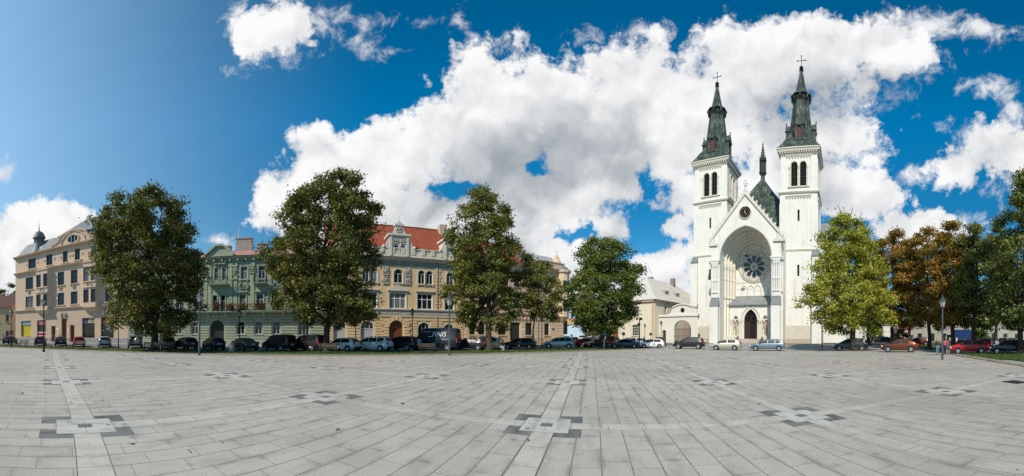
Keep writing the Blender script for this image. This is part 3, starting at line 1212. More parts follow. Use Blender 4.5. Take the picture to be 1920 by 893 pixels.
def relief(mb, x, z, w, h, seed, y=-0.02, mi=0):
    """cast stucco cartouche: shield, scrolls and a swag"""
    rnd = random.Random(seed)
    mb.lathe([(w * .30, 0), (w * .26, .05), (w * .1, .09), (.0001, .1)], 0, 0, 10, mi)
    n = 40
    base = len(mb.v) - n
    for i in range(base, len(mb.v)):
        a, b, c = mb.v[i]
        mb.v[i] = (x + a, y - c, z + h * .1 + b * min(2.2, h / w))
    for s in (-1, 1):
        for k in range(4):
            t = k / 3
            px, pz = x + s * w * (.30 + .14 * sin(t * 3)), z + h * (.4 - .8 * t)
            mb.ball((px, y - .02, pz), w * (.10 + .05 * rnd.random()), 6, mi)
    for k in range(3):
        mb.ball((x + (k - 1) * w * .2, y - .02, z - h * .38), w * .1, 6, mi)


def relp(parent, mat, x, z, w, h, seed, y=-0.02):
    r = MB()
    relief(r, x, z, w, h, seed, y)
    return r.build('stucco_relief', mat, parent)


def downpipe(parent, x, z0, z1, mat=None, y=-0.14):
    MB().tube([(x, y, z0), (x, y, z1 - .3), (x, y + .1, z1)], 0.06, 7).build('downpipe', mat or m_zinc, parent, True)


# ---- house 1: tall ochre Art Nouveau block with a curved gable and a corner lantern
B = Row('corner_house', 'tall ochre four storey block with curved gable, oval window and small domed corner lantern', 29, 240)
Z0 = 0.33
zr1, zr2, zr3 = (7.55, 9.9), (11.4, 13.95), (15.7, 17.8)
zled, zc2, zc3 = 6.95, 14.75, 18.6
cols = [(48, 62, 3), (108, 120, 2), (132.5, 145, 2), (197, 211, 3), (220, 229, 2)]
bays = [(69.5, 97.5, ((73, 81.5), (86, 95))), (156.5, 188.5, ((161, 171), (175, 184.5)))]
gf = [B.op(39.5, 58, 1.35, 4.75), B.op(69.5, 86, 1.35, 4.75), B.op(96, 104, .4, 3.5), B.op(115, 125, .4, 4.8), B.op(131, 139.5, .4, 3.6), B.op(154, 177.5, 1.2, 4.85), B.op(189, 213, 1.2, 4.85)]
ops1 = [B.op(a, b, *zr1) for a, b, k in cols]
ops2 = [B.op(a, b, *zr2) for a, b, k in cols]
cols3 = [(53, 67, 3), (86.5, 98, 2), (117.5, 126.5, 2), (140, 149.5, 2), (170, 180, 2), (198, 211, 3), (220, 229, 2)]
ops3 = [B.op(a, b, *zr3) for a, b, k in cols3]
wall = MB()
facade(wall, 0, B.w, Z0, zled, 0, gf, .45, 0)
facade(wall, 0, B.w, zled, zc3, 0, ops1 + ops2 + ops3, .28, 1)
side_walls(wall, B.w, 0, zc3, 13, 0)
wall_o = wall.build('wall', [m_cream_d, m_cream], B.o)
pl = MB()
a = 0
for o in sorted(gf, key=lambda q: q.xa) + [Op(B.w, B.w, 0, 0)]:
    if o.xa - a > .1:
        MB().box(a, o.xa, -.06, 0, .3, 1.15, skip='k').build('plinth', m_plinth, B.o)
    a = o.xb if o.za < 1 else o.xa
    if o.za > 1:
        MB().box(o.xa, o.xb, -.06, 0, .3, 1.15, skip='k').build('plinth', m_plinth, B.o)
        a = o.xb
tr = MB()
cornice(tr, -.1, B.w, zled - .25, [(.10, 0), (.12, .12), (.3, .2), (.34, .36), (.05, .42)])
cornice(tr, -.1, B.w, zc2, [(.12, 0), (.16, .15), (.5, .3), (.55, .48), (.05, .6)])
cornice(tr, -.2, B.w, zc3 - .35, [(.15, 0), (.2, .2), (.6, .35), (.66, .55), (.1, .65)])
for o in ops3:
    for s in (-.55, .55 + (o.xb - o.xa)):
        tr.box(o.xa + s - .16, o.xa + s + .16, -.09, 0, 16.6, 17.0)
tr.build('cornice', m_cream_d, B.o)
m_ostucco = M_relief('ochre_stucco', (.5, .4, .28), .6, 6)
for o in ops1[:3]:
    relp(B.o, m_ostucco, (o.xa + o.xb) / 2, zr1[1] + .85, .75, .8, int(o.xa * 10))
relp(B.o, m_ostucco, B.x(120), 5.4, 1.5, 1.1, 5)
for (a, b, w2) in bays:
    relp(B.o, m_ostucco, B.x((a + b) / 2), zr1[1] + .85, 1.2, 1.1, 8, -.75)
for (a, b, k) in cols:
    for zr in (zr1, zr2):
        window(B.o, B.op(a, b, *zr), 0, m_wf_brown, m_glass, 'tri' if k == 3 else 'tee', 's', m_cream_d, .2)
for (a, b, k) in cols3:
    window(B.o, B.op(a, b, *zr3), 0, m_wf_brown, m_glass, 'tri' if k == 3 else 'tee', 's', m_cream_d, .2)
for (a, b, ww) in bays:
    xa, xb, out = B.x(a), B.x(b), .8
    bay = MB()
    ops = [B.op(p, q, *zr) for p, q in ww for zr in (zr1, zr2)]
    mbf = MB()
    facade(bay, xa + .55, xb - .55, zled - .3, zc2, -out, ops, .22)
    for s, x0, x1 in ((1, xa, xa + .55), (-1, xb, xb - .55)):
        bay.poly([(x0, 0, zled - .3), (x1, -out, zled - .3), (x1, -out, zc2), (x0, 0, zc2)])
    ol = [(xa, 0), (xb, 0), (xb - .55, -out), (xa + .55, -out)]
    o2 = [(xa + .5, 0), (xb - .5, 0), (xb - .9, -out * .5), (xa + .9, -out * .5)]
    bay.frustum(o2, zled - 1.0, ol, zled - .3)
    og = [(xa - .12, 0), (xb + .12, 0), (xb - .5, -out - .14), (xa + .5, -out - .14)]
    bay.frustum(og, zled - .28, og, zled - .05)
    bay.frustum(og, zr1[1] + .32, og, zr1[1] + .45)
    bay.frustum(og, zr2[0] - .2, og, zr2[0] - .08)
    bay.frustum(og, zc2 + .003, og, zc2 + .2)
    bo = bay.build('bay', m_cream, B.o)
    for o in ops:
        window(bo, o, -out, m_wf_brown, m_glass, 'tee', None, None, .16)
# shopfronts and doors
def shop(o, board, text_lines, lower=None, tm=None):
    f = MB()
    hb = .95
    f.box(o.xa, o.xb, .18, .26, o.zb - hb, o.zb)
    so = f.build('shop_sign', board, B.o)
    n = len(text_lines)
    for i, s in enumerate(text_lines):
        text('lettering', s, .42, tm or m_whitesign, so, ((o.xa + o.xb) / 2, .175, o.zb - .45 - .42 * i + (.0 if n > 1 else -.12)))
    g = MB()
    g.poly([(o.xa, .3, o.za), (o.xb, .3, o.za), (o.xb, .3, o.zb - hb), (o.xa, .3, o.zb - hb)])
    g.build('shop_window', lower or m_glass_d, B.o)
    fr = MB()
    for x in (o.xa + .05, o.xb - .05):
        fr.box(x - .05, x + .05, .22, .32, o.za, o.zb - hb)
    fr.box(o.xa, o.xb, .21, .33, o.za, o.za + .09)
    fr.build('shop_frame', m_wf_brown, B.o)
shop(gf[0], m_greysign, [], m_yellowsign)
shop(gf[1], m_redsign, ['Zastavárna', 'DOMUS'], m_glass_d)
f = MB().box(gf[1].xa, gf[1].xb, .16, .2, 1.5, 2.35)
rs = f.build('shop_sign', m_whitesign, B.o)
MB().box(gf[1].xa + .1, gf[1].xb - .1, .14, .158, 1.65, 2.15).build('red_panel', m_redsign, rs)
shop(gf[5], M_plain('pale_gold_sign', (.5, .4, .22), .5), [])
shop(gf[6], M_plain('pale_gold_sign', (.5, .4, .22), .5), [])
for o, c in ((gf[5], (.05, .05, .16)), (gf[6], (.16, .02, .03))):
    w = o.xb - o.xa
    p = MB()
    p.poly([(o.xa + .05, .174, o.zb - .9), (o.xa + w * .42, .174, o.zb - .9), (o.xa + w * .52, .174, o.zb - .05), (o.xa + .05, .174, o.zb - .05)])
    p.build('sign_panel', M_plain('sign_print_%d' % int(c[0] * 100), c, .5, var=.7, scale=4), B.o)
    l = MB()
    for k in range(2):
        l.box(o.xa + w * .58, o.xb - .2, .165, .17, o.zb - .4 - .28 * k, o.zb - .28 - .28 * k)
    l.build('sign_lines', m_wood_d, B.o)
rg = MB()
ring(rg, [(B.x(201) + .2 * cos(t), 3.0 + .2 * sin(t)) for t in np.linspace(0, 2 * pi, 15)[:-1]], [(B.x(201) + .42 * cos(t), 3.0 + .42 * sin(t)) for t in np.linspace(0, 2 * pi, 15)[:-1]], .285, .295, 0, True)
rg.build('round_sticker', m_greysign, B.o)
for o in (gf[2], gf[3], gf[4]):
    d = MB().box(o.xa, o.xb, .38, .44, o.za, o.zb)
    d.box(o.xa + .1, o.xb - .1, .35, .38, o.zb - .9, o.zb - .12)
    d.box((o.xa + o.xb) / 2 - .03, (o.xa + o.xb) / 2 + .03, .34, .38, o.za, o.zb - 1)
    d.build('door', m_wood, B.o)
MB().box(B.x(127), B.x(129.2), -.05, 0, 2.2, 2.9).build('notice_board', m_whitesign, B.o)
MB().box(B.x(106), B.x(111), -.05, 0, 2.6, 3.0).build('notice_board', m_whitesign, B.o)
# attic gable
xg0, xg1, xm = B.x(97), B.x(186), B.x(137.5)
prof = []
hw = (xg1 - xg0) / 2
for k in range(41):
    t = -1 + 2 * k / 40
    zt = 18.5 + (.9 if abs(t) < .92 else .45)
    if abs(t) < .62:
        zt = 19.4 + 1.85 * sqrt(max(0, 1 - (t / .62) ** 2)) ** .8
    if .62 <= abs(t) < .8:
        zt = 19.4 + .35 * (1 - (abs(t) - .62) / .18)
    prof.append((xm + t * hw, zt))
gb = MB()
gb.ext_y([(xg0, 18.3)] + prof + [(xg1, 18.3)], -.12, .35)
gbo = gb.build('gable', m_cream, B.o)
gt = MB()
ring(gt, prof, [(x, z + .28) for x, z in prof], -.3, .36)
el = lambda rx, rz, n=20: [(xm + rx * cos(2 * pi * k / n), 19.75 + rz * sin(2 * pi * k / n)) for k in range(n)]
ring(gt, el(1.2, .72), el(1.55, .98), -.26, -.12, 0, True)
for s in (-1, 1):
    gt.tube([(xm + s * 3.0, -.16, 19.2), (xm + s * 2.7, -.16, 20.0), (xm + s * 1.7, -.16, 20.8), (xm + s * .6, -.16, 21.05)], .14, 6)
gt.build('gable_moulding', m_cream_d, gbo)
ov = MB()
ov.poly([(x, -.135, z) for x, z in el(1.2, .72)])
ovo = ov.build('oval_window', m_glass_d, B.o)
for k in (-.42, .42):
    ob = MB()
    ob.box(xm + k - .04, xm + k + .04, -.17, -.14, 19.05, 20.45)
    ob.build('window_bars', m_wf_white, ovo)
rf = MB()
ye, yr, zr_ = -.35, 7.0, 24.6
xa_, xb_ = .2, B.w
roof_quad(rf, [(xa_, ye, 18.45), (xb_, ye, 18.45), (xb_, 1.9, 21.6), (xa_ + 1.6, 1.9, 21.6)])
roof_quad(rf, [(xa_ + 1.6, 1.9, 21.6), (xb_, 1.9, 21.6), (xb_, yr, 23.2), (xa_ + 5, yr, 23.2)])
roof_quad(rf, [(xa_, 13, 18.45), (xa_, ye, 18.45), (xa_ + 1.6, 1.9, 21.6), (xa_ + 1.6, 11.5, 21.6)])
roof_quad(rf, [(xa_ + 1.6, 11.5, 21.6), (xa_ + 1.6, 1.9, 21.6), (xa_ + 5, yr, 23.2)])
rf.poly([(xb_, ye, 18.45), (xb_, 1.9, 21.6), (xb_, yr, 23.2), (xb_, 12, 20.5), (xb_, 13, 18.45)], 0, [(0, 0)] * 5)
# raised roof behind the gable
roof_quad(rf, [(xg0 + 1.2, .3, 21.0), (B.x(196), .3, 21.0), (B.x(186), 5, 25.0), (xg0 + 5.2, 5, 25.0)])
roof_quad(rf, [(xg0 + 1.2, 9.5, 21.0), (xg0 + 1.2, .3, 21.0), (xg0 + 5.2, 5, 25.0)])
roof_quad(rf, [(B.x(196), .3, 21.0), (B.x(196), 9.5, 21.0), (B.x(186), 5, 25.0)])
rf.box(xg0 + 1.4, B.x(195.5), .5, 9.3, 19.5, 20.99)
roof_quad(rf, [(B.x(196), 9.5, 21.0), (xg0 + 1.2, 9.5, 21.0), (xg0 + 5.2, 5, 25.0), (B.x(186), 5, 25.0)])
rfo = rf.build('roof', m_slate, B.o)
MB().tube([(B.x(146), 4, 25), (B.x(146), 4, 27.2)], .03, 5).build('lightning_rod', m_iron, rfo)
sk = MB().box(B.x(71), B.x(76), .5, .9, 19.6, 20.0)
sk.build('skylight', m_wf_white, rfo)
tw = MB()
cx, cy = B.x(63), 1.6
tw.lathe([(2.3, 18.6), (1.75, 19.4), (1.35, 20.3), (1.15, 21.1), (1.2, 21.2)], cx, cy, 16)
tw.lathe([(.78, 21.2), (.78, 22.2)], cx, cy, 12)
for k in range(10):
    a = 2 * pi * k / 10
    tw.box(cx + 1.02 * cos(a) - .08, cx + 1.02 * cos(a) + .08, cy + 1.02 * sin(a) - .08, cy + 1.02 * sin(a) + .08, 21.2, 22.15)
tw.lathe([(1.25, 22.15), (1.4, 22.23), (1.36, 22.35), (1.25, 22.8), (.9, 23.35), (.4, 23.7), (.14, 23.85), (.1, 24.3), (.02, 25.6)], cx, cy, 16)
two = tw.build('corner_lantern', M_plain('lead_grey', (.16, .18, .18), .55, var=.35, scale=2), B.o, True)

# ---- house 2: green three storey house with a long balcony
B = Row('green_house', 'sage green three storey house with banded ground floor, long flowered balcony and small pediment', 240, 609)
zt, zm, zg = (10.0, 11.85), (5.65, 7.75), (1.9, 3.75)
zb, zc = 5.25, 13.35
top = [(262, 273, 1), (294, 306, 1), (330, 341, 1), (366.5, 377.5, 1), (401.6, 409.2, 0), (416, 423.6, 0), (451, 463.5, 1), (484, 496.5, 1), (517, 529, 1), (550, 562, 1), (583, 595, 1)]
opt = [B.op(a, b, *zt) for a, b, k in top]
opm = [B.op(a, b, zm[0] if k else 5.3, zm[1]) for a, b, k in [(262, 273, 1), (294, 306, 1), (330, 341, 1), (364.5, 375.5, 0), (398.3, 407, 0), (413.2, 422, 0), (448.6, 461, 1), (480.4, 493.6, 1), (514.4, 527.6, 1), (548, 560.5, 1), (582, 594, 1)]]
opg = [B.op(327.5, 340.5, *zg), B.op(359, 371.5, *zg), B.op(444.7, 458.2, *zg), B.op(477.6, 491.3, *zg), B.op(511, 525, *zg), B.op(560, 579.6, 1.8, 3.85), B.op(276, 288, *zg)]
door = B.op(394.2, 420, .35, 3.95, 'a')
gate = B.op(253, 268.5, .35, 3.8)
wall = MB()
facade(wall, 0, B.w, Z0, zc, 0, opt + opm + opg + [door, gate], .32)
side_walls(wall, B.w, 0, zc, 11)
courses(wall, 0, B.w, 1.25, 4.75, .40, opg + [door, gate], .10, .10)
wall.box(0, door.xa - .2, -.09, 0, .3, 1.15, skip='k')
wall.box(door.xb + .2, B.w, -.09, 0, .3, 1.15, skip='k')
B2wall = wall.build('wall', m_green, B.o)
tr = MB()
cornice(tr, 0, B.w, zc - .5, [(.1, 0), (.14, .2), (.5, .32), (.6, .5), (.1, .6)])
cornice(tr, 0, B.w, 12.35, [(.06, 0), (.1, .1), (.02, .14)])
for k in range(26):
    tr.box(.5 + k * 1.2, .75 + k * 1.2, -.42, 0, zc - .62, zc - .32)
xs = [(t[0] + t[1]) / 2 for t in top]
pil = [385, 393, 432, 441, 473, 506, 539, 572, 602, 352, 318, 280, 248]
for p in pil:
    x = B.x(p)
    tr.box(x - .28, x + .28, -.09, 0, zb + .05, 12.3)
    tr.box(x - .36, x + .36, -.13, 0, 11.9, 12.34)
    tr.box(x - .36, x + .36, -.13, 0, zb + .05, zb + .5)
# pediment over the entrance axis
x0, x1 = B.x(391), B.x(434)
xm = (x0 + x1) / 2
tr.ext_y([(x0 - .2, zc), (x1 + .2, zc), (x1 + .2, zc + .25), (xm + .5, zc + 1.55), (xm - .5, zc + 1.55), (x0 - .2, zc + .25)], -.35, .1)
tr.ext_y([(x0 - .5, zc + .25), (xm - .5, zc + 1.6), (xm + .5, zc + 1.6), (x1 + .5, zc + .25), (x1 + .5, zc + .5), (xm + .55, zc + 1.9), (xm - .55, zc + 1.9), (x0 - .5, zc + .5)], -.6, .15)
dp = arch_pts(door.xa, door.xb, door.zb - door.rise, door.zb, 'a')
for k in range(9):        # voussoirs
    a = pi * (k + .5) / 9
    xc, zc_ = (door.xa + door.xb) / 2, door.zb - door.rise
    r0, r1 = door.rise + .05, door.rise + 1.15
    da = .15
    tr.ext_y([(xc - r0 * cos(a - da), zc_ + r0 * sin(a - da)), (xc - r1 * cos(a - da * .85), min(4.72, zc_ + r1 * sin(a - da * .85))), (xc - r1 * cos(a + da * .85), min(4.72, zc_ + r1 * sin(a + da * .85))), (xc - r0 * cos(a + da), zc_ + r0 * sin(a + da))], -.075 if k != 4 else -.2, 0)
tr.build('cornice', m_green_l, B.o)
for i, p in enumerate((385, 440, 473, 506, 539, 572, 352, 318)):
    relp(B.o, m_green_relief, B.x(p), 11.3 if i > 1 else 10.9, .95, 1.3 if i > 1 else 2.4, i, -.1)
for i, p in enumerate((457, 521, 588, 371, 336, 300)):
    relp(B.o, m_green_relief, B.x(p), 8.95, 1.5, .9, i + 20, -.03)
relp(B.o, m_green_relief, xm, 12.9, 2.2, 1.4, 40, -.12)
oc = MB()
ocr = MB()
for p, r in ((413, .33), (458, .24), (491, .24), (524, .24), (372, .24), (336, .24), (557, .24)):
    c = [(B.x(p) + r * cos(2 * pi * k / 14), 12.75 + r * sin(2 * pi * k / 14)) for k in range(14)]
    c2 = [(B.x(p) + 1.6 * r * cos(2 * pi * k / 14), 12.75 + 1.6 * r * sin(2 * pi * k / 14)) for k in range(14)]
    yy = -.13 if p == 413 else -.01
    o_ = MB()
    o_.poly([(x, yy - .01, z) for x, z in c])
    r_ = MB()
    ring(r_, c, c2, yy - .06, yy, 0, True)
    w_ = o_.build('attic_oculus', m_glass_d, B.o)
    r_.build('surround', m_green_l, w_)
for o, t in zip(opt, top):
    window(B.o, o, 0, m_wf_white, m_glass, 'tee', 'bs' if t[2] else 'b', m_green_l, .18)
for o in opm:
    window(B.o, o, 0, m_wf_white, m_glass, 'tee', 'bh' if o.xb - o.xa > .8 else 'b', m_green_l, .18)
for o in opg:
    window(B.o, o, 0, m_wf_white, m_glass, 'tri' if o.xb - o.xa > 1.4 else 'tee', 's', m_green_l, .18)
for o in (door, gate):
    d = MB()
    d.poly([(x, .28, z) for x, z in o.outline()])
    d.box((o.xa + o.xb) / 2 - .04, (o.xa + o.xb) / 2 + .04, .24, .28, o.za, o.zb - o.rise if o.kind == 'a' else o.zb)
    d.box(o.xa, o.xb, .24, .28, 2.7, 2.82)
    d.build('door', m_wood_d, B.o)
balcony(B.o, B.x(356), B.x(607), zb, 1.0, 1.0, m_green_l)
balcony(B.o, B.x(392.5), B.x(427.5), 9.35, .9, 1.0, m_green_l, brackets=False)
balcony(B.o, B.x(476), B.x(500), 9.35, .8, .95, m_green_l, brackets=False)
rf = MB()
roof_quad(rf, [(0, -.55, zc + .08), (B.w, -.55, zc + .08), (B.w, 5.5, 15.6), (0, 5.5, 15.6)])
roof_quad(rf, [(B.w, 11.4, zc + .08), (0, 11.4, zc + .08), (0, 5.5, 15.6), (B.w, 5.5, 15.6)])
for x in (0, B.w):
    rf.poly([(x, -.5, zc), (x, 11.3, zc), (x, 5.5, 15.55)])
rfo = rf.build('roof', m_rusttin, B.o)
ch = MB()
for pa, pb, z in ((429, 461, 17.35), (471, 492, 16.35), (402, 417, 16.2), (540, 556, 16.6)):
    xa, xb = B.x(pa), B.x(pb)
    c_ = MB().box(xa, xb, 4.9, 5.9, 14.8, z)
    c_.box(xa - .08, xb + .08, 4.8, 6.0, z, z + .16)
    n = int((xb - xa) / .5)
    for k in range(n):
        c_.lathe([(.12, z + .16), (.1, z + .42)], xa + .3 + k * .5, 5.4, 6)
    c_.build('chimney', M_plaster('pinkish_grey_render', (.38, .31, .28)), rfo)
MB().tube([(B.x(433), 5.2, 17.5), (B.x(433), 5.2, 19.0)], .09, 6).build('flue_pipe', m_yellow, rfo)
an = MB().tube([(B.x(417), 4.5, 15), (B.x(417), 4.5, 18.4)], .025, 5)
for k in range(4):
    an.tube([(B.x(417) - .5, 4.5, 17.3 + .25 * k), (B.x(417) + .5, 4.5, 17.3 + .25 * k)], .015, 4)
an.build('antenna', m_iron, rfo)
downpipe(B.o, B.w - .2, .4, zc - .3)
GREEN = B

# ---- house 3: yellow Neo-Renaissance house
B = Row('gabled_house', 'yellow rusticated house with white stucco window frames, white dormer gables and steep red tile roof', 609, 868)
zt, zm = (9.6, 11.65), (5.75, 8.1)
zc = 13.3
top = [B.op(694, 707, *zt, 'a'), B.op(738, 754.5, *zt, 'a'), B.op(783.5, 796, *zt, 'a'), B.op(798.5, 811, *zt, 'a'), B.op(836.5, 850, *zt, 'a'), B.op(679, 691.5, *zt, 'a'), B.op(640, 653, *zt, 'a'), B.op(618, 630, *zt, 'a')]
mid = [B.op(729.5, 760.8, *zm), B.op(782, 810.5, *zm), B.op(833.5, 851, *zm), B.op(680, 707, *zm), B.op(636, 655, *zm), B.op(615, 629, *zm)]
gfo = [B.op(625, 648.8, .5, 3.75, 'a'), B.op(676, 701.2, .5, 3.85, 'a'), B.op(783.5, 805.5, .5, 3.75, 'a'), B.op(831.5, 850.5, .5, 3.6, 'a')]
portal = B.op(730, 755.5, .35, 4.0, 'a')
dg = [B.op(735.8, 746, 14.0, 15.15, 'a'), B.op(749, 759, 14.0, 15.15, 'a'), B.op(839, 849, 14.0, 15.2, 'a')]
wall = MB()
facade(wall, 0, B.w, Z0, zc, 0, top + mid + gfo + [portal], .34)
side_walls(wall, B.w, 0, zc, 12)
wall.poly([(0, 0, zc), (0, 12, zc), (0, 8, 19.3), (0, 6, 19.8)])
wall.poly([(B.w, 0, zc), (B.w, 12, zc), (B.w, 8, 19.3), (B.w, 6, 19.8)])
courses(wall, 0, B.w, 1.1, 4.5, .42, gfo + [Op(portal.xa - .9, portal.xb + .9, .3, 4.4)], .10, .09)
zq = 5.6
while zq < 12:
    for p in (820.5, 866, 612):
        wall.box(B.x(p) - .5, B.x(p) + (.5 if int(zq * 2) % 2 else .35), -.08, 0, zq, zq + .4)
    zq += .5
wall.build('wall', m_yellow, B.o)
wt = MB()
cornice(wt, 0, B.w, 4.55, [(.12, 0), (.14, .25), (.12, .9), (.3, 1.0), (.34, 1.15), (.02, 1.2)])
cornice(wt, 0, B.w, zc - .45, [(.1, 0), (.2, .15), (.6, .3), (.7, .5), (.1, .6)])
cornice(wt, 0, B.w, 11.95, [(.05, 0), (.1, .12), (.02, .16)])
wt.box(0, B.w, -.25, .15, zc + .15, zc + .55)
for k in range(14):
    x = .5 + k * (B.w - 1) / 13
    wt.box(x - .3, x + .3, -.32, .2, zc + .55, zc + 1.5)
wt.box(0, B.w, -.2, .1, zc + .55, zc + 1.3)
wt.box(0, B.w, -.3, .18, zc + 1.3, zc + 1.45)
wt.build('cornice', m_white, B.o)
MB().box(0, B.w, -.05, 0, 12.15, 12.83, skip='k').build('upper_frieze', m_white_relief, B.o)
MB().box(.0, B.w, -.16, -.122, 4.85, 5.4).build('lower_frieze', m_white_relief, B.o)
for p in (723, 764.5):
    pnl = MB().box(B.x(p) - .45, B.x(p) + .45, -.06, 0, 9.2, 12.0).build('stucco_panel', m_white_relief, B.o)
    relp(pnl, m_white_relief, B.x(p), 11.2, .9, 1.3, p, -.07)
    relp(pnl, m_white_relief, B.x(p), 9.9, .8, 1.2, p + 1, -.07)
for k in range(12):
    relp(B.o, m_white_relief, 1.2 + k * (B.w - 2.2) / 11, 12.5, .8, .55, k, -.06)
for o in top:
    window(B.o, o, 0, m_wf_white, m_glass, 'tee', 'bs', m_white, .18)
for o in mid:
    window(B.o, o, 0, m_wf_white, m_glass, 'tri' if o.xb - o.xa > 2.1 else 'cross', 'bh' + ('p' if o is mid[0] else ''), m_white, .18, fw=.12)
for i, o in enumerate(gfo):
    if i < 2:
        wo = window(B.o, Op(o.xa, o.xb, 2.75, o.zb, 'a', min(o.rise, o.zb - 2.8)), 0, m_wf_white, m_glass_d, 'grid31', None, None, .2)
        s = MB()
        roof_quad(s, [(o.xa, .2, o.za), (o.xb, .2, o.za), (o.xb, .2, 2.745), (o.xa, .2, 2.745)])
        s.build('roller_shutter', m_shutter, B.o)
    else:
        window(B.o, o, 0, m_wf_white, m_glass, 'grid32', None, None, .2)
    v = MB()
    ring(v, o.outline(.02), o.outline(.18), -.08, 0)
    v.build('arch_trim', m_white, B.o)
d = MB()
d.poly([(x, .3, z) for x, z in portal.outline()])
d.box(portal.xa, portal.xb, .22, .3, .35, 2.55)
for k in range(4):
    x = portal.xa + (portal.xb - portal.xa) * (k + .5) / 4
    d.box(x - .2, x + .2, .19, .22, .6, 1.4)
    d.box(x - .2, x + .2, .19, .22, 1.55, 2.4)
d.build('door', m_wood, B.o)
rs_ = MB()
for s in (-1, 1):
    z = .4
    k = 0
    while z < 4.2:
        x0 = (portal.xa - .12) if s < 0 else (portal.xb + .12)
        ln = .95 if k % 2 else .75
        rs_.box(min(x0, x0 + s * ln), max(x0, x0 + s * ln), -.2, -.001, z, z + .36)
        z += .43
        k += 1
xc, zc_ = (portal.xa + portal.xb) / 2, portal.zb - portal.rise
for k in range(7):
    a = pi * (k + .5) / 7
    r0, r1, da = portal.rise + .05, portal.rise + .62, .19
    rs_.ext_y([(xc - r0 * cos(a - da), zc_ + r0 * sin(a - da)), (xc - r1 * cos(a - da * .9), zc_ + r1 * sin(a - da * .9)), (xc - r1 * cos(a + da * .9), zc_ + r1 * sin(a + da * .9)), (xc - r0 * cos(a + da), zc_ + r0 * sin(a + da))], -.22, -.001)
rs_.build('rusticated_portal', m_yellow, B.o)


def dormer_gable(x0, x1, zb_, zt_, ops):
    w = x1 - x0
    xm = (x0 + x1) / 2
    g = MB()
    facade(g, x0 + w * .22, x1 - w * .22, zb_, zb_ + 3.0, -.28, ops, .2)
    for xx in (x0 + w * .22, x1 - w * .22):
        g.poly([(xx, -.28, zb_), (xx, 3, zb_), (xx, 3, zb_ + 3), (xx, -.28, zb_ + 3)])
    zs = zb_ + 3.0
    g.box(x0 + w * .16, x1 - w * .16, -.5, 2.5, zs, zs + .3)
    g.ext_y([(xm - w * .2, zs + .3), (xm + w * .2, zs + .3), (xm + w * .14, zs + .85), (xm + w * .1, zs + 1.5), (xm - w * .1, zs + 1.5), (xm - w * .14, zs + .85)], -.3, .5)
    g.box(xm - w * .14, xm + w * .14, -.42, .55, zs + 1.5, zs + 1.68)
    g.ext_y([(xm - w * .13, zs + 1.68), (xm + w * .13, zs + 1.68), (xm, zs + 2.15)], -.36, .5)
    g.lathe([(.12, zs + 2.1), (.16, zs + 2.3), (.05, zs + 2.45), (.03, zs + 3.1)], xm, 0, 8)
    for s in (-1, 1):
        e = xm + s * w * .28
        q = xm + s * w * .5
        pts = [(e, zb_ + .2), (q, zb_ + .2), (q, zb_ + .9), (q - s * w * .05, zb_ + 1.3), (q - s * w * .1, zb_ + 1.5), (e + s * w * .06, zb_ + 2.4), (e, zb_ + 2.7)]
        g.ext_y(pts, -.26, .15)
        g.ball((q - s * .25, -.2, zb_ + 1.35), .28, 8)
        g.box(min(e - s * .35, e), max(e - s * .35, e), -.4, -.27, zb_ + .1, zs)
    go = g.build('dormer_gable', m_white, B.o)
    for o in ops:
        window(go, o, -.28, M_plain('blue_grey_frame', (.2, .26, .34), .4), m_glass_d, 'tee', None, None, .12)
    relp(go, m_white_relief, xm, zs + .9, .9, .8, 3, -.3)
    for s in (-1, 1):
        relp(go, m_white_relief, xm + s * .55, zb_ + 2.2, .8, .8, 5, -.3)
    rr = MB()
    for s in (-1, 1):
        roof_quad(rr, [(xm + s * w * .3, .3, zs + .1), (xm + s * w * .3, 6, zs + .1), (xm, 6, zs + 1.3), (xm, .3, zs + 1.3)])
    rr.build('dormer_roof', m_redtile, go)


dormer_gable(B.x(715), B.x(778.5), zc + .2, 0, dg[:2])
dormer_gable(B.x(821), B.x(868), zc + .2, 0, dg[2:])
dormer_gable(B.x(628), B.x(683), zc + .2, 0, [])
rf = MB()
roof_quad(rf, [(0, .2, zc + .6), (B.w, .2, zc + .6), (B.w, 6, 19.9), (0, 6, 19.9)])
roof_quad(rf, [(B.w, 12.2, zc), (0, 12.2, zc), (0, 6, 19.9), (B.w, 6, 19.9)])
rf.tube([(0, 6, 19.95), (B.w, 6, 19.95)], .13, 6)
rfo = rf.build('roof', m_redtile, B.o)
pw = MB()
pw.ext_x([(-.3, zc + .4), (6, 20.4), (12.4, zc + .4), (12.4, zc), (-.3, zc)], B.w - .35, B.w + .02)
pw.build('firewall', m_white, B.o)
MB().box(B.w - 2.1, B.w - .8, 5, 6.2, 18, 20.7).build('chimney', M_plaster('sand_chimney', (.5, .4, .3)), rfo)
for x in (B.x(665), B.x(819)):
    downpipe(B.o, x, .4, zc - .3)
ls = MB().box(B.x(774.5), B.x(778), -.07, -.005, 2.75, 3.35)
ls.build('house_sign', m_bluesign, B.o)
MB().box(B.x(773.5), B.x(779.5), -.07, -.005, 2.2, 2.6).build('house_sign', m_whitesign, B.o)

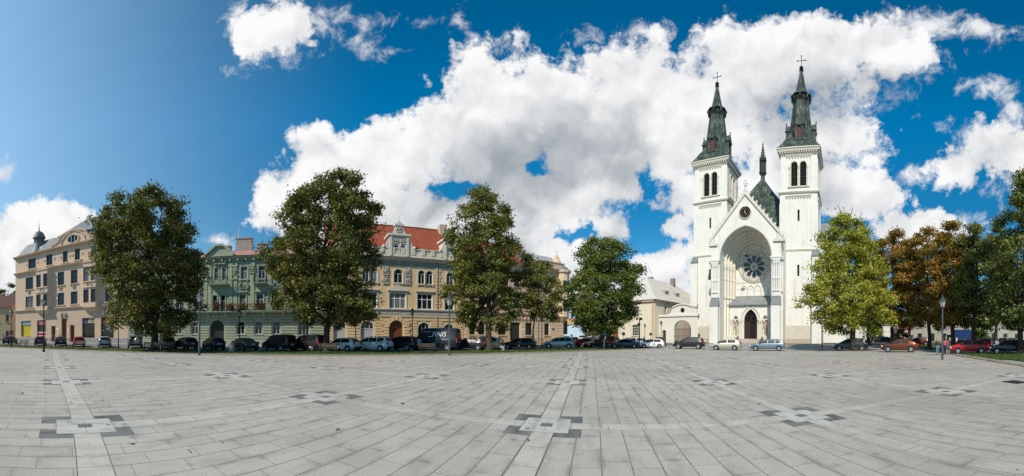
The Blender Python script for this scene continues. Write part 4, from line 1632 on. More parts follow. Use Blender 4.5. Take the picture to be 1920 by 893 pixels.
# ---- house 4: sand coloured corner house
B = Row('sand_house', 'sand coloured corner house with dark green windows, red hipped roof and a corner oriel', 868, 1056)
zg, zm, zt = (2.0, 4.15), (6.5, 8.8), (10.3, 12.4)
zc = 14.3
gx = [(880.3, 891), (898.2, 909.2), (934.3, 948.2), (985.6, 997.6), (1021, 1029.6)]
door = B.op(956.7, 975.3, .35, 4.15)
gops = [B.op(a, b, *zg) for a, b in gx]
mx_ = [(880.3, 891), (898.2, 909.2), (922, 933), (943, 953), (963, 974), (985.6, 998), (1021, 1029.4)]
mops = [B.op(a, b, *zm) for a, b in mx_]
tops = [B.op(a, b, *zt) for a, b in mx_]
wall = MB()
facade(wall, 0, B.w, Z0, zc, 0, gops + mops + tops + [door], .32)
side_walls(wall, B.w, 0, zc, 14)
courses(wall, 0, B.w, 1.45, 5.0, .62, gops + [door], .06, .05)
courses(wall, 0, B.w, 6.1, 9.9, .62, mops, .06, .05)
wall.build('wall', m_sand, B.o)
for a, b in ((0, door.xa), (door.xb, B.w + .05)):
    MB().box(a, b, -.08, 0, .3, 1.4, skip='k').build('plinth', M_plaster('ochre_plinth', (.5, .35, .19)), B.o)
tr = MB()
cornice(tr, 0, B.w + .2, 5.15, [(.06, 0), (.1, .3), (.3, .4), (.34, .6), (.02, .66)])
cornice(tr, 0, B.w + .3, zc - .6, [(.1, 0), (.16, .25), (.6, .42), (.68, .62), (.1, .75)])
cornice(tr, 0, B.w + .1, 9.75, [(.06, 0), (.1, .14), (.02, .2)])
k = 0
while .6 + k * .75 < B.w:
    x = .6 + k * .75
    tr.box(x - .12, x + .12, -.28, 0, 4.75, 5.14)
    k += 1
tr.box(B.x(1008), B.w, -.2, .2, zc + .16, zc + 1.2)
tr.box(B.x(1008) - .1, B.w + .1, -.32, .25, zc + 1.2, zc + 1.35)
tr.build('cornice', m_cream_d, B.o)
for o in gops + mops + tops:
    window(B.o, o, 0, m_wf_green, m_glass_d, 'cross', 's' if o in gops else 'bhs', m_cream_d, .2)
d = MB().box(door.xa, door.xb, .25, .32, door.za, door.zb)
for k in range(8):
    x = door.xa + (door.xb - door.xa) * (k + .5) / 8
    d.box(x - .03, x + .03, .22, .25, door.za, door.zb - .8)
d.build('door', m_wood_d, B.o)
# oriel at the corner with a pointed tin cap
orl = MB()
cx, cy, r = B.w - .1, .2, 1.35
orl.lathe([(.25, 4.3), (.8, 4.9), (r, 5.5), (r, 13.6), (r + .3, 13.9), (r + .35, 14.3)], cx, cy, 12)
orl.build('oriel', m_sand, B.o)
for k, zz in enumerate((6.6, 10.3)):
    for a in (-1.9, -1.2):
        o_ = window(B.o, Op(-.35, .35, 0, 2.0), 0, m_wf_green, m_glass_d, 'tee', None, None, -.04)
        o_.location = (cx + r * .985 * cos(a), cy + r * .985 * sin(a), zz)
        o_.rotation_euler = (0, 0, a + pi / 2)
cap = MB()
cap.lathe([(1.75, 14.3), (1.3, 14.9), (.6, 15.4), (.02, 15.9)], cx, cy + .4, 12)
cap.build('oriel_cap', M_plain('lead_grey', (.16, .18, .18), .55), B.o)
gb = MB()
gb.ext_x([(-.3, zc + 1.3), (1.2, zc + 1.3), (1.2, zc + 2.5), (.7, zc + 2.8), (.2, zc + 2.5), (.1, zc + 2.0), (-.3, zc + 1.7)], B.w - 1.6, B.w - .9)
gb.lathe([(.25, zc + 2.7), (.28, zc + 2.9), (.1, zc + 3.1), (.08, zc + 3.4), (.02, zc + 3.9)], B.w - 1.25, .7, 8)
gb.build('end_gable', m_sand, B.o)
tn = MB()
roof_quad(tn, [(B.x(1005), .4, zc + 1.2), (B.w - 1, .4, zc + 1.2), (B.w - 1, 2.6, zc + 2.9), (B.x(1005), 2.6, zc + 2.9)])
roof_quad(tn, [(B.x(1005), 2.6, zc + 2.9), (B.w - 1, 2.6, zc + 2.9), (B.w - 1, 12, zc + 1.2), (B.x(1005), 12, zc + 1.2)])
tn.build('tin_roof', m_tin, B.o)
rf = MB()
roof_quad(rf, [(0, -.5, zc + .15), (B.x(1013), -.5, zc + .15), (B.x(985), 5.5, 18.9), (0, 5.5, 18.9)])
roof_quad(rf, [(B.x(1013), -.5, zc + .15), (B.x(1013), 12, zc + .15), (B.x(985), 5.5, 18.9)])
roof_quad(rf, [(B.x(1013), 13, zc + .15), (0, 13, zc + .15), (0, 5.5, 18.9), (B.x(985), 5.5, 18.9)])
rfo = rf.build('roof', m_redtile, B.o)
for p in (922, 985):
    dm = MB()
    xm = B.x(p)
    dm.ext_y([(xm - .8, zc + .9), (xm + .8, zc + .9), (xm + .8, zc + 1.9), (xm + .45, zc + 2.35), (xm - .45, zc + 2.35), (xm - .8, zc + 1.9)], .4, 3.2)
    do = dm.build('dormer', m_zinc, rfo)
    MB().box(xm - .55, xm + .55, .36, .4, zc + 1.0, zc + 1.8).build('dormer_window', m_glass_d, B.o)
MB().box(B.x(994), B.x(1004), 4.4, 5.6, 16, 19.3).build('chimney', M_plain('red_brick', (.3, .1, .06), .9), rfo)
downpipe(B.o, B.x(1008), .4, zc - .3)
MB().box(B.x(1034.8), B.x(1039.2), -.08, -.045, 2.95, 3.3).build('street_sign', m_bluesign, B.o)
MB().box(B.x(979), B.x(984), -.08, -.045, 2.7, 3.1).build('notice_board', m_whitesign, B.o)
sg = MB().box(B.w + .15, B.w + 1.6, .6, .75, 2.2, 4.9)
sg.build('hanging_sign', m_wf_green, B.o)

# ------------------------------------------------------------------ the church
m_wall = M_plaster('church_limewash', (0.69, 0.676, 0.63), (.54, .49, .41), .34, .6, .3)
m_trim = M_plaster('church_stone_trim', (0.60, 0.565, 0.485), (.55, .52, .46), .3, .25, .2)
m_cop = M_copper('weathered_copper')
m_lead = M_tiles('lead_sheet', (0.20, 0.215, 0.22), (0.24, 0.255, 0.26), .8, 6.0, (0.11, 0.12, 0.125), .5, .3, .5)
m_leadp = M_plain('lead_cap', (.17, .185, .19), .55, var=.3)
m_stone = M_tiles('rough_stone', (0.36, 0.31, 0.26), (0.28, 0.25, 0.22), .7, .4, (0.2, 0.18, 0.16), .9, .3, .4)
m_black = M_plain('black_and_unlit_interior', (.008, .008, .009), .8, var=.05)  # black of clock face and eyes; elsewhere black panels stand in for unlit openings
m_louvre = M_plain('dark_louvre', (.022, .021, .022), .7)
m_oak = M_plain('church_door_oak', (.036, .018, .013), .55, var=.3)
m_gold = M_plain('gilt', (.62, .42, .12), .35, .6, var=.1)
m_redsh = M_plain('red_brown_shutter', (.09, .03, .025), .7)
m_statue = M_plain('weathered_sandstone', (.40, .30, .20), .9, var=.3)
CH_AZ = radians(55)
_o = wdir(CH_AZ) * 75 - wdir(CH_AZ + pi / 2) * 20.5
CH = thing('church', 'white twin towered church with copper spires, rose window in a deep arch and gable clock', 'church', (_o.x, _o.y, 0), rz_depth(CH_AZ))
GB = .4


def rot_copy(mb, k):
    c, s = (1, 0, -1, 0)[k], (0, 1, 0, -1)[k]
    out = MB()
    out.v = [(x * c - y * s, x * s + y * c, z) for x, y, z in mb.v]
    out.f = list(mb.f)
    out.m = list(mb.m)
    out.uv = dict(mb.uv)
    return out


def merge(a, b):
    n = len(a.v)
    a.v += b.v
    off = len(a.f)
    a.f += [tuple(i + n for i in f) for f in b.f]
    a.m += b.m
    for k, v in b.uv.items():
        a.uv[k + off] = v


def oct_pts(r, ph=pi / 8):
    return [(r * cos(ph + k * pi / 4), r * sin(ph + k * pi / 4)) for k in range(8)]


def tower(x, side):
    T = link('bell_tower', None, CH, (x, 4.28, 0))
    h = 4.28
    bel = [Op(-1.62, -.25, 35.0, 40.4, 'a', .75), Op(.38, 1.75, 35.0, 40.4, 'a', .75)]
    bel = [Op(-1.68, -.28, 35.0, 40.4, 'a', .75), Op(.28, 1.68, 35.0, 40.4, 'a', .75)]
    sl1 = Op(-.24, .24, 27.3, 29.8)
    sl2 = Op(-.24, .24, 15.2, 17.7)
    W_ = MB()
    for k in range(4):
        f = MB()
        facade(f, -h, h, GB, 21.0, -h, [sl2] if k in (0, 1) else [], .5)
        facade(f, -h + .12, h - .12, 21.0, 33.6, -h + .12, [sl1] if k in (0, 1) else [], .5)
        facade(f, -h + .25, h - .25, 33.6, 43.0, -h + .25, bel, .55)
        # corner strips and sunk panel edges
        for s in (-1, 1):
            a, b = (s * (h - .12), s * (h - 1.5))
            f.box(min(a, b), max(a, b), -h - .0, -h + .12, 21.4, 31.2, skip='k')
            a, b = (s * (h - .25), s * (h - 1.7))
            f.box(min(a, b), max(a, b), -h + .12, -h + .25, 34.2, 41.1, skip='k')
        merge(W_, rot_copy(f, k))
    W_.build('tower_wall', m_wall, T)
    P = MB()
    P.box(-h - .14, h + .14, -h - .14, h + .14, GB, 4.4)
    P.build('plinth', M_plaster('church_base_render', (.54, .50, .42), amt=.3, streak=.3), T)
    S = MB()
    S.box(-h - .25, h + .25, -h - .25, h + .25, GB - .2, 1.5)
    for f_ in ():
        pass
    S.build('stone_footing', M_plaster('sandstone_footing', (.42, .36, .29), amt=.5, streak=.4), T)
    sq = lambda r: [(-r, -r), (r, -r), (r, r), (-r, r)]
    for z, o in ((20.7, .22), (33.4, .28)):
        C = MB()
        C.frustum(sq(h + o * .4), z, sq(h + o), z + .3)
        C.frustum(sq(h + o), z + .3, sq(h - .05), z + .75)
        C.build('string_course', m_trim, T)
    C = MB()
    C.frustum(sq(h - .15), 41.9, sq(h + .1), 42.5)
    C.frustum(sq(h + .35), 42.55, sq(h + .5), 43.1)
    C.frustum(sq(h + .6), 43.1, sq(h + .6), 43.35)
    for k in range(4):
        d = MB()
        for i in range(16):
            d.box(-h + .1 + i * .53, -h + .32 + i * .53, -h - .3, -h + .2, 42.2, 42.55)
        for (z, n) in ((41.35, 9), (32.4, 9)):     # little blind arches in relief
            y = -h + (.13 if z > 40 else .0)
            d.box(-2.9, 2.9, y - .1, y + .2, z + .42, z + .54)
            for i in range(n):
                xx = -2.55 + i * 5.1 / (n - 1)
                d.ext_y([(xx - .3, z + .42), (xx - .2, z + .42), (xx, z + .1), (xx + .2, z + .42), (xx + .3, z + .42), (xx + .06, z - .12), (xx - .06, z - .12)], y - .1, y + .2)
        for o in bel:
            ring(d, o.outline(.02), o.outline(.22), -h + .1, -h + .25)
        for xx in (-1.98, 0, 1.98):
            d.lathe([(.2, 34.9), (.2, 35.1), (.13, 35.2), (.13, 38.7), (.2, 38.9), (.26, 39.3)], xx, -h + .13, 8)
            for zz in (36.4, 37.6):
                d.lathe([(.17, zz), (.17, zz + .12)], xx, -h + .13, 8)
        d.box(-2.4, 2.4, -h + .0, -h + .25, 34.75, 34.98)
        merge(C, rot_copy(d, k))
    C.build('cornice', m_trim, T)
    for k in range(4):
        for o in bel:
            l = MB()
            l.box(o.xa, o.xb, -h + .62, -h + .66, o.za, o.zb)
            n = 15
            for i in range(n):
                z = o.za + .1 + i * (o.zb - o.za - .3) / n
                l.poly([(o.xa, -h + .4, z), (o.xb, -h + .4, z), (o.xb, -h + .62, z + .24), (o.xa, -h + .62, z + .24)])
            l.box((o.xa + o.xb) / 2 - .04, (o.xa + o.xb) / 2 + .04, -h + .36, -h + .4, o.za, o.zb - .1)
            l.box(o.xa, o.xb, -h + .35, -h + .39, 37.0, 37.14)
            rot_copy(l, k).build('belfry_louvre', m_louvre, T)
        if k in (0, 1):
            for o, yy in ((sl1, -h + .5), (sl2, -h + .4)):
                rot_copy(MB().box(o.xa, o.xb, yy, yy + .05, o.za, o.zb), k).build('slit_window', m_black, T)
    # outer corner buttresses with lead set-offs
    sx = side
    for (cx, cy, wx, wy) in ((sx * (h - .5), -h - .3, 1.5, 1.0), (sx * (h + .3), -h + .8, 1.0, 1.6), (-sx * (h - .5), -h - .3, 1.5, 1.0), (sx * (h + .3), h - .8, 1.0, 1.6)):
        bt = MB()
        bt.box(cx - wx / 2, cx + wx / 2, cy - wy / 2, cy + wy / 2, GB, 8.6)
        k = .78
        bt.box(cx - wx / 2 * .97, cx + wx / 2 * .97, cy - wy / 2 + (.22 if wy < wx else 0), cy + wy / 2, 8.6, 19.4)
        bo_ = bt.build('buttress', m_wall, T)
        for z0, g in ((8.6, 0), (19.4, .05)):
            d = 1.35
            a = [(cx - wx / 2 - .06, cy - wy / 2 - .06 + g), (cx + wx / 2 + .06, cy - wy / 2 - .06 + g), (cx + wx / 2 + .06, cy + wy / 2), (cx - wx / 2 - .06, cy + wy / 2)]
            if wy < wx:
                b = [(cx - wx / 2, cy + wy / 2 - .15), (cx + wx / 2, cy + wy / 2 - .15), (cx + wx / 2, cy + wy / 2), (cx - wx / 2, cy + wy / 2)]
            else:
                e = cx - sx * (wx / 2 - .1)
                b = [(min(e, e + .05 * sx), cy - wy / 2), (max(e, e + .05 * sx), cy - wy / 2), (max(e, e + .05 * sx), cy + wy / 2), (min(e, e + .05 * sx), cy + wy / 2)]
            MB().frustum(a, z0 + .003, b, z0 + d).build('buttress_cap', m_leadp, T)
    # spire
    s = MB()
    s.frustum(sq(h + .62), 43.36, sq(h + .1), 43.9)
    s.frustum(sq(h + .1), 43.9, [(x_ * .72, y_ * .72) for x_, y_ in sq(h)], 46.2)
    s.frustum(oct_pts(3.65), 43.9, oct_pts(2.72), 48.2)
    s.frustum(oct_pts(2.72), 48.2, oct_pts(1.78), 56.0)
    for a, b in ((-1, -1), (1, -1), (1, 1), (-1, 1)):
        c = 3.2
        s.frustum([(a * 4.3, b * 4.3), (a * 1.7, b * 4.1), (a * 1.4, b * 1.4), (a * 4.1, b * 1.7)] if True else [], 43.9, [(a * 1.75, b * 1.75)] * 4, 48.4)
    s.frustum(oct_pts(1.8), 55.6, oct_pts(2.35), 56.3)
    s.frustum(oct_pts(2.05), 56.3, oct_pts(2.05), 57.0)
    s.frustum(oct_pts(2.5), 57.0, oct_pts(2.5), 57.25)
    s.frustum(oct_pts(2.5), 57.25, oct_pts(1.35), 57.75)
    s.frustum(oct_pts(1.35), 57.75, oct_pts(.22), 63.4)
    for k in range(8):
        a = pi / 8 + k * pi / 4
        for (r0, z0, r1, z1) in ((3.68, 43.95, 2.75, 48.2), (2.75, 48.2, 1.81, 55.7), (1.37, 57.75, .25, 63.3)):
            s.tube([(r0 * cos(a), r0 * sin(a), z0), (r1 * cos(a), r1 * sin(a), z1)], .09, 5)
        a2 = k * pi / 4
        s.tube([(2.2 * cos(a2), 2.2 * sin(a2), 56.3), (2.2 * cos(a2), 2.2 * sin(a2), 57.0)], .16, 6)
    sp_o = s.build('spire', m_cop, T)
    g = MB()
    for k in range(8):
        a = k * pi / 4
        d = MB()
        d.poly([(-.42, -1.915, 56.42), (.42, -1.915, 56.42), (.42, -1.915, 56.7), (0, -1.915, 56.95), (-.42, -1.915, 56.7)])
        for (X, Y, Z) in [v for v in d.v]:
            pass
        c_, s_ = cos(a), sin(a)
        d.v = [(X * c_ - Y * s_, X * s_ + Y * c_, Z) for X, Y, Z in d.v]
        d.build('gallery_opening', m_black, T)
    for k in range(4):
        l = MB()
        y0 = -3.45
        l.box(-1.15, 1.15, y0 - .12, -2.0, 45.6, 45.95)
        for xx in (-.95, .75):
            l.box(xx, xx + .2, y0, -2.0, 45.95, 49.0)
            l.ball((xx + .1, y0 - .05, 49.1), .2, 6)
        o = Op(-.6, .6, 46.1, 49.0, 'p', .9)
        ring(l, o.outline(.0), o.outline(.2), y0 + .05, y0 + .35)
        l.ext_y([(-1.25, 48.9), (1.25, 48.9), (1.1, 49.1), (0, 51.0), (-1.1, 49.1)], y0 - .1, y0 + .1)
        l.poly([(-1.2, y0 - .05, 49.0), (0, y0 - .05, 50.95), (0, -2.0, 50.6), (-1.2, -2.3, 49.0)])
        l.poly([(1.2, y0 - .05, 49.0), (0, y0 - .05, 50.95), (0, -2.0, 50.6), (1.2, -2.3, 49.0)])
        l.lathe([(.12, 50.9), (.16, 51.2), (.03, 51.7)], 0, y0, 6)
        lo = rot_copy(l, k).build('lucarne', m_cop, T)
        rot_copy(MB().poly([(x_, y0 + .3, z_) for x_, z_ in o.outline()]), k).build('lucarne_shutter', m_redsh, T)
    c = MB()
    c.lathe([(.3, 63.2), (.55, 63.45), (.3, 63.6), (.15, 63.65), (.46, 63.95), (.5, 64.15), (.4, 64.35), (.1, 64.5), (.05, 64.9)], 0, 0, 10)
    c.tube([(0, 0, 64.4), (0, 0, 66.9)], .07, 6)
    c.tube([(-.95, 0, 65.8), (.95, 0, 65.8)], .07, 6)
    c.tube([(0, -.35, 65.8), (0, .35, 65.8)], .05, 5)
    for q in ((-.95, 65.8), (.95, 65.8), (0, 66.9)):
        c.ball((q[0], 0, q[1]), .16, 6)
    c.build('cross', m_iron, T, True)
    return T


tower(-10.33, -1)
tower(10.33, 1)

# porch between the towers: gabled front with the deep stepped arch
PF = -5.9
HW = 7.6
arch = Op(-5.62, 5.62, 1.2, 25.0, 'p', 6.7)
po = MB()
facade(po, -HW, HW, GB, 22.5, PF, [Op(-5.62, 5.62, GB - .1, 25.0, 'p', 6.7)], 3.0)
# gable field above the springing, fitted round the crown of the arch
ap = arch_pts(-5.62, 5.62, 18.3, 25.0, 'p', 16)
up = [(x, z) for x, z in ap if z > 22.5]
po2 = MB()
ga = lambda x: 31.6 - (31.6 - 22.5) * abs(x) / HW
keep = [p for p in ap]
prev = None
xs = sorted(set([-HW, HW, 0] + [p[0] for p in ap]))


def arch_z(x):
    for (xa, za), (xb, zb_) in zip(ap, ap[1:]):
        if xa <= x <= xb:
            return za + (zb_ - za) * (x - xa) / (xb - xa + 1e-9)
    return 22.5


for a, b in zip(xs, xs[1:]):
    if b - a < 1e-4:
        continue
    za, zb_ = (max(22.5, arch_z(a)), max(22.5, arch_z(b)))
    po2.poly([(a, PF, za), (b, PF, zb_), (b, PF, ga(b)), (a, PF, ga(a))])
# the lower sheet of facade() filled a rectangle up to 22.5 only beside the arch: trim it there
po = MB()
low = [(x, z) for x, z in ap]
zs_ = [GB, 18.3]
for s in (-1, 1):
    po.poly([(s * 5.62, PF, GB), (s * HW, PF, GB), (s * HW, PF, 22.5), (s * 5.62, PF, 22.5), (s * 5.62, PF, 18.3)])
for (xa, za), (xb, zb_) in zip(ap, ap[1:]):
    if min(za, zb_) < 22.5:
        po.poly([(xa, PF, za), (xb, PF, zb_), (xb, PF, max(22.5, zb_)), (xa, PF, max(22.5, za))])
merge(po, po2)
soff = [(-5.62, GB)] + ap + [(5.62, GB)]
DP = 3.0
for p, q in zip(soff, soff[1:]):
    po.poly([(p[0], PF, p[1]), (q[0], PF, q[1]), (q[0], PF + DP, q[1]), (p[0], PF + DP, p[1])])
# side walls and roof of the porch
for s in (-1, 1):
    po.poly([(s * HW, PF, GB), (s * HW, 1, GB), (s * HW, 1, 22.5), (s * HW, PF, 22.5)])
po.build('porch_wall', m_wall, CH)
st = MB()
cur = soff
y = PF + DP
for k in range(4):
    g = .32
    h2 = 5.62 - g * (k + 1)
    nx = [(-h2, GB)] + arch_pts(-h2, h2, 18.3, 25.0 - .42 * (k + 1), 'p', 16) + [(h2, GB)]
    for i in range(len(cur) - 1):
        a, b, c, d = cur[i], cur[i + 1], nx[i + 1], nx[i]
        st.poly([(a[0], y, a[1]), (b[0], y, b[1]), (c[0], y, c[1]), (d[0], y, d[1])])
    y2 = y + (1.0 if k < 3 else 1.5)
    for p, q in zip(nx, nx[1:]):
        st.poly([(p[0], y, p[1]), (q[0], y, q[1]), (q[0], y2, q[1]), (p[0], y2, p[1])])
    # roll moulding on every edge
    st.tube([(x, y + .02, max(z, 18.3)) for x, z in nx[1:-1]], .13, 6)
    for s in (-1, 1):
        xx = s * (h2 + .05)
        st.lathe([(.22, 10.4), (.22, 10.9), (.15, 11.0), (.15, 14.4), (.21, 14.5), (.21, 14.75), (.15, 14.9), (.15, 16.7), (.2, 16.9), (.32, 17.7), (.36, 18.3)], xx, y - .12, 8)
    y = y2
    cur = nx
st.build('stepped_arch', M_plaster('arch_stone_bounce_lit', (0.74, 0.70, 0.60), (.55, .52, .46), .2, .2, .2), CH)  # paler than the stone trim: bounced light in the recess put into the colour
BW = y - .002
bw = MB()
bw.poly([(x, BW, z) for x, z in cur])
bw.build('rose_wall', m_wall, CH)
# gable copings with crockets, finial, kneelers
gc = MB()
for s in (-1, 1):
    gc.ext_y([(s * HW * 1.06, 21.9), (s * HW * 1.06, 22.7), (0, 32.3), (0, 31.45)], PF - .3, PF + .55)
    a = (s * HW * .8, s * HW * 1.08)
    gc.box(min(a), max(a), PF - .35, PF + 1.6, 21.3, 21.9)
    a = (s * HW * .88, s * HW * 1.04)
    gc.box(min(a), max(a), PF - .2, PF + 1.4, 21.9, 22.9)
    for k in range(1, 10):
        t = k / 10
        xx, zz = s * HW * 1.03 * (1 - t), 22.6 + (32.2 - 22.6) * t
        gc.box(xx - .16, xx + .16, PF - .05, PF + .3, zz, zz + .5)
        gc.ball((xx + s * .1, PF + .12, zz + .55), .22, 6)
gc.lathe([(.4, 31.8), (.45, 32.4), (.2, 32.6), (.18, 33.2), (.32, 33.4), (.14, 33.6), (.1, 34.6)], 0, PF + .1, 8)
gc.box(-.55, .55, PF + .03, PF + .17, 33.75, 33.98)
gc.ball((0, PF + .1, 34.5), .2, 6)
rg = []
ring(gc, soff[1:-1], [(x * 1.05, z + (.28 if abs(x) < 5 else .0)) for x, z in soff[1:-1]], PF - .1, PF)
gc.build('gable_coping', m_trim, CH)
pr = MB()
for s in (-1, 1):
    roof_quad(pr, [(s * HW, PF + .5, 22.4), (s * HW, 2.5, 22.4), (0, 2.5, 31.5), (0, PF + .5, 31.5)])
pr.build('porch_roof', m_lead, CH)
# clock
cz, cr = 27.75, 1.22
circ = lambda r, n=28, cx=0., cz_=cz: [(cx + r * cos(2 * pi * k / n), cz_ + r * sin(2 * pi * k / n)) for k in range(n)]
ck = MB().ext_y(circ(cr), PF - .1, PF - .02)
cko = ck.build('clock_face', m_black, CH)
cr_ = MB()
ring(cr_, circ(cr), circ(cr + .17), PF - .2, PF, 0, True)
cr_.build('clock_ring', m_trim, cko)
hn = MB()


def hand(a, ln, w, y):
    d = Vector((sin(a), cos(a)))
    n = Vector((d.y, -d.x))
    p = [(-d * .25 + n * w), (d * ln), (-d * .25 - n * w)]
    hn.poly([(q.x, y, cz + q.y) for q in p])


hand(radians(-8), .75, .09, PF - .16)
hand(radians(147), 1.0, .07, PF - .17)
hn.build('clock_hands', m_gold, cko)
NUM = ['XII', 'I', 'II', 'III', 'IV', 'V', 'VI', 'VII', 'VIII', 'IX', 'X', 'XI']
for i, s in enumerate(NUM):
    a = 2 * pi * i / 12
    r = cr * .76
    text('numeral', s, .27, m_gold, cko, (r * sin(a), PF - .108, cz + r * cos(a) - .1), ext=.004, ry=0.0).rotation_euler = (pi / 2, -a if False else 0, 0)
# piers: shafts, capitals and lead set-offs
for s in (-1, 1):
    pi_ = MB()
    cp = MB()
    xx = s * 6.65
    pi_.box(xx - .95, xx + .95, PF - .85, PF - .002, GB, 8.3)
    cp.frustum([(xx - 1.02, PF - .95), (xx + 1.02, PF - .95), (xx + 1.02, PF), (xx - 1.02, PF)], 8.31, [(xx - .95, PF - .1), (xx + .95, PF - .1), (xx + .95, PF), (xx - .95, PF)], 10.2)
    pi_.box(xx - .8, xx + .8, PF - .22, PF - .002, 10.2, 11.2)
    for d in (-.5, .0, .5):
        pi_.lathe([(.3, 11.2), (.3, 11.5), (.21, 11.6), (.21, 13.6), (.28, 13.7), (.28, 14.0), (.21, 14.1), (.21, 16.6), (.28, 16.8), (.42, 17.6)], xx + d, PF - .16, 8)
    pi_.box(xx - 1.05, xx + 1.05, PF - .5, PF - .002, 17.6, 17.95)
    pi_.box(xx - 1.2, xx + 1.2, PF - .6, PF - .002, 17.95, 18.3)
    # outer flank of the right and left pier
    e = s * HW
    for d in (.6, 1.4):
        pi_.lathe([(.26, 11.2), (.2, 11.5), (.2, 16.6), (.36, 17.6)], e + s * .1, PF + d, 8)
    a = (e, e + s * .45)
    pi_.box(min(a), max(a), PF - .1, PF + 2.0, 17.6, 18.3)
    pi_.box(min(a), max(a), PF + .0, PF + 2.2, GB, 10.6)
    po_ = pi_.build('pier', m_wall, CH)
    cp.build('pier_cap', m_leadp, po_)
# rose window
RZ = 17.9
ro = link('rose_window', MB().ext_y(circ(2.85, 40, 0, RZ), BW - .14, BW - .06).mesh('rose_window', m_glass_d), CH)
tr = MB()
ring(tr, circ(2.82, 40, 0, RZ), circ(3.25, 40, 0, RZ), BW - .42, BW, 0, True)
ring(tr, circ(3.25, 40, 0, RZ), circ(3.6, 40, 0, RZ), BW - .25, BW, 0, True)
ring(tr, circ(.48, 20, 0, RZ), circ(.85, 20, 0, RZ), BW - .36, BW - .14, 0, True)
for k in range(10):
    a = 2 * pi * (k + .5) / 10 + pi / 2
    tr.tube([(.8 * cos(a), BW - .22, RZ + .8 * sin(a)), (2.2 * cos(a), BW - .22, RZ + 2.2 * sin(a))], [.075, .12], 6)
    b = 2 * pi * k / 10 + pi / 2
    c0 = (2.08 * cos(b), 2.08 * sin(b))
    pts = []
    for i in range(9):
        t = b - pi * .5 + pi * i / 8
        pts.append((c0[0] + .6 * cos(t), BW - .22, RZ + c0[1] + .6 * sin(t)))
    tr.tube(pts, .12, 6)
    q = 2.62
    tr.ext_y([(q * cos(a) + .26 * cos(2 * pi * i / 8), RZ + q * sin(a) + .26 * sin(2 * pi * i / 8)) for i in range(8)], BW - .25, BW - .13)
    tr.tube([(.15 * cos(b), BW - .2, RZ + .15 * sin(b)), (.5 * cos(b), BW - .2, RZ + .5 * sin(b))], .06, 5)
    dd = MB()
tr.build('tracery', m_trim, ro)
for k in range(10):
    dk = MB()
    a = 2 * pi * (k + .5) / 10 + pi / 2
    dk.ext_y([(3.03 * cos(a) + .13 * cos(2 * pi * i / 8), RZ + 3.03 * sin(a) + .13 * sin(2 * pi * i / 8)) for i in range(8)], BW - .44, BW - .421)
    dk.build('tracery_hole', m_black, ro)
wt = MB()
for k in range(10):      # star ribs over the wheel
    a = 2 * pi * (k + .5) / 10 + pi / 2
    if sin(a) > -.1:
        b0, b1 = a - pi / 10, a + pi / 10
        for b in (b0, b1):
            wt.tube([(3.6 * cos(b), BW - .04, RZ + 3.6 * sin(b)), (4.25 * cos(a), BW - .04, RZ + (4.6 if abs(cos(a)) < .6 else 4.4) * sin(a))], .07, 5)
for k in range(4):
    xa = -3.2 + k * 1.6
    o = Op(xa + .12, xa + 1.48, 11.4, 13.7, 'p', 1.0)
    ring(wt, o.outline(0), o.outline(.13), BW - .16, BW)
wt.box(-4.3, 4.3, BW - .2, BW, 11.2, 11.4)
wt.tube([(-4.25, BW - .05, 14.35), (4.25, BW - .05, 14.35)], .06, 5)
wt.build('wall_tracery', m_trim, CH)
cw = MB()
cw.tube([(0, PF + 1.2, 24.9), (0, PF + 1.2, 19.3)], .02, 4)
cw.tube([(-5.5, PF + 1.2, 18.3), (0, PF + 1.2, 19.2), (5.5, PF + 1.2, 18.2)], .02, 4)
cw.tube([(-.35, PF + 1.2, 19.0), (.35, PF + 1.2, 19.0)], .25, 6)
cw.build('hanging_lamp', m_iron, CH)
# vestibule with the portal under a lean-to lead roof
VF = -1.5
dr = Op(-1.55, 1.55, 1.45, 8.0, 'p', 2.6)
n1 = Op(-3.95, -2.75, 2.2, 6.6, 'p', 1.2)
n2 = Op(2.75, 3.95, 2.2, 6.6, 'p', 1.2)
hv = 4.9
ve = MB()
facade(ve, -hv, hv, GB, 9.0, VF, [dr, n1, n2], .8)
ve.poly([(n1.xa, VF + .6, 2.2), (n1.xb, VF + .6, 2.2), (n1.xb, VF + .6, 6.6), (n1.xa, VF + .6, 6.6)])
ve.poly([(n2.xa, VF + .6, 2.2), (n2.xb, VF + .6, 2.2), (n2.xb, VF + .6, 6.6), (n2.xa, VF + .6, 6.6)])
ve.build('vestibule_wall', m_wall, CH)
vt = MB()
for k in range(3):
    ring(vt, dr.outline(.03 + .28 * k), dr.outline(.26 + .28 * k), VF - .12 - .14 * k + .2, VF + (.0 if k else .3))
for n in (n1, n2):
    ring(vt, n.outline(.02), n.outline(.25), VF - .15, VF)
for xx in (-2.5, -2.05, 2.05, 2.5, -4.3, 4.3):
    vt.lathe([(.24, 1.3), (.24, 1.6), (.14, 1.7), (.14, 4.7), (.2, 4.9), (.3, 5.4), (.3, 5.6)], xx, VF - .18, 8)
for s in (-1, 1):
    a = (s * 1.7, s * 4.6)
    vt.box(min(a), max(a), VF - .3, VF - .002, 5.6, 5.85)
    a = (s * 2.9, s * 5.5)
    vt.box(min(a), max(a), VF - .7, VF - .002, GB, 2.1)
vt.build('portal_moulding', m_trim, CH)
d = MB()
d.box(-1.55, -.1, VF + .5, VF + .6, 1.45, 5.2)
d.box(1.0, 1.55, VF + .5, VF + .6, 1.45, 5.2)
for xx in (-1.3, -.75):
    for zz in (1.7, 2.9, 4.1):
        d.box(xx, xx + .42, VF + .46, VF + .5, zz, zz + .95)
for zz in (5.2, 6.4):
    d.box(-1.55, 1.55, VF + .46, VF + .62, zz, zz + .16)
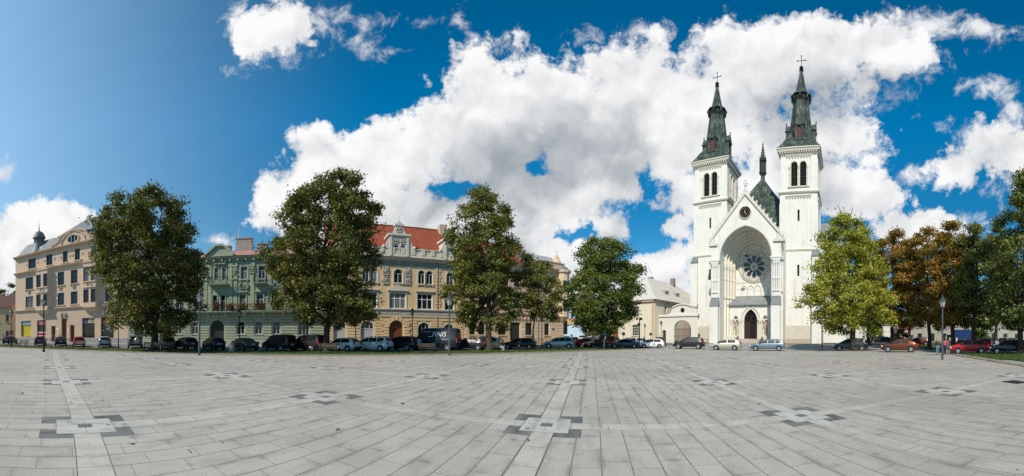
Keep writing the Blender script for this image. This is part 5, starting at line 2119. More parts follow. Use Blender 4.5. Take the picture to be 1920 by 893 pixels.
d.box(-.07, .07, VF + .48, VF + .6, 5.3, 6.5)
do = d.build('portal_door', m_oak, CH)
MB().box(-.1, 1.0, VF + .75, VF + .79, 1.45, 5.2).build('open_leaf_gap', m_black, do)
MB().poly([(x, VF + .56, max(5.3, z)) for x, z in dr.outline()]).build('fanlight', m_glass_d, do)
for s, n in ((-1, n1), (1, n2)):
    f = MB()
    xx = (n.xa + n.xb) / 2
    f.lathe([(.34, 2.35), (.34, 2.55), (.26, 2.6), (.3, 2.9), (.22, 4.2), (.3, 4.75), (.26, 5.0), (.09, 5.12), (.1, 5.2), (.15, 5.35), (.14, 5.5), (.02, 5.62)], xx, VF + .25, 9, sy=.7)
    f.tube([(xx - .27, VF + .2, 4.8), (xx - .33, VF + .05, 4.2), (xx - .1, VF - .02, 4.1)], .08, 6)
    f.build('statue', m_statue, CH, True)
lr = MB()
roof_quad(lr, [(-5.3, VF - .55, 8.95), (5.3, VF - .55, 8.95), (4.5, BW - .05, 11.2), (-4.5, BW - .05, 11.2)])
lr.box(-5.3, 5.3, VF - .55, VF, 8.82, 8.94)
lr.build('lean_to_roof', m_lead, CH)
sp_ = MB()
for k in range(7):
    sp_.box(-2.6 - .0 * k, 2.6, VF - .1 - .36 * (7 - k), VF + .79, GB - .1, GB + .15 * (k + 1))
sp_.build('portal_steps', M_plaster('worn_stone_step', (.42, .37, .31), amt=.5), CH)
for s in (-1, 1):
    sr = MB()
    sr.ext_x([(VF - 3.6, GB), (VF - 3.2, GB + .45), (VF - .1, GB + 1.6), (VF - .1, GB)], s * 2.85 - .2, s * 2.85 + .2)
    sr.build('stair_cheek', M_plain('dark_granite', (.09, .09, .09), .6), CH)
# nave, transept and flèche
nv = MB()
nv.box(-9.5, 9.5, 8.4, 52, GB, 27.0)
nv.box(-14.3, 14.3, 8.6, 46, GB, 14.5)
nv.box(-21, 21, 15, 27, GB, 25.5)
nv.build('nave_wall', m_wall, CH)
nr = MB()
ez = 26.8
hh_ = 10.2
roof_quad(nr, [(hh_, 2.2, ez), (hh_, 52.5, ez), (0, 44, 41.9), (0, 9.5, 41.9)])
roof_quad(nr, [(-hh_, 52.5, ez), (-hh_, 2.2, ez), (0, 9.5, 41.9), (0, 44, 41.9)])
roof_quad(nr, [(-hh_, 2.2, ez), (hh_, 2.2, ez), (0, 9.5, 41.9)])
roof_quad(nr, [(hh_, 52.5, ez), (-hh_, 52.5, ez), (0, 44, 41.9)])
for k in range(-9, 10):
    xx = k * .85
    t = 1 - abs(xx) / (hh_ - .3)
    nr.tube([(xx, 2.2 + .02 - .05, ez), (xx, 2.2 + 7.3 * t - .05, ez + 15.1 * t)], .07, 4)
nr.build('nave_roof', m_cop, CH)
t2 = MB()
for s in (-1, 1):
    roof_quad(t2, [(s * 21.4, 14.4, 25.3), (s * 5, 14.4, 25.3), (s * 5, 21, 33.5), (s * 18.5, 21, 33.5)])
    roof_quad(t2, [(s * 21.4, 27.6, 25.3), (s * 5, 27.6, 25.3), (s * 5, 21, 33.5), (s * 18.5, 21, 33.5)])
    roof_quad(t2, [(s * 21.4, 14.4, 25.3), (s * 21.4, 27.6, 25.3), (s * 18.5, 21, 33.5)])
    roof_quad(t2, [(s * 14.6, 8.5, 14.4), (s * 14.6, 46, 14.4), (s * 9.5, 46, 18.5), (s * 9.5, 8.5, 18.5)])
t2.build('transept_roof', m_lead, CH)
fl = MB()
oc = lambda r: [(x, y_ + 9.5) for x, y_ in oct_pts(r)]
fl.frustum(oc(.55), 41.0, oc(.5), 42.3)
fl.frustum(oc(.5), 42.3, oc(.95), 42.9)
fl.frustum(oc(.95), 42.9, oc(.95), 43.3)
fl.frustum(oc(.5), 43.3, oc(.5), 46.0)
for k in range(8):
    a = pi / 8 + k * pi / 4
    fl.tube([(.78 * cos(a), 9.5 + .78 * sin(a), 43.3), (.78 * cos(a), 9.5 + .78 * sin(a), 46.2)], .09, 5)
    fl.lathe([(.17, 46.2), (.02, 47.3)], .78 * cos(a), 9.5 + .78 * sin(a), 5)
fl.frustum(oc(.95), 46.0, oc(.7), 46.5)
fl.frustum(oc(.62), 46.5, oc(.06), 50.3)
for k in range(5):
    for a in range(0, 8, 2):
        r = .62 * (1 - (k + .5) / 5.6) + .08
        fl.ball((r * cos(a * pi / 4 + pi / 8), 9.5 + r * sin(a * pi / 4 + pi / 8), 46.9 + k * .65), .12, 5)
fl.lathe([(.2, 50.1), (.22, 50.4), (.05, 50.6), (.03, 51.2)], 0, 9.5, 6)
fl.build('fleche', m_cop, CH)
pp = MB()
pp.tube([(6.2, -.2, GB), (6.2, -.2, 21)], .12, 6)
pp.build('downpipe', m_zinc, CH)

# ------------------------------------------------------------------ rectory and gate beside the church
RA = radians(57.4)
m_rect = M_plaster('rectory_render', (.66, .58, .46), amt=.2, streak=.2)
m_rtile = M_tiles('pale_fibre_slate', (.55, .51, .46), (.61, .57, .52), .4, .3, (.3, .29, .27), .8, .25, .35)
R_ = thing('rectory', 'cream rectory with pale grey hipped roof and arched barred windows beside the gateway', 'building', (66.5, 44.5, 0), rz_depth(RA))
ar = lambda x0, x1, za, zb: Op(x0, x1, za, zb, 'a', .35)
low = [ar(-6.6, -4.6, 2.1, 4.7)]
hi = [Op(-6.5, -4.7, 6.6, 9.1), Op(-13, -11.2, 6.6, 9.1)]
rd = Op(-13.1, -11.0, .6, 4.3, 'a', .4)
RW, RD = 17.0, 32.0
w = MB()
facade(w, -RW, 0, GB, 10.3, 0, low + hi + [rd], .3)
w.build('wall', m_rect, R_)
w = MB()
sideo = [Op(4.2, 5.2, 6.9, 9.2), Op(9.2, 10.2, 6.9, 9.2), Op(13.5, 14.5, 6.9, 9.2)]
facade(w, 0, RD, GB, 10.3, 0, sideo, .3)
wv = MB()
wv.v = [(-Y, X, Z) for X, Y, Z in w.v]
wv.f, wv.m = w.f, w.m
merge(wv, MB().box(-RW, -.01, RD - .1, RD, GB, 10.3))
merge(wv, MB().box(-RW, -RW + .1, 0.1, RD, GB, 10.3))
wv.build('side_wall', m_rect, R_)
for o in low + hi:
    window(R_, o, 0, m_wf_white, m_glass_d, 'grid34' if o in low else 'grid33', 'bs', m_cream_d, .18)
for o in sideo:
    q = MB()
    q.box(.24, .3, 0, 1, 0, 1)
    ww = window(R_, Op(-.5, .5, 0, 2.3), 0, m_wf_white, m_glass_d, 'tee', None, None, .18)
    ww.location = (0, (o.xa + o.xb) / 2, o.za)
    ww.rotation_euler = (0, 0, pi / 2)
d = MB()
d.poly([(x, .25, z) for x, z in rd.outline()])
d.box(-12.08, -12.02, .2, .25, .6, 3.9)
d.build('door', m_wood, R_)
tr = MB()
tr.box(-RW - .4, .4, -.45, -.003, 10.0, 10.45)
tr.box(.003, .45, -.45, RD + .2, 10.0, 10.45)
for xx in (-.9, -RW):
    tr.box(xx, xx + .9, -.1, -.003, GB, 10)
tr.build('cornice', m_cream_d, R_)
rf = MB()
e = .7
zz = 10.45
rx_, ry0, ry1, rzz = -RW / 2, 8.8, 23.2, 17.6
roof_quad(rf, [(-RW - e, -e, zz), (e, -e, zz), (rx_, ry0, rzz)])
roof_quad(rf, [(e, -e, zz), (e, RD + e, zz), (rx_, ry1, rzz), (rx_, ry0, rzz)])
roof_quad(rf, [(e, RD + e, zz), (-RW - e, RD + e, zz), (rx_, ry1, rzz)])
roof_quad(rf, [(-RW - e, RD + e, zz), (-RW - e, -e, zz), (rx_, ry0, rzz), (rx_, ry1, rzz)])
rfo = rf.build('roof', m_rtile, R_)
for yy in (8.5, 14.0):
    d = MB()
    d.v, d.f, d.m = [], [], []
    q_ = MB().ext_y([(-5.2, 12.4), (-2.2, 12.4), (-1.9, 13.55), (-5.2, 14.0)], yy - .9, yy + .9)
    merge(d, q_)
    dd = d.build('dormer', m_rtile, rfo)
    MB().box(-2.19, -2.1, yy - .55, yy + .55, 12.75, 13.4).build('dormer_window', m_glass_d, R_)
for xx, yy in ((-7.5, 20.5), (-9.5, 12)):
    MB().box(xx - .6, xx + .6, yy - .5, yy + .5, 15.5, 18.9 if yy > 15 else 18.2).build('chimney', M_plain('chimney_grey', (.2, .18, .17), .9), rfo)
downpipe(R_, -.5, .5, 10, m_zinc, -.2)

G_ = thing('gateway', 'white baroque gateway wall with carriage arch, curved gable and round oculus next to the church', 'gate', (68.2, 44.5, 0), rz_depth(RA))
m_gwall = M_plaster('gate_limewash', (.63, .60, .52), amt=.2, streak=.2)
ga_ = Op(4.1, 8.5, GB, 5.6, 'a', 2.0)
gd = Op(.95, 1.95, GB, 3.4, 'a', .5)
w = MB()
xr = 10.2
facade(w, .05, xr, GB, 6.45, 0, [ga_, gd], .7)
w.box(.05, xr, .701, .72, 5.7, 6.45)
w.poly([(.05, 0, 6.45), (xr, 0, 6.45), (xr, .7, 6.45), (.05, .7, 6.45)])
c = 6.3
gp = []
for k in range(25):
    t = -1 + k / 12
    x = c + t * 3.9
    if abs(t) > .72:
        z = 7.0 + 1.0 * ((1 - abs(t)) / .28) ** 2
    else:
        z = 8.35 + .75 * cos(t / .72 * pi / 2)
    gp.append((x, z))
w.ext_y([(c - 3.9, 6.45)] + gp + [(c + 3.9, 6.45)], .05, .6)
w.build('wall', m_gwall, G_)
t = MB()
t.box(.0, xr + .1, -.25, .9, 6.45, 6.75)
t.box(.0, xr + .1, -.15, .8, 6.75, 6.95)
ring(t, [q for q in gp if abs(q[0] - c) < 2.9], [(x, z + .28) for x, z in gp if abs(x - c) < 2.9], -.2, .85)
t.build('cornice', m_gwall, G_)
oc = MB()
oc.poly([(c + .55 * cos(2 * pi * k / 16), .04, 7.85 + .55 * sin(2 * pi * k / 16)) for k in range(16)])
oco = oc.build('oculus', m_glass_d, G_)
g = MB()
n = 18
for k in range(n + 1):
    x = ga_.xa + (ga_.xb - ga_.xa) * k / n
    g.box(x - .02, x + .02, .45, .49, GB, 3.9)
for z in (.8, 2.0, 3.5):
    g.box(ga_.xa, ga_.xb, .43, .51, z, z + .06)
g.build('iron_gate', m_iron, G_)
MB().box(gd.xa, gd.xb, .4, .46, GB, 3.4).build('small_door', m_wood_d, G_)
# the court seen through the gate
tag(MB().box(50, 75, -.2, .2, 0, 1).build('court_wall', m_rect), 'grey court wall with a narrow window seen through the gateway', 'wall')
bpy.data.objects['court_wall'].location = (80, 44, 0)
bpy.data.objects['court_wall'].rotation_euler = (0, 0, rz_depth(RA))
bpy.data.objects['court_wall'].data.clear_geometry()
_m = MB()
_m.box(0, 12, 0, .5, GB, 6.5)
_m.box(3.6, 4.7, -.05, 0, 1, 4.8)
_me = _m.mesh('court_wall', M_plaster('court_grey', (.28, .25, .22)))
bpy.data.objects['court_wall'].data = _me

# ------------------------------------------------------------------ buildings farther off


def house(label, px, d, w, depth, zc, zr, wall, roof, az=None, rows=2, ncol=4, base=0.0, door=True, name='distant_house', group=None, wf=None):
    p = at_dist(px, d)
    az = bearing(px) if az is None else az
    t = thing(name, label, 'house', (p.x, p.y, base), rz_depth(az), group)
    ops = []
    for r in range(rows):
        for c_ in range(ncol):
            x = -w / 2 + w * (c_ + .5) / ncol
            z0 = 1.0 + r * (zc - .6) / rows
            ops.append(Op(x - .5, x + .5, z0, z0 + min(1.8, (zc - 1) / rows * .6)))
    m = MB()
    facade(m, -w / 2, w / 2, 0, zc, 0, ops, .2)
    m.box(-w / 2, w / 2, .001, depth, 0, zc, skip='f')
    for s in (-1, 1):
        m.poly([(s * w / 2, 0, zc), (s * w / 2, depth, zc), (s * w / 2, depth / 2, zr - .1)])
    m.build('wall', wall, t)
    for o in ops:
        window(t, o, 0, wf or m_wf_brown, m_glass_d, 'tee', 's', wall, .12)
    r = MB()
    roof_quad(r, [(-w / 2 - .3, -.4, zc - .1), (w / 2 + .3, -.4, zc - .1), (w / 2 + .3, depth / 2, zr), (-w / 2 - .3, depth / 2, zr)])
    roof_quad(r, [(w / 2 + .3, depth + .4, zc - .1), (-w / 2 - .3, depth + .4, zc - .1), (-w / 2 - .3, depth / 2, zr), (w / 2 + .3, depth / 2, zr)])
    r.build('roof', roof, t)
    return t


m_dkroof = M_tiles('dark_red_tiles', (.10, .035, .03), (.14, .05, .045), .3, .35)
m_blkroof = M_tiles('black_slate', (.04, .04, .042), (.06, .06, .06), .3, .3)
house('narrow ochre house with dark red roof at the far left edge, beyond the corner block', -14, 92, 13, 10, 9.0, 12.6, M_plaster('far_ochre', (.5, .38, .24)), m_dkroof, AZV - .25, 2, 4)
house('dark roofed brownish house between the far left ochre house and the corner block', 25, 108, 9, 10, 11.0, 15.5, M_plaster('far_brown', (.3, .24, .19)), m_blkroof, AZV - .25, 3, 3)
house('pale blue plastered building with wooden roof far down the street', 1086, 150, 13, 10, 7.2, 9.6, M_plaster('far_blue', (.45, .56, .66)), M_plain('raw_wood', (.42, .27, .12), .8), None, 1, 2, wf=m_wf_white)
house('white low building with orange gable far down the street, left of the blue one', 1058, 175, 12, 10, 8.0, 11.5, M_plaster('far_white', (.62, .6, .56)), m_redtile, None, 2, 3, wf=m_wf_white)
house('long beige building with brown awning far down the street, behind the blue one', 1075, 205, 30, 10, 8.5, 11, M_plaster('far_beige', (.5, .46, .4)), m_rtile, None, 2, 7, wf=m_wf_white)
house('long stone grey block with rows of dark windows behind the right hand trees', 1885, 84, 44, 12, 9.5, 13, M_plaster('stone_grey', (.38, .36, .32), amt=.4), m_blkroof, radians(66), 2, 15, wf=m_wf_green)
house('pinkish low house with red roof beyond the chestnut trunks', 1728, 118, 16, 10, 5.0, 8, M_plaster('far_pink', (.5, .34, .3)), m_redtile, None, 1, 5, wf=m_wf_white)
house('white walled house beyond the trunks right of the church', 1645, 125, 20, 10, 6.5, 9.5, M_plaster('far_white', (.62, .6, .56)), m_rtile, None, 2, 6, wf=m_wf_white)
house('pale grey house glimpsed behind the chestnuts, left of the stone grey block', 1790, 122, 18, 10, 7, 10, M_plaster('far_paleblue', (.45, .5, .54)), m_dkroof, None, 2, 6, wf=m_wf_white)

# ------------------------------------------------------------------ trees
m_bark = M_bark('grey_brown_bark')
G1 = [(0.0, (0.039, 0.051, 0.012)), (0.35, (0.077, 0.092, 0.020)), (0.65, (0.133, 0.136, 0.026)), (0.86, (0.223, 0.178, 0.033)), (0.95, (0.297, 0.149, 0.030)), (1.0, (0.356, 0.127, 0.030))]
m_leaf1 = M_leaf('dark_linden_leaf', G1, .22, .45)
m_leaf2 = M_leaf('mid_linden_leaf', [(0.0, (0.044, 0.060, 0.013)), (0.4, (0.098, 0.117, 0.022)), (0.72, (0.169, 0.176, 0.035)), (0.9, (0.247, 0.195, 0.039)), (1.0, (0.364, 0.130, 0.026))], .26, .4)
m_leaf3 = M_leaf('green_maple_leaf', [(0.0, (0.037, 0.065, 0.013)), (0.5, (0.088, 0.131, 0.024)), (0.85, (0.175, 0.194, 0.034)), (1.0, (0.275, 0.150, 0.037))], .28, .4)
m_leaf4 = M_leaf('yellow_green_leaf', [(0.0, (0.097, 0.122, 0.017)), (0.4, (0.236, 0.259, 0.034)), (0.75, (0.402, 0.383, 0.057)), (1.0, (0.554, 0.446, 0.086))], .3, .45)
m_leaf5 = M_leaf('rusty_chestnut_leaf', [(0.0, (0.089, 0.108, 0.020)), (0.3, (0.199, 0.141, 0.025)), (0.5, (0.235, 0.184, 0.034)), (0.72, (0.360, 0.167, 0.037)), (0.9, (0.487, 0.217, 0.042)), (1.0, (0.360, 0.316, 0.057))], .28, .5)
m_leaf6 = M_leaf('olive_leaf', [(0.0, (0.056, 0.077, 0.021)), (0.45, (0.121, 0.153, 0.039)), (0.8, (0.219, 0.234, 0.069)), (1.0, (0.372, 0.264, 0.069))], .26, .45)


def tree(label, base, sil, mat, n_clump, per, leaf, name='linden_tree', group=None, seed=1, lean=(0, 0), trunk_r=.32, depth_k=1.0, zbase=.06, trunk_top=.55, spread=.62, bark=None, bare=0):
    """base (x px, distance); sil = silhouette of the crown [(y px, x left, x right)] as surveyed; the crown is a solid body of leaf clumps on limbs"""
    rnd = np.random.default_rng(seed)
    px, d = base
    p = at_dist(px, d)
    vd = wdir(bearing(px))
    rt = Vector((vd.y, -vd.x, 0))
    k = d / FOC
    S = sorted([(height(px, y, d - .6 * (xr - xl) / 2 * k - .5) - zbase, (xl + xr) / 2 - px, (xr - xl) / 2) for y, xl, xr in sil])
    hz = np.array([s[0] for s in S])
    cx = np.array([s[1] * k for s in S])
    rr = np.array([s[2] * k for s in S])
    zlo, zhi = hz[0], hz[-1]
    t = thing(name, label, 'tree', (p.x, p.y, zbase), group=group)
    # boughs spread through the crown, each carrying a spray of leaf clumps, with gaps left between them
    nb = max(8, n_clump // 8)
    BC = []
    zc_ = np.linspace(0, 1, 200)
    wz = np.interp(zlo + (zhi - zlo) * zc_, hz, rr) ** 1.15 + .05 * rr.max()
    cdf = np.cumsum(wz) / wz.sum()
    zs_q = np.interp((np.arange(nb) + rnd.random(nb)) / nb, cdf, zc_)
    ph = rnd.random(6) * 2 * pi
    while len(BC) < nb:
        kq = len(BC)
        z = zlo + (zhi - zlo) * (.02 + .97 * zs_q[kq])
        R = np.interp(z, hz, rr)
        a = kq * 2.39996 + rnd.normal(0, .35)
        q = .46 + .48 * sqrt(rnd.random())
        lump = 1 + .10 * sin(3 * a + ph[0] + z * .9) + .08 * sin(5 * a + ph[1] - z * 1.7)
        BC.append((np.interp(z, hz, cx), a, R * q * lump, z, R))
    C = []
    for i in range(n_clump):
        c0, a, r, z, R = BC[i % nb] if rnd.random() > .12 else BC[rnd.integers(nb)]
        rb = min(.34 * rr.max(), .12 * rr.max() + .22 * R)
        dr_, dt, dz_ = rnd.normal(0, .58) * rb, rnd.normal(0, .5) * rb, rnd.normal(0, .15) * rb
        if rnd.random() < .05:
            r2 = r * rnd.random()
        else:
            r2 = r + dr_
        dz_ -= .38 * dr_ + .12 * abs(dt)
        aa_ = atan2(r2 * sin(a) + dt * cos(a), r2 * cos(a) - dt * sin(a))
        lim = np.interp(z + dz_, hz, rr) * (.93 + .10 * sin(4 * aa_ + ph[3] + (z + dz_) * 1.3) + .09 * sin(7 * aa_ - ph[4] + (z + dz_) * 2.1))
        x, y = r2 * cos(a) - dt * sin(a), r2 * sin(a) + dt * cos(a)
        rr2 = hypot(x, y)
        if rr2 > lim:
            x, y = x * lim / rr2, y * lim / rr2
        C.append((np.interp(z + dz_, hz, cx) + x, y * depth_k, min(z + dz_, zhi)))
    C = np.array(C)
    C = C[:, :1] * np.array([[rt.x, rt.y, 0]]) + C[:, 1:2] * np.array([[vd.x, vd.y, 0]]) + C[:, 2:] * np.array([[0, 0, 1]])
    # leaves
    per = int(per * 1.35)
    leaf *= .80
    spread *= .66
    n = n_clump * per
    ci = np.repeat(np.arange(n_clump), per)
    cs = spread * (0.7 + .6 * rnd.random(n_clump))[ci][:, None]
    off = rnd.normal(0, 1, (n, 3)) * cs * np.array([[1, 1, .55]])
    pos = C[ci] + off
    nrm = rnd.normal(0, 1, (n, 3)) + np.array([[0, 0, .9]]) + off / (np.linalg.norm(off, axis=1, keepdims=True) + 1e-6) * .8
    nrm /= np.linalg.norm(nrm, axis=1, keepdims=True)
    u = np.cross(nrm, rnd.normal(0, 1, (n, 3)))
    u /= np.linalg.norm(u, axis=1, keepdims=True) + 1e-9
    w = np.cross(nrm, u)
    s = leaf * (.65 + .7 * rnd.random(n))[:, None]
    V = np.zeros((n, 4, 3))
    V[:, 0] = pos - u * s
    V[:, 1] = pos + w * s * .62 + nrm * s * .12
    V[:, 2] = pos + u * s
    V[:, 3] = pos - w * s * .62 + nrm * s * .12
    link('crown', np_mesh('crown', V.reshape(-1, 3), 4, mat), t)
    # trunk and limbs
    b = MB()
    H = zhi
    def axis(z):
        f = min(1, max(0, z / H))
        c = np.interp(z, hz, cx) * min(1, max(0, (z - zlo * .6) / (H * .6)))
        return Vector((rt.x, rt.y, 0)) * c * .8 + Vector((lean[0] * f + .12 * sin(z * .7 + seed), lean[1] * f + .12 * cos(z * .9 + seed), z))
    zs = np.linspace(0, H * .93, 10)
    rad = [trunk_r * (1.55 if i == 0 else 1.0) * (1 - .93 * (z / (H * .93)) ** .8) + .02 for i, z in enumerate(zs)]
    zs = np.insert(zs, 1, .5)
    rad.insert(1, trunk_r * 1.05)
    b.tube([axis(z) for z in zs], rad, 9)
    for (i, c) in enumerate(C[rnd.permutation(n_clump)[:max(24, n_clump // 7)]]):
        c = Vector(c)
        hd = hypot(c.x - axis(c.z).x, c.y - axis(c.z).y)
        z0 = max(zlo * .95 + .25 * rnd.random() * (H - zlo), min(H * .85, c.z - hd * (.45 + .4 * rnd.random())))
        a = axis(z0)
        f = trunk_r * (1 - .85 * z0 / H) * .36
        m1 = a.lerp(c, .45) + Vector((rnd.normal(0, .15), rnd.normal(0, .15), .25))
        b.tube([a, m1, c], [f + .02, f * .55 + .015, .015], 5)
    for i in range(bare):     # dead twigs standing out of the crown
        a = rnd.random() * 2 * pi
        z0 = zhi * (.8 + .12 * rnd.random())
        o = axis(z0)
        e = o + Vector((cos(a) * 2.2, sin(a) * 2.2, 2.4 + rnd.random()))
        b.tube([o, o.lerp(e, .5) + Vector((0, 0, .2)), e], [.07, .045, .012], 5)
        for q in range(4):
            g = o.lerp(e, .45 + .13 * q)
            b.tube([g, g + Vector((rnd.normal(0, .5), rnd.normal(0, .5), .7))], [.025, .008], 4)
    b.build('trunk', bark or m_bark, t, True)
    return t


def rd(x, v):          # distance of a pixel column on the line y = v of the row
    return v / cos(bearing(x) - AZV)


tree('broad dark linden at the left end of the lawn, before the ochre corner block', (291, rd(291, 33.6)),
     [(346, 248, 284), (362, 205, 335), (378, 182, 352), (400, 170, 364), (430, 168, 366), (470, 178, 372), (510, 188, 380), (550, 200, 382), (585, 204, 374), (610, 212, 345), (624, 250, 318)], m_leaf1, 640, 75, .17, seed=11, trunk_r=.42, spread=.6)
tree('tallest dark linden of the lawn, between the green house and the yellow gabled house', (614, 36.4),
     [(318, 612, 662), (332, 560, 690), (352, 538, 700), (385, 530, 708), (420, 520, 708), (455, 498, 702), (495, 500, 700), (535, 506, 698), (570, 525, 708), (590, 560, 708), (604, 575, 660)], m_leaf1, 700, 75, .165, seed=23, trunk_r=.36, spread=.58)
tree('slender lighter linden with a small orange patch, standing before the sand coloured house', (918, rd(918, 36)),
     [(343, 900, 925), (362, 872, 945), (390, 846, 960), (430, 836, 976), (460, 846, 984), (500, 838, 975), (540, 822, 975), (575, 850, 972), (602, 866, 968), (622, 890, 940)], m_leaf2, 520, 62, .165, seed=35, trunk_r=.4, spread=.55)
tree('small thin linden half hidden beside the slender one, before the sand coloured house', (1000, rd(1000, 35)),
     [(470, 985, 1005), (486, 975, 1022), (510, 966, 1048), (535, 962, 1060), (560, 970, 1056), (585, 985, 1052), (604, 1005, 1040)], m_leaf2, 190, 55, .15, seed=47, trunk_r=.12, spread=.5)
tree('lone bright green maple between the sand coloured house and the rectory', (1128, rd(1128, 32.6)),
     [(434, 1122, 1142), (450, 1098, 1165), (475, 1082, 1186), (505, 1070, 1204), (540, 1060, 1208), (570, 1060, 1200), (595, 1072, 1186), (612, 1090, 1165), (626, 1100, 1145)], m_leaf3, 420, 62, .2, name='maple_tree', seed=59, trunk_r=.4, spread=.7)
tree('sunlit yellow green tree with bare top twigs beside the right church tower', (1600, 45.5),
     [(392, 1580, 1604), (412, 1556, 1624), (440, 1536, 1640), (470, 1526, 1652), (500, 1516, 1662), (530, 1500, 1674), (560, 1498, 1682), (590, 1518, 1686), (610, 1545, 1672), (622, 1562, 1640)], m_leaf4, 520, 62, .19, name='yellowing_tree', seed=61, trunk_r=.42, spread=.62, bare=5, lean=(0, 0))
GC = 'chestnuts behind the square right of the church'
for i, (px, d, sil, m, lab) in enumerate([
    (1672, 54, [(428, 1658, 1690), (450, 1640, 1708), (490, 1632, 1718), (540, 1630, 1720), (590, 1636, 1712), (612, 1648, 1700)], m_leaf5, 'rusty brown chestnut just right of the yellow green tree'),
    (1742, 52, [(424, 1722, 1756), (445, 1700, 1772), (490, 1692, 1785), (550, 1690, 1788), (600, 1698, 1782), (616, 1712, 1765)], m_leaf5, 'rusty brown chestnut directly behind the steel lamp post at the right'),
    (1786, 46, [(416, 1772, 1806), (440, 1752, 1830), (490, 1746, 1838), (550, 1744, 1838), (596, 1756, 1826), (614, 1765, 1812)], m_leaf5, 'tallest rusty chestnut, between the steel lamp post and the olive tree'),
    (1628, 62, [(455, 1612, 1650), (490, 1602, 1662), (550, 1600, 1664), (600, 1610, 1655), (615, 1618, 1645)], m_leaf6, 'dark olive tree mostly hidden behind the yellow green tree'),
    (1706, 68, [(452, 1690, 1724), (490, 1676, 1738), (550, 1674, 1740), (600, 1682, 1730), (616, 1690, 1722)], m_leaf6, 'dark olive tree standing behind and between the two left chestnuts'),
]):
    tree(lab, (px, d), sil, m, 300, 62, .2, name='chestnut_tree' if m is m_leaf5 else 'olive_green_tree', group=GC, seed=70 + i, trunk_r=.33, spread=.66, zbase=gz(at_dist(px, d).x, at_dist(px, d).y) + .02)
GR = 'trees along the right hand lawn'
for i, (px, d, sil, m, lab) in enumerate([
    (1824, 44, [(424, 1812, 1850), (448, 1796, 1872), (490, 1788, 1884), (550, 1790, 1884), (600, 1798, 1872), (616, 1808, 1855)], m_leaf6, 'olive green tree behind the red hatchback, left of the tree at the right edge'),
    (1912, 36.5, [(300, 1918, 1945), (350, 1893, 1965), (400, 1872, 1985), (450, 1858, 2000), (520, 1846, 2006), (580, 1850, 2004), (612, 1862, 1985), (626, 1880, 1950)], m_leaf6, 'tall dark tree cut by the right edge of the view, beside the dark blue car'),
    (1868, 62, [(425, 1850, 1890), (460, 1836, 1906), (520, 1830, 1910), (590, 1836, 1906), (612, 1848, 1892)], m_leaf6, 'farther olive tree seen between the two right edge trees'),
]):
    tree(lab, (px, d), sil, m, 420 if i == 1 else 300, 62, .19, name='olive_green_tree', group=GR, seed=90 + i, trunk_r=.33, spread=.62, zbase=.03)
tree('bushy green tree rising behind the roofs at the far left edge', (14, 125), [(533, 8, 24), (540, 0, 36), (552, -10, 42), (575, -10, 40), (600, 0, 30)], m_leaf3, 90, 50, .3, name='maple_tree', seed=101, spread=.9)
tree('dark round bush tree far down the street behind the lone maple', (1112, 84), [(596, 1104, 1124), (604, 1096, 1132), (616, 1092, 1136), (630, 1096, 1132)], m_leaf1, 120, 55, .22, name='hedge_tree', seed=103, spread=.6)
for i, (px, d) in enumerate([(1640, 95), (1690, 92), (1760, 96), (1840, 74)]):
    h = [('clipped green shrub far behind the yellow green tree'), ('clipped green shrub far behind the left chestnuts'), ('clipped green shrub far behind the two lamp side chestnuts'), ('clipped green shrub before the stone grey block')][i]
    tree(h, (px, d), [(618, px - 8, px + 8), (624, px - 14, px + 14), (634, px - 16, px + 16), (640, px - 14, px + 14)], m_leaf3, 60, 50, .2, name='shrub', seed=110 + i, trunk_r=.06, spread=.5, group='shrubs far behind the chestnuts')

# autumn leaves lying on the slabs and along the right hand lawn
rnd = np.random.default_rng(5)
n = 950
U = np.concatenate([rnd.uniform(-14, 30, 150), rnd.uniform(16, 40, 800)])
Vv = np.concatenate([rnd.uniform(1, 27, 150), -9.6 + rnd.normal(0, .55, 800)])
th = rnd.random(n) * 2 * pi
s = .03 + .035 * rnd.random(n)
P = np.stack([U, Vv, .012 + .02 * rnd.random(n)], 1)
a = np.stack([np.cos(th), np.sin(th), rnd.normal(0, .25, n)], 1) * s[:, None]
b = np.stack([-np.sin(th), np.cos(th), rnd.normal(0, .25, n)], 1) * s[:, None] * .7
V = np.stack([P - a, P + b, P + a, P - b], 1)
fo = link('fallen_leaves', np_mesh('fallen_leaves', V.reshape(-1, 3), 4, M_leaf('dry_leaf', [(0, (.10, .04, .015)), (.5, (.26, .11, .03)), (1, (.34, .22, .06))], .1, 0.0)))
fo['kind'] = 'stuff'

# ------------------------------------------------------------------ cars
m_tyre = M_plain('tyre_rubber', (.018, .018, .019), .85)
m_rim = M_plain('alloy_rim', (.42, .43, .44), .35, .7, .5)
m_carglass = M_plain('car_glass', (.012, .014, .015), .32, 0, .22, var=.05)
m_plast = M_plain('black_plastic', (.02, .02, .021), .6)
m_head = M_plain('headlamp_lens', (.55, .57, .58), .12, .2, .6)
m_tail = M_plain('tail_lamp_red', (.38, .012, .012), .2, 0, .6)
m_plate = M_plain('number_plate', (.62, .62, .6), .5)


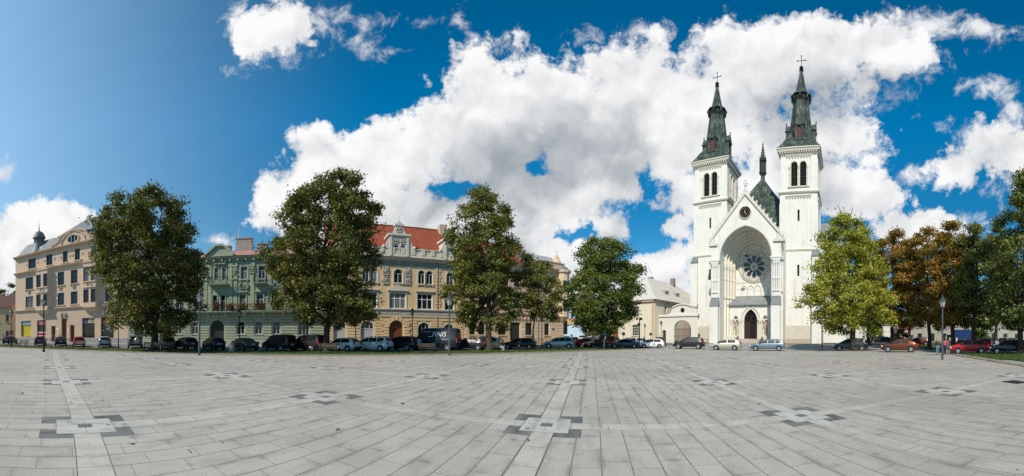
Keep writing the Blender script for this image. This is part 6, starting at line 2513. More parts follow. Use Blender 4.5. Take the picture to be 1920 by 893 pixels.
def car_spec(kind):
    if kind == 'hatch':
        return dict(L=4.05, W=1.72, belt=.92, wheel=.31, top=[(-2.02, .42), (-2.0, .72), (-1.95, .98), (-1.62, 1.36), (-1.25, 1.46), (-.6, 1.48), (.1, 1.46), (.5, 1.36), (1.12, 1.0), (1.6, .89), (1.88, .76), (2.0, .58), (2.02, .42)], rw=(-1.93, -1.64), ws=(.5, 1.12), sw=(-1.42, .95), b=(-.25,))
    if kind == 'estate':
        return dict(L=4.6, W=1.77, belt=.93, wheel=.32, top=[(-2.3, .42), (-2.28, .75), (-2.22, 1.0), (-2.0, 1.36), (-1.75, 1.47), (-1, 1.5), (.15, 1.48), (.55, 1.38), (1.2, 1.0), (1.9, .88), (2.15, .75), (2.28, .58), (2.3, .42)], rw=(-2.2, -1.98), ws=(.55, 1.2), sw=(-1.85, 1.02), b=(-1.0, -.05))
    if kind == 'saloon':
        return dict(L=4.65, W=1.78, belt=.92, wheel=.32, top=[(-2.32, .42), (-2.3, .8), (-2.2, .97), (-1.7, 1.03), (-1.1, 1.33), (-.7, 1.42), (-.1, 1.45), (.4, 1.37), (1.12, .98), (1.85, .87), (2.15, .74), (2.3, .58), (2.32, .42)], rw=(-1.7, -1.1), ws=(.4, 1.12), sw=(-1.25, .95), b=(-.3,))
    if kind == 'suv':
        return dict(L=4.5, W=1.86, belt=1.05, wheel=.37, top=[(-2.25, .5), (-2.24, .85), (-2.18, 1.12), (-1.95, 1.5), (-1.65, 1.63), (-1, 1.68), (.1, 1.66), (.55, 1.54), (1.2, 1.14), (1.85, 1.03), (2.12, .88), (2.23, .66), (2.25, .5)], rw=(-2.16, -1.94), ws=(.55, 1.2), sw=(-1.75, 1.0), b=(-.95, -.05))
    if kind == 'mpv':
        return dict(L=4.6, W=1.82, belt=1.0, wheel=.33, top=[(-2.3, .42), (-2.28, .85), (-2.22, 1.08), (-2.0, 1.48), (-1.7, 1.6), (-.9, 1.65), (0, 1.62), (.6, 1.48), (1.55, 1.0), (2.0, .86), (2.2, .74), (2.28, .58), (2.3, .42)], rw=(-2.2, -1.98), ws=(.6, 1.55), sw=(-1.85, 1.2), b=(-.95, .1))
    if kind == 'crossover':
        return dict(L=4.36, W=1.8, belt=1.0, wheel=.36, top=[(-2.18, .5), (-2.17, .9), (-2.12, 1.1), (-1.5, 1.38), (-1.0, 1.52), (-.3, 1.57), (.2, 1.53), (.55, 1.42), (1.25, 1.06), (1.8, .97), (2.05, .84), (2.17, .64), (2.18, .5)], rw=(-2.08, -1.5), ws=(.55, 1.25), sw=(-1.15, 1.02), b=(-.15,))
    if kind == 'van':
        return dict(L=5.75, W=2.05, belt=1.35, wheel=.35, top=[(-2.87, .5), (-2.86, 1.3), (-2.82, 2.3), (-2.7, 2.52), (-2.0, 2.58), (1.0, 2.58), (1.45, 2.45), (2.05, 1.5), (2.55, 1.18), (2.8, .95), (2.86, .7), (2.87, .5)], rw=(-2.855, -2.83), ws=(1.45, 2.05), sw=(.95, 1.72), b=())
    if kind == 'minivan':
        return dict(L=4.2, W=1.8, belt=1.05, wheel=.32, top=[(-2.1, .45), (-2.09, .95), (-2.04, 1.3), (-1.95, 1.7), (-1.7, 1.8), (-.8, 1.82), (.3, 1.8), (.7, 1.66), (1.35, 1.1), (1.75, .98), (1.98, .82), (2.08, .62), (2.1, .45)], rw=(-2.06, -1.95), ws=(.7, 1.35), sw=(-1.7, 1.1), b=(-.75, .15))


PROTO = {}


def make_car(kind):
    sp = car_spec(kind)
    L, Wd, belt = sp['L'], sp['W'], sp['belt']
    tx = np.array([p[0] for p in sp['top']])
    tz = np.array([p[1] for p in sp['top']])
    xs = sorted(set([round(float(x), 3) for x in tx] + [round(float(x), 3) for x in np.linspace(-L / 2, L / 2, 23)] + [v for v in sp['sw']]))
    zb0 = .24 if kind not in ('suv', 'van') else .3

    def sec(x):
        top = float(np.interp(x, tx, tz))
        e = abs(x) / (L / 2)
        w = Wd / 2 * (1 - .17 * max(0, (e - .62) / .38) ** 2.2)
        zb = zb0 + .16 * max(0, (e - .8) / .2) ** 2
        bl = min(belt - .03 * x / L, top - .035)
        h = max(0, top - bl)
        up = w - .05 - h * (.33 if kind not in ('van', 'minivan') else .10)
        if h < .14:
            up = w - .10 - h
        zt = max(bl + .02, top - .035 - .05 * min(1, h / .4))
        return [(0, zb), (w * .86, zb), (w * .97, zb + .10), (w, (zb + bl) / 2), (w * .985, bl - .06), (w * .955, bl), (up, zt), (up * .72, top - .008), (0, top + .012)]

    S = [sec(x) for x in xs]
    n = len(S[0])
    root = link('parked_car', None)
    b = MB()
    for sgn in (1, -1):
        for i in range(len(xs) - 1):
            for j in range(n - 1):
                p = [(xs[i], sgn * S[i][j][0], S[i][j][1]), (xs[i + 1], sgn * S[i + 1][j][0], S[i + 1][j][1]),
                     (xs[i + 1], sgn * S[i + 1][j + 1][0], S[i + 1][j + 1][1]), (xs[i], sgn * S[i][j + 1][0], S[i][j + 1][1])]
                b.poly(p if sgn > 0 else p[::-1])
    for i in (0, len(xs) - 1):
        half = S[i]
        b.poly([(xs[i], y, z) for y, z in half] + [(xs[i], -y, z) for y, z in half[::-1][1:-1]])
    link('body', b.mesh('body', m_plast, True), root)

    def at(x, j, t, out):
        s = sec(x)
        a, c = s[j], s[j + 1]
        y, z = a[0] + (c[0] - a[0]) * t, a[1] + (c[1] - a[1]) * t
        return (x, y + out, z + out * .25)

    # side windows, cut by pillars
    edges = [sp['sw'][0]] + list(sp['b']) + [sp['sw'][1]]
    for a, c in zip(edges, edges[1:]):
        for sgn in (1, -1):
            g = MB()
            st = [x for x in xs if a + .05 < x < c - .05]
            st = [a + .04] + st + [c - .04]
            for x0, x1 in zip(st, st[1:]):
                q = [at(x0, 5, .06, .008), at(x1, 5, .06, .008), at(x1, 5, .93, .008), at(x0, 5, .93, .008)]
                g.poly([(p[0], sgn * p[1], p[2]) for p in q])
            link('side_window', g.mesh('side_window', m_carglass), root)

    def across(x0, x1, name, off):
        g = MB()
        st = [x0] + [x for x in xs if x0 < x < x1] + [x1]
        for xa, xb in zip(st, st[1:]):
            A, B_ = sec(xa), sec(xb)
            for sgn in (1, -1):
                for j, t0, t1 in ((6, .12, 1), (7, 0, 1)):
                    pa = [(xa + off, A[j][0] + (A[j + 1][0] - A[j][0]) * t, A[j][1] + (A[j + 1][1] - A[j][1]) * t + .008) for t in (t0, t1)]
                    pb = [(xb + off, B_[j][0] + (B_[j + 1][0] - B_[j][0]) * t, B_[j][1] + (B_[j + 1][1] - B_[j][1]) * t + .008) for t in (t0, t1)]
                    g.poly([(q[0], sgn * q[1], q[2]) for q in (pa[0], pb[0], pb[1], pa[1])])
        link(name, g.mesh(name, m_carglass), root)

    across(sp['ws'][0] + .03, sp['ws'][1] - .02, 'windscreen', .012)
    across(sp['rw'][0], sp['rw'][1], 'rear_window', -.014)
    wr = sp['wheel']
    fx, rx = L / 2 - (.84 if kind != 'van' else 1.0), -L / 2 + (.82 if kind != 'van' else 1.15)
    for x in (fx, rx):
        for sgn in (1, -1):
            y1 = sgn * (Wd / 2 + .012)
            y0 = sgn * (Wd / 2 - .21)
            am = MB()
            m = 16
            ring_in = [(x + (wr + .02) * cos(pi * k / m), (wr + .02) * sin(pi * k / m) + wr) for k in range(m + 1)]
            am.poly([(x + (wr + .07) * cos(pi * k / m), sgn * (Wd / 2 + .006), wr + (wr + .07) * sin(pi * k / m)) for k in range(m + 1)] + [(x - wr - .07, sgn * (Wd / 2 - .0), zb0 - .02), (x + wr + .07, sgn * (Wd / 2 - .0), zb0 - .02)])
            link('wheel_arch', am.mesh('wheel_arch', m_plast), root)
            wt = MB()
            prof = [(wr * .62, 0), (wr * .93, 0), (wr, .03), (wr, .17), (wr * .93, .21), (wr * .4, .21)]
            wt.lathe(prof, 0, 0, 18, cap=False)
            wt.v = [(X, sgn * (-Z) , Y) for X, Y, Z in wt.v]
            who = link('wheel', wt.mesh('wheel', m_tyre, True), root, (x, sgn * (Wd / 2 + .022), wr))
            r = MB()
            r.lathe([(wr * .66, .02), (wr * .6, .0), (wr * .5, .03)], 0, 0, 18, cap=False)
            r.lathe([(wr * .5, .05), (.0001, .06)], 0, 0, 18)
            for k in range(5):
                a = 2 * pi * k / 5
                ca, sa = cos(a), sin(a)
                pp = [(-.065, .1 * wr), (.065, .1 * wr), (.05, wr * .6), (-.05, wr * .6)]
                r.poly([(px * ca - py * sa, px * sa + py * ca, .008) for px, py in pp])
            r.lathe([(wr * .16, .0), (wr * .1, -.004), (.0001, -.006)], 0, 0, 10)
            r.v = [(X, sgn * (-Z) + sgn * .004, Y) for X, Y, Z in r.v]
            link('rim', r.mesh('rim', m_rim), who)
    # lamps, plates, bumper strip, mirrors, handles
    zl = belt - .22
    for sgn in (1, -1):
        xh = L / 2 - .16
        s0, s1 = sec(xh), sec(L / 2 - .42)
        h = MB()
        zt0 = float(np.interp(xh, tx, tz)) - .05
        h.box(L / 2 - .42, L / 2 - .03, sgn * (s0[3][0] - .34) if sgn > 0 else -(s0[3][0] + .005), (s0[3][0] + .005) if sgn > 0 else -(s0[3][0] - .34), zt0 - .17, zt0)
        link('headlight', h.mesh('headlight', m_head), root)
        t = MB()
        hi = .3 if kind not in ('van', 'minivan', 'suv') else .5
        z0 = .66 if kind != 'van' else .85
        w0 = sec(-L / 2 + .06)[4][0]
        ya, yb = sorted((sgn * (w0 - .17), sgn * (w0 + .018)))
        t.box(-L / 2 - .012, -L / 2 + .2, ya, yb, z0 + .06, z0 + .06 + hi)
        link('taillight', t.mesh('taillight', m_tail), root)
        mr = MB()
        xm = sp['sw'][1] - .12
        yv = sgn * (sec(xm)[5][0] + .1)
        mr.ball((xm, yv, belt + .06), .10, 8, 0, .75)
        link('mirror', mr.mesh('mirror', m_plast, True), root)
        if kind != 'van':
            for xx in [e - .02 for e in sp['b']] + [sp['sw'][0] + .45]:
                hd = MB()
                hd.box(xx - .22, xx - .04, *sorted((sgn * Wd * .492, sgn * (Wd * .492 + .022))), belt - .13, belt - .1)
                link('door_handle', hd.mesh('door_handle', m_plast), root)
    bp = MB()
    bp.box(L / 2 - .04, L / 2 + .012, -.55, .55, .34, .5)
    link('air_intake', bp.mesh('air_intake', m_plast), root)
    bp = MB()
    bp.box(L / 2 - .03, L / 2 + .006, -.4, .4, .56, .66)
    link('grille', bp.mesh('grille', m_plast), root)
    bp = MB()
    bp.box(-L / 2 - .02, -L / 2 + .05, -Wd * .40, Wd * .40, .36, .54)
    link('rear_bumper', bp.mesh('rear_bumper', m_plast), root)
    bp = MB()
    bp.box(-L / 2 - .026, -L / 2 - .0, -.26, .26, .68 if kind != 'van' else .95, .79 if kind != 'van' else 1.06)
    link('number_plate', bp.mesh('number_plate', m_plate), root)
    if kind in ('estate', 'suv', 'mpv'):
        for sgn in (1, -1):
            rr = MB()
            q = []
            for x in np.linspace(sp['sw'][0] + .2, sp['ws'][0] - .1, 6):
                s_ = sec(float(x))
                q.append((float(x), sgn * s_[6][0] * .96, s_[6][1] + .07))
            rr.tube(q, .02, 5)
            link('roof_rail', rr.mesh('roof_rail', m_plast), root)
    return root


def copy_car(kind):
    if kind not in PROTO:
        PROTO[kind] = make_car(kind)
        return PROTO[kind]
    return dup(PROTO[kind])


PAINTS = dict(black=(.008, .009, .010), navy=(.006, .009, .02), dkred=(.10, .006, .010), red=(.42, .010, .012), silver=(.40, .41, .42), white=(.72, .72, .70),
              grey=(.07, .075, .08), greygreen=(.14, .175, .165), beige=(.48, .44, .37), blue=(.15, .20, .25), slate=(.03, .042, .055), copper=(.13, .032, .012), dkgreen=(.02, .05, .04))
CARS = []


def car(kind, paint, label, pos, heading, group, scale=1.0, z=None):
    c = copy_car(kind)
    p = pos
    c.location = (p.x, p.y, (gz(p.x, p.y) + .006) if z is None else z)
    c.rotation_euler = (0, 0, rz_head(radians(heading)))
    c.scale = (scale,) * 3
    tag(c, label, 'car' if kind not in ('van',) else 'van', group)
    m = M_paint(PAINTS[paint], 'paint_' + paint, .5 if paint in ('silver', 'grey', 'greygreen', 'beige', 'blue', 'slate', 'copper') else 0)
    for ch in c.children:
        if ch.name.split('.')[0] == 'body':
            ch.material_slots[0].link = 'OBJECT'
            ch.material_slots[0].material = m
    CARS.append(c)
    return c


GROW = 'cars parked along the row of houses'
LINE = 37.6
for px, kind, paint, hd, lab, dv in [
    (19, 'hatch', 'navy', -62, 'dark blue hatchback at the far left edge, behind the leftmost bench', 1.5),
    (76, 'hatch', 'dkred', -72, 'dark red hatchback seen from behind, second from the left under the red shop sign', 1),
    (114, 'saloon', 'black', -74, 'black saloon seen from behind by the ochre block entrance', 1),
    (148, 'hatch', 'red', -72, 'bright red hatchback seen from behind, before the ochre block doors, behind a bench', .5),
    (196, 'estate', 'silver', -68, 'silver estate seen from behind below the round sticker shop window', .6),
    (253, 'suv', 'greygreen', -64, 'grey green off roader with a spare wheel on its tailgate', .6),
    (312, 'estate', 'dkgreen', -66, 'dark estate half hidden by the trunk of the broad left linden', .8),
    (348, 'hatch', 'navy', -78, 'dark blue hatchback between the left linden trunk and the tall steel lamp', 0),
    (400, 'hatch', 'navy', -70, 'dark blue hatchback in front of the green house archway', 0),
    (456, 'saloon', 'grey', -72, 'dark grey saloon behind the grey bin before the green house', 0),
    (523, 'minivan', 'black', -82, 'black compact van left of the pair before the green house, rear lamp lit red', 0),
    (578, 'minivan', 'black', -82, 'black compact van right of the pair, next to the tallest linden trunk', 0),
    (643, 'hatch', 'white', -82, 'white hatchback with tall red rear lamps just right of the tallest linden', 0),
    (699, 'mpv', 'white', -82, 'white family car with shadow on its doors, before the roller shutters', 0),
    (753, 'suv', 'black', -72, 'black off roader parked before the brown arched portal', .3),
    (879, 'estate', 'black', -78, 'black estate just right of the lettered van', .3),
    (910, 'mpv', 'white', -74, 'white car peeping out behind the slender linden trunk', 1.6),
    (974, 'estate', 'black', -80, 'long black estate before the dark green door of the sand coloured house', .6),
    (1048, 'suv', 'silver', -80, 'silver off roader estate at the corner of the sand coloured house', -.4),
]:
    c = car(kind, paint, lab, at_row(px, LINE + dv), hd, GROW, .97)
    if 'spare' in lab:
        w = MB()
        w.lathe([(.0001, -.12), (.3, -.12), (.36, -.06), (.36, .06), (.3, .1), (.0001, .11)], 0, 0, 16)
        w.v = [(Z, X, Y) for X, Y, Z in w.v]
        w.build('spare_wheel_cover', m_rim, c, True, (-2.34, -.2, 1.0))
v = car('van', 'navy', 'large dark blue delivery van lettered FINIS on its side', at_row(817, LINE + .5), -82, GROW)
m_letter = M_plain('white_lettering', (.75, .75, .75), .5, var=.03)
tx_ = text('lettering', 'FINIS', .78, m_letter, v, (-.75, 1.028, 1.58), pi / 2, pi, .25)
for s_, sz, xx, zz in (('parket · podlahy', .16, .75, 2.1), ('www.finis.cz', .17, -1.5, 1.22)):
    text('lettering', s_, sz, m_letter, v, (xx, 1.028, zz), pi / 2, pi, .1)
MB().box(-.05, .55, 1.022, 1.03, 1.55, 1.61).build('stripe', m_letter, v)

GC2 = 'cars on the road before the church'
for px, kind, paint, hd, lab, d, sc in [
    (1292, 'suv', 'black', -52, 'black sport utility car before the baroque gateway, red rear lamps to the right', 51.0, 1.03),
    (1361, 'hatch', 'beige', -48, 'beige hatchback at the foot of the church portal steps', 46.5, 1.02),
    (1439, 'estate', 'blue', -45, 'light blue estate before the right side of the church portal', 44.8, 1.0),
    (1595, 'mpv', 'slate', -33, 'slate blue people carrier behind the trunk of the yellow green tree', 45.0 + 1.2, 1.0),
    (1686, 'crossover', 'copper', -28, 'copper brown coupe crossover before the rusty chestnuts', 41.5, 1.0),
    (1816, 'hatch', 'red', -22, 'bright red hatchback parked on the right hand lawn edge behind the walkers', 38.0, 1.05),
]:
    car(kind, paint, lab, at_dist(px, d), hd, GC2, sc)
GV = 'cars parked by the rectory and in the side street'
for px, kind, paint, hd, lab, d in [
    (1096, 'hatch', 'red', -60, 'red hatchback nose to the lawn, left of the lone maple trunk', 54),
    (1119, 'saloon', 'black', -120, 'black saloon facing the lawn directly left of the lone maple trunk', 52),
    (1150, 'minivan', 'red', 35, 'red box shaped car by the rectory door, right of the maple trunk', 60),
    (1170, 'saloon', 'grey', -75, 'dark grey saloon right of the maple, before the red box shaped car', 53.5),
    (1221, 'hatch', 'white', -72, 'white hatchback beside the triple headed lamp', 54),
    (1200, 'estate', 'white', 60, 'white car nose towards the rectory wall behind the triple lamp', 66),
    (1188, 'estate', 'silver', 55, 'silver car nose towards the rectory, left of the white one', 67),
    (1238, 'suv', 'black', 30, 'black car in front of the small arched gateway door', 64),
    (1078, 'hatch', 'red', 10, 'small red car far down the side street', 84),
    (1092, 'minivan', 'white', 15, 'white box shaped car far down the side street, right of the red one', 88),
    (1062, 'suv', 'black', 5, 'black car far down the side street by the corner oriel', 78),
    (1050, 'estate', 'navy', 5, 'dark blue car far down the side street just past the sand coloured house', 72),
    (1106, 'estate', 'slate', -50, 'slate blue car in the side street behind the black saloon', 66),
    (1122, 'estate', 'white', -60, 'white car in the side street behind the black saloon and the maple', 70),
    (1113, 'saloon', 'silver', 20, 'silver car farthest right in the far side street', 98),
]:
    car(kind, paint, lab, at_dist(px, d), hd, GV)
GRT = 'cars parked behind the right hand lawn'
for px, kind, paint, hd, lab, d in [
    (1893, 'estate', 'slate', -15, 'dark slate estate at the right edge, left of the tall tree trunk', 38),
    (1848, 'suv', 'navy', 40, 'dark blue car seen from behind, third row right of the red hatchback', 52),
    (1868, 'saloon', 'black', 45, 'black saloon seen from behind near the stone grey block', 53),
    (1884, 'minivan', 'silver', 50, 'silver people carrier seen from behind near the stone grey block', 55),
    (1900, 'estate', 'dkred', 52, 'dark red estate seen from behind near the right edge', 55),
    (1912, 'mpv', 'white', 60, 'white roofed car at the right edge behind the dark slate estate', 46),
    (1836, 'estate', 'silver', 38, 'silver estate seen from behind left of the dark blue car', 58),
    (1808, 'saloon', 'black', 30, 'black car in the shade behind the red hatchback', 56),
    (1650, 'estate', 'black', -33, 'black car in the shade of the trunks, behind the slate people carrier', 74),
    (1722, 'hatch', 'dkred', -30, 'dark red car hidden in shade behind the copper crossover', 62),
]:
    car(kind, paint, lab, at_dist(px, d), hd, GRT)

# blue box lorry behind the chestnuts
p = at_dist(1808, 78)
t = thing('box_lorry', 'blue box lorry parked in the shade behind the chestnuts', 'lorry', (p.x, p.y, gz(p.x, p.y)), rz_head(radians(-15)))
MB().box(-3.4, 2.2, -1.2, 1.2, .95, 3.3).build('cargo_box', M_plain('blue_tarpaulin', (.015, .05, .17), .5), t)
c_ = MB()
c_.ext_y([(2.3, .6), (4.2, .6), (4.25, 1.5), (3.9, 2.4), (2.3, 2.5)], -1.1, 1.1)
c_.build('cab', M_plain('cab_white', (.5, .5, .5), .4), t)
MB().box(3.0, 3.9, -1.12, 1.12, 1.55, 2.2).build('cab_window', m_carglass, t)
MB().box(-3.4, 4.0, -.5, .5, .55, .94).build('chassis', m_plast, t)
for x in (-2.2, 3.2):
    for s in (-1, 1):
        w = MB().lathe([(.25, -.12), (.45, -.12), (.45, .12), (.25, .12)], 0, 0, 14)
        w.v = [(X, Z, Y) for X, Y, Z in w.v]
        w.build('wheel', m_tyre, t, True, (x, s * 1.0, .45))

# ------------------------------------------------------------------ lamps, signs, benches, bins
m_steel = M_plain('painted_steel_grey', (.055, .068, .072), .5, .0, .35)
m_blackpole = M_plain('black_pole', (.014, .015, .016), .45, .2, .4)
m_milk = M_plain('lantern_glass', (.36, .36, .33), .25, 0, .5)
LP = {}


def make_lamp(style):
    r = link('street_lamp', None)
    pm = m_steel if style == 'steel' else m_blackpole
    h = 4.05
    p = MB()
    if style == 'steel':
        p.lathe([(.095, 0), (.095, .9), (.075, .95), (.062, h)], 0, 0, 12)
    else:
        p.lathe([(.14, 0), (.14, .12), (.095, .2), (.095, .75), (.07, .85), (.05, h)], 0, 0, 12)
    link('pole', p.mesh('pole', pm, True), r)
    g = MB()
    hexa = lambda q: [(q * cos(k * pi / 3), q * sin(k * pi / 3)) for k in range(6)]
    g.frustum(hexa(.15), h + .14, hexa(.25), h + .58)
    link('lantern_glass', g.mesh('lantern_glass', m_milk), r)
    f = MB()
    f.lathe([(.05, h - .15), (.1, h - .05), (.05, h + .02), (.17, h + .1), (.17, h + .14)], 0, 0, 10)
    for k in range(6):
        a = k * pi / 3
        f.tube([(.155 * cos(a), .155 * sin(a), h + .13), (.257 * cos(a), .257 * sin(a), h + .59)], .014, 4)
    f.frustum(hexa(.31), h + .58, hexa(.29), h + .63)
    f.frustum(hexa(.29), h + .63, hexa(.10), h + .84)
    f.lathe([(.10, h + .84), (.10, h + .9), (.05, h + .93), (.06, h + .98), (.01, h + 1.1)], 0, 0, 8)
    link('lantern_frame', f.mesh('lantern_frame', m_blackpole if style != 'steel' else M_plain('lantern_grey', (.07, .085, .09), .45, .3)), r)
    return r


def lamp(style, px, ybase, ytop, label, d=None, group='lantern lamps round the square'):
    if style not in LP:
        LP[style] = make_lamp(style)
        o = LP[style]
    else:
        o = dup(LP[style])
    if d is None:
        p = at_ground(px, ybase)
    else:
        p = at_dist(px, d)
    dd = hypot(p.x, p.y)
    s = ((ybase - ytop) / FOC * dd) / 5.15
    o.location = (p.x, p.y, gz(p.x, p.y))
    o.scale = (max(.9, s),) * 2 + (s,)
    tag(o, label, 'lamp', group)


lamp('steel', 374, 667, 543, 'tall steel lamp on the slabs before the green house archway')
lamp('steel', 842.5, 667, 551, 'tall steel lamp on the slabs in front of the lettered van')
lamp('steel', 1133, 656, 571, 'steel lamp with a square sign, at the lawn tip before the lone maple')
lamp('steel', 1767, 675, 553, 'tall steel lamp on the slabs beside the walking people')
lamp('black', 82, 660, 552, 'tall black lamp on the slabs before the ochre corner block')
lamp('black', 21, 652, 580, 'smaller black lamp near the left edge beside the red round sign', 48)
lamp('black', 449, 655, 577, 'black lamp on the lawn before the flowered balcony, right of the archway', 39)
lamp('black', 773, 653, 576, 'black lamp between the brown portal and the lettered van', 44)
lamp('black', 1016, 650, 584, 'black lamp before the right end of the sand coloured house', 47)
lamp('black', 1209, 640, 600, 'slim lamp against the rectory wall right of the triple lamp', 70)
lamp('black', 1239.5, 642, 593, 'slim lamp at the left end of the baroque gateway', 64)
lamp('black', 222, 653, 590, 'black lamp under the left edge of the broad left linden', 43)

p = at_dist(1199, 56)
t = thing('triple_lamp', 'black lamp with a cluster of floodlights before the rectory', 'lamp', (p.x, p.y, .02))
MB().lathe([(.14, 0), (.1, .3), (.08, 4.6)], 0, 0, 10).build('pole', m_blackpole, t, True)
for a, z in ((0, 4.5), (2.1, 4.5), (4.2, 4.5), (1, 3.6), (3.6, 3.6)):
    f = MB()
    f.tube([(0, 0, z), (.3 * cos(a), .3 * sin(a), z + .1)], .03, 5)
    f.ext_x([(-.17, -.15), (.17, -.15), (.2, .2), (-.2, .2)], -.12, .12)
    f.v = f.v[:10] + [(X * cos(a) - Y * sin(a) + .42 * cos(a), X * sin(a) + Y * cos(a) + .42 * sin(a), Z + z + .1) for X, Y, Z in f.v[10:]]
    f.build('floodlight', m_blackpole, t)


def sign_post(name, label, px, d, zc, shape, size, cols, h=None, face=None, group=None):
    p = at_dist(px, d)
    g0 = gz(p.x, p.y)
    t = thing(name, label, 'sign', (p.x, p.y, g0), rz_depth(bearing(px)), group)
    MB().lathe([(.035, 0), (.03, (h or zc + size / 2))], 0, 0, 8).build('post', m_zinc, t)

    def shp(s, y):
        if shape == 'round':
            return [(s * cos(2 * pi * k / 20), y, zc + s * sin(2 * pi * k / 20)) for k in range(20)]
        if shape == 'tri':
            return [(0, y, zc - s), (s * .9, y, zc + s * .6), (-s * .9, y, zc + s * .6)]
        if shape == 'diamond':
            return [(0, y, zc - s), (s, y, zc), (0, y, zc + s), (-s, y, zc)]
        return [(-s, y, zc - s * .8), (s, y, zc - s * .8), (s, y, zc + s * .8), (-s, y, zc + s * .8)]
    pl = MB()
    for k, (s, c) in enumerate(cols):
        q = MB().ext_y([(x, z) for x, y, z in shp(size * s, 0)], -.05 - .006 * k, -.04)
        q.build('sign_plate' if k == 0 else 'sign_field', c, t)
    return t


m_signred = M_plain('sign_red', (.5, .015, .015), .35, var=.04)
m_signwhite = M_plain('sign_enamel_white', (.75, .75, .74), .35, var=.03)
m_signback = M_plain('sign_back_grey', (.055, .06, .062), .6, .3)
stp = sign_post('stop_sign', 'red octagonal stop sign near the far left lamp', 21.5, 52, 2.05, 'round', .38, [(1, m_signwhite), (.93, m_signred)])
text('lettering', 'STOP', .3, m_signwhite, stp, (0, -.058, 1.95), pi / 2)
sign_post('yield_sign', 'white inverted triangle yield sign left of the lone maple', 1102, 60, 2.6, 'tri', .42, [(1, m_signwhite), (.7, m_signwhite)])
sign_post('round_sign', 'dark back of a round road sign before the red box shaped car', 1144.5, 55, 2.2, 'round', .33, [(1, m_signback)])
ne = sign_post('no_entry_sign', 'red no entry disc by the rectory door', 1169, 62, 2.2, 'round', .33, [(1, m_signwhite), (.94, m_signred)])
MB().box(-.22, .22, -.07, -.058, 2.14, 2.26).build('white_bar', m_signwhite, ne)
sign_post('diamond_sign', 'grey back of a diamond road sign by the rectory corner', 1220, 66, 2.2, 'diamond', .38, [(1, m_signback)])
p = at_ground(1133, 656)
t = thing('square_sign', 'square blue grey sign plate fixed on the lone maple lamp', 'sign', (p.x, p.y, 0), rz_depth(bearing(1131)))
MB().box(-.32, .2, -.16, -.12, 1.95, 2.55).build('sign_plate', M_plain('faded_blue', (.10, .17, .22), .5), t)
p = at_dist(1541.5, 44)
t = thing('double_signal', 'black post carrying two small boxes with amber panels near the church corner', 'signal', (p.x, p.y, .02), rz_depth(bearing(1541)))
MB().lathe([(.07, 0), (.055, 4.7)], 0, 0, 9).build('post', m_blackpole, t)
f = MB()
for z in (3.55, 4.15):
    f.box(-.36, .36, -.05, .05, z - .05, z)
    for s in (-1, 1):
        f.box(s * .3 - .17, s * .3 + .17, -.12, .12, z, z + .35)
f.build('bracket', m_blackpole, t)
for z in (3.62,):
    for s in (-1, 1):
        MB().box(s * .3 - .1, s * .3 + .1, -.14, -.121, z + .02, z + .24).build('amber_panel', M_plain('amber', (.4, .2, .06), .5), t)
for px, d, lab in ((634, 34.4, 'black and white bollard right of the tallest linden'), (582, 33.2, 'short dark bollard left of the tallest linden'), (973, 41, 'dark bollard on the lawn right of the seated person')):
    p = at_dist(px, d)
    t = thing('bollard', lab, 'bollard', (p.x, p.y, gz(p.x, p.y)), group='bollards on the lawn')
    MB().lathe([(.09, 0), (.08, .85), (.05, .95), (.0001, 1.0)], 0, 0, 10).build('post', m_blackpole, t, True)
    MB().lathe([(.0845, .5), (.0835, .68)], 0, 0, 10).build('white_band', m_signwhite, t)
p = at_dist(434.5, 33.5)
t = thing('litter_bin', 'pale grey concrete litter bin on the lawn before the dark grey saloon', 'bin', (p.x, p.y, gz(p.x, p.y)))
MB().lathe([(.24, 0), (.27, .05), (.27, .9), (.25, .98), (.2, .98), (.18, .8)], 0, 0, 14).build('drum', M_plain('pale_concrete', (.34, .35, .33), .9), t, True)
p = at_dist(940, rd(940, 41.8))
t = thing('wheelie_bin', 'green wheeled rubbish bin behind the seated person', 'bin', (p.x, p.y, gz(p.x, p.y)), rz_depth(bearing(940)))
mg = M_plain('bin_green', (.05, .22, .03), .5)
MB().frustum([(-.24, -.25), (.24, -.25), (.24, .25), (-.24, .25)], .1, [(-.29, -.33), (.29, -.33), (.29, .33), (-.29, .33)], 1.0).build('tub', mg, t)
MB().ext_x([(-.38, 1.0), (.36, 1.0), (.36, 1.06), (0, 1.13), (-.38, 1.07)], -.31, .31).build('lid', mg, t)

m_slat = M_plain('bench_wood', (.10, .075, .05), .7, var=.3)
BP = []


def bench(px, d, az, label):
    if not BP:
        r = link('park_bench', None)
        s = MB()
        for k in range(4):
            s.box(-.9, .9, -.22 + k * .115, -.13 + k * .115, .43, .465)
        link('seat', s.mesh('seat', m_slat), r)
        s = MB()
        for k in range(3):
            s.ext_x([(.27 + .03 * k, .56 + k * .13), (.30 + .03 * k, .56 + k * .13), (.325 + .03 * k, .66 + k * .13), (.295 + .03 * k, .66 + k * .13)], -.9, .9)
        link('backrest', s.mesh('backrest', m_slat), r)
        for x in (-.75, .75):
            f = MB()
            f.box(x - .03, x + .03, -.22, -.16, 0, .43)
            f.box(x - .03, x + .03, .2, .26, 0, .47)
            f.box(x - .03, x + .03, -.24, .26, .39, .428)
            f.tube([(x, .24, .45), (x, .29, .62), (x, .37, .95)], .03, 5)
            f.tube([(x, -.2, .42), (x, -.2, .64), (x, .28, .66)], .022, 5)
            link('frame', f.mesh('frame', m_iron), r)
        BP.append(r)
        o = r
    else:
        o = dup(BP[0])
    p = at_dist(px, d)
    o.location = (p.x, p.y, gz(p.x, p.y) + .04)
    o.rotation_euler = (0, 0, rz_depth(radians(az)))
    tag(o, label, 'bench', 'park benches along the lawn')


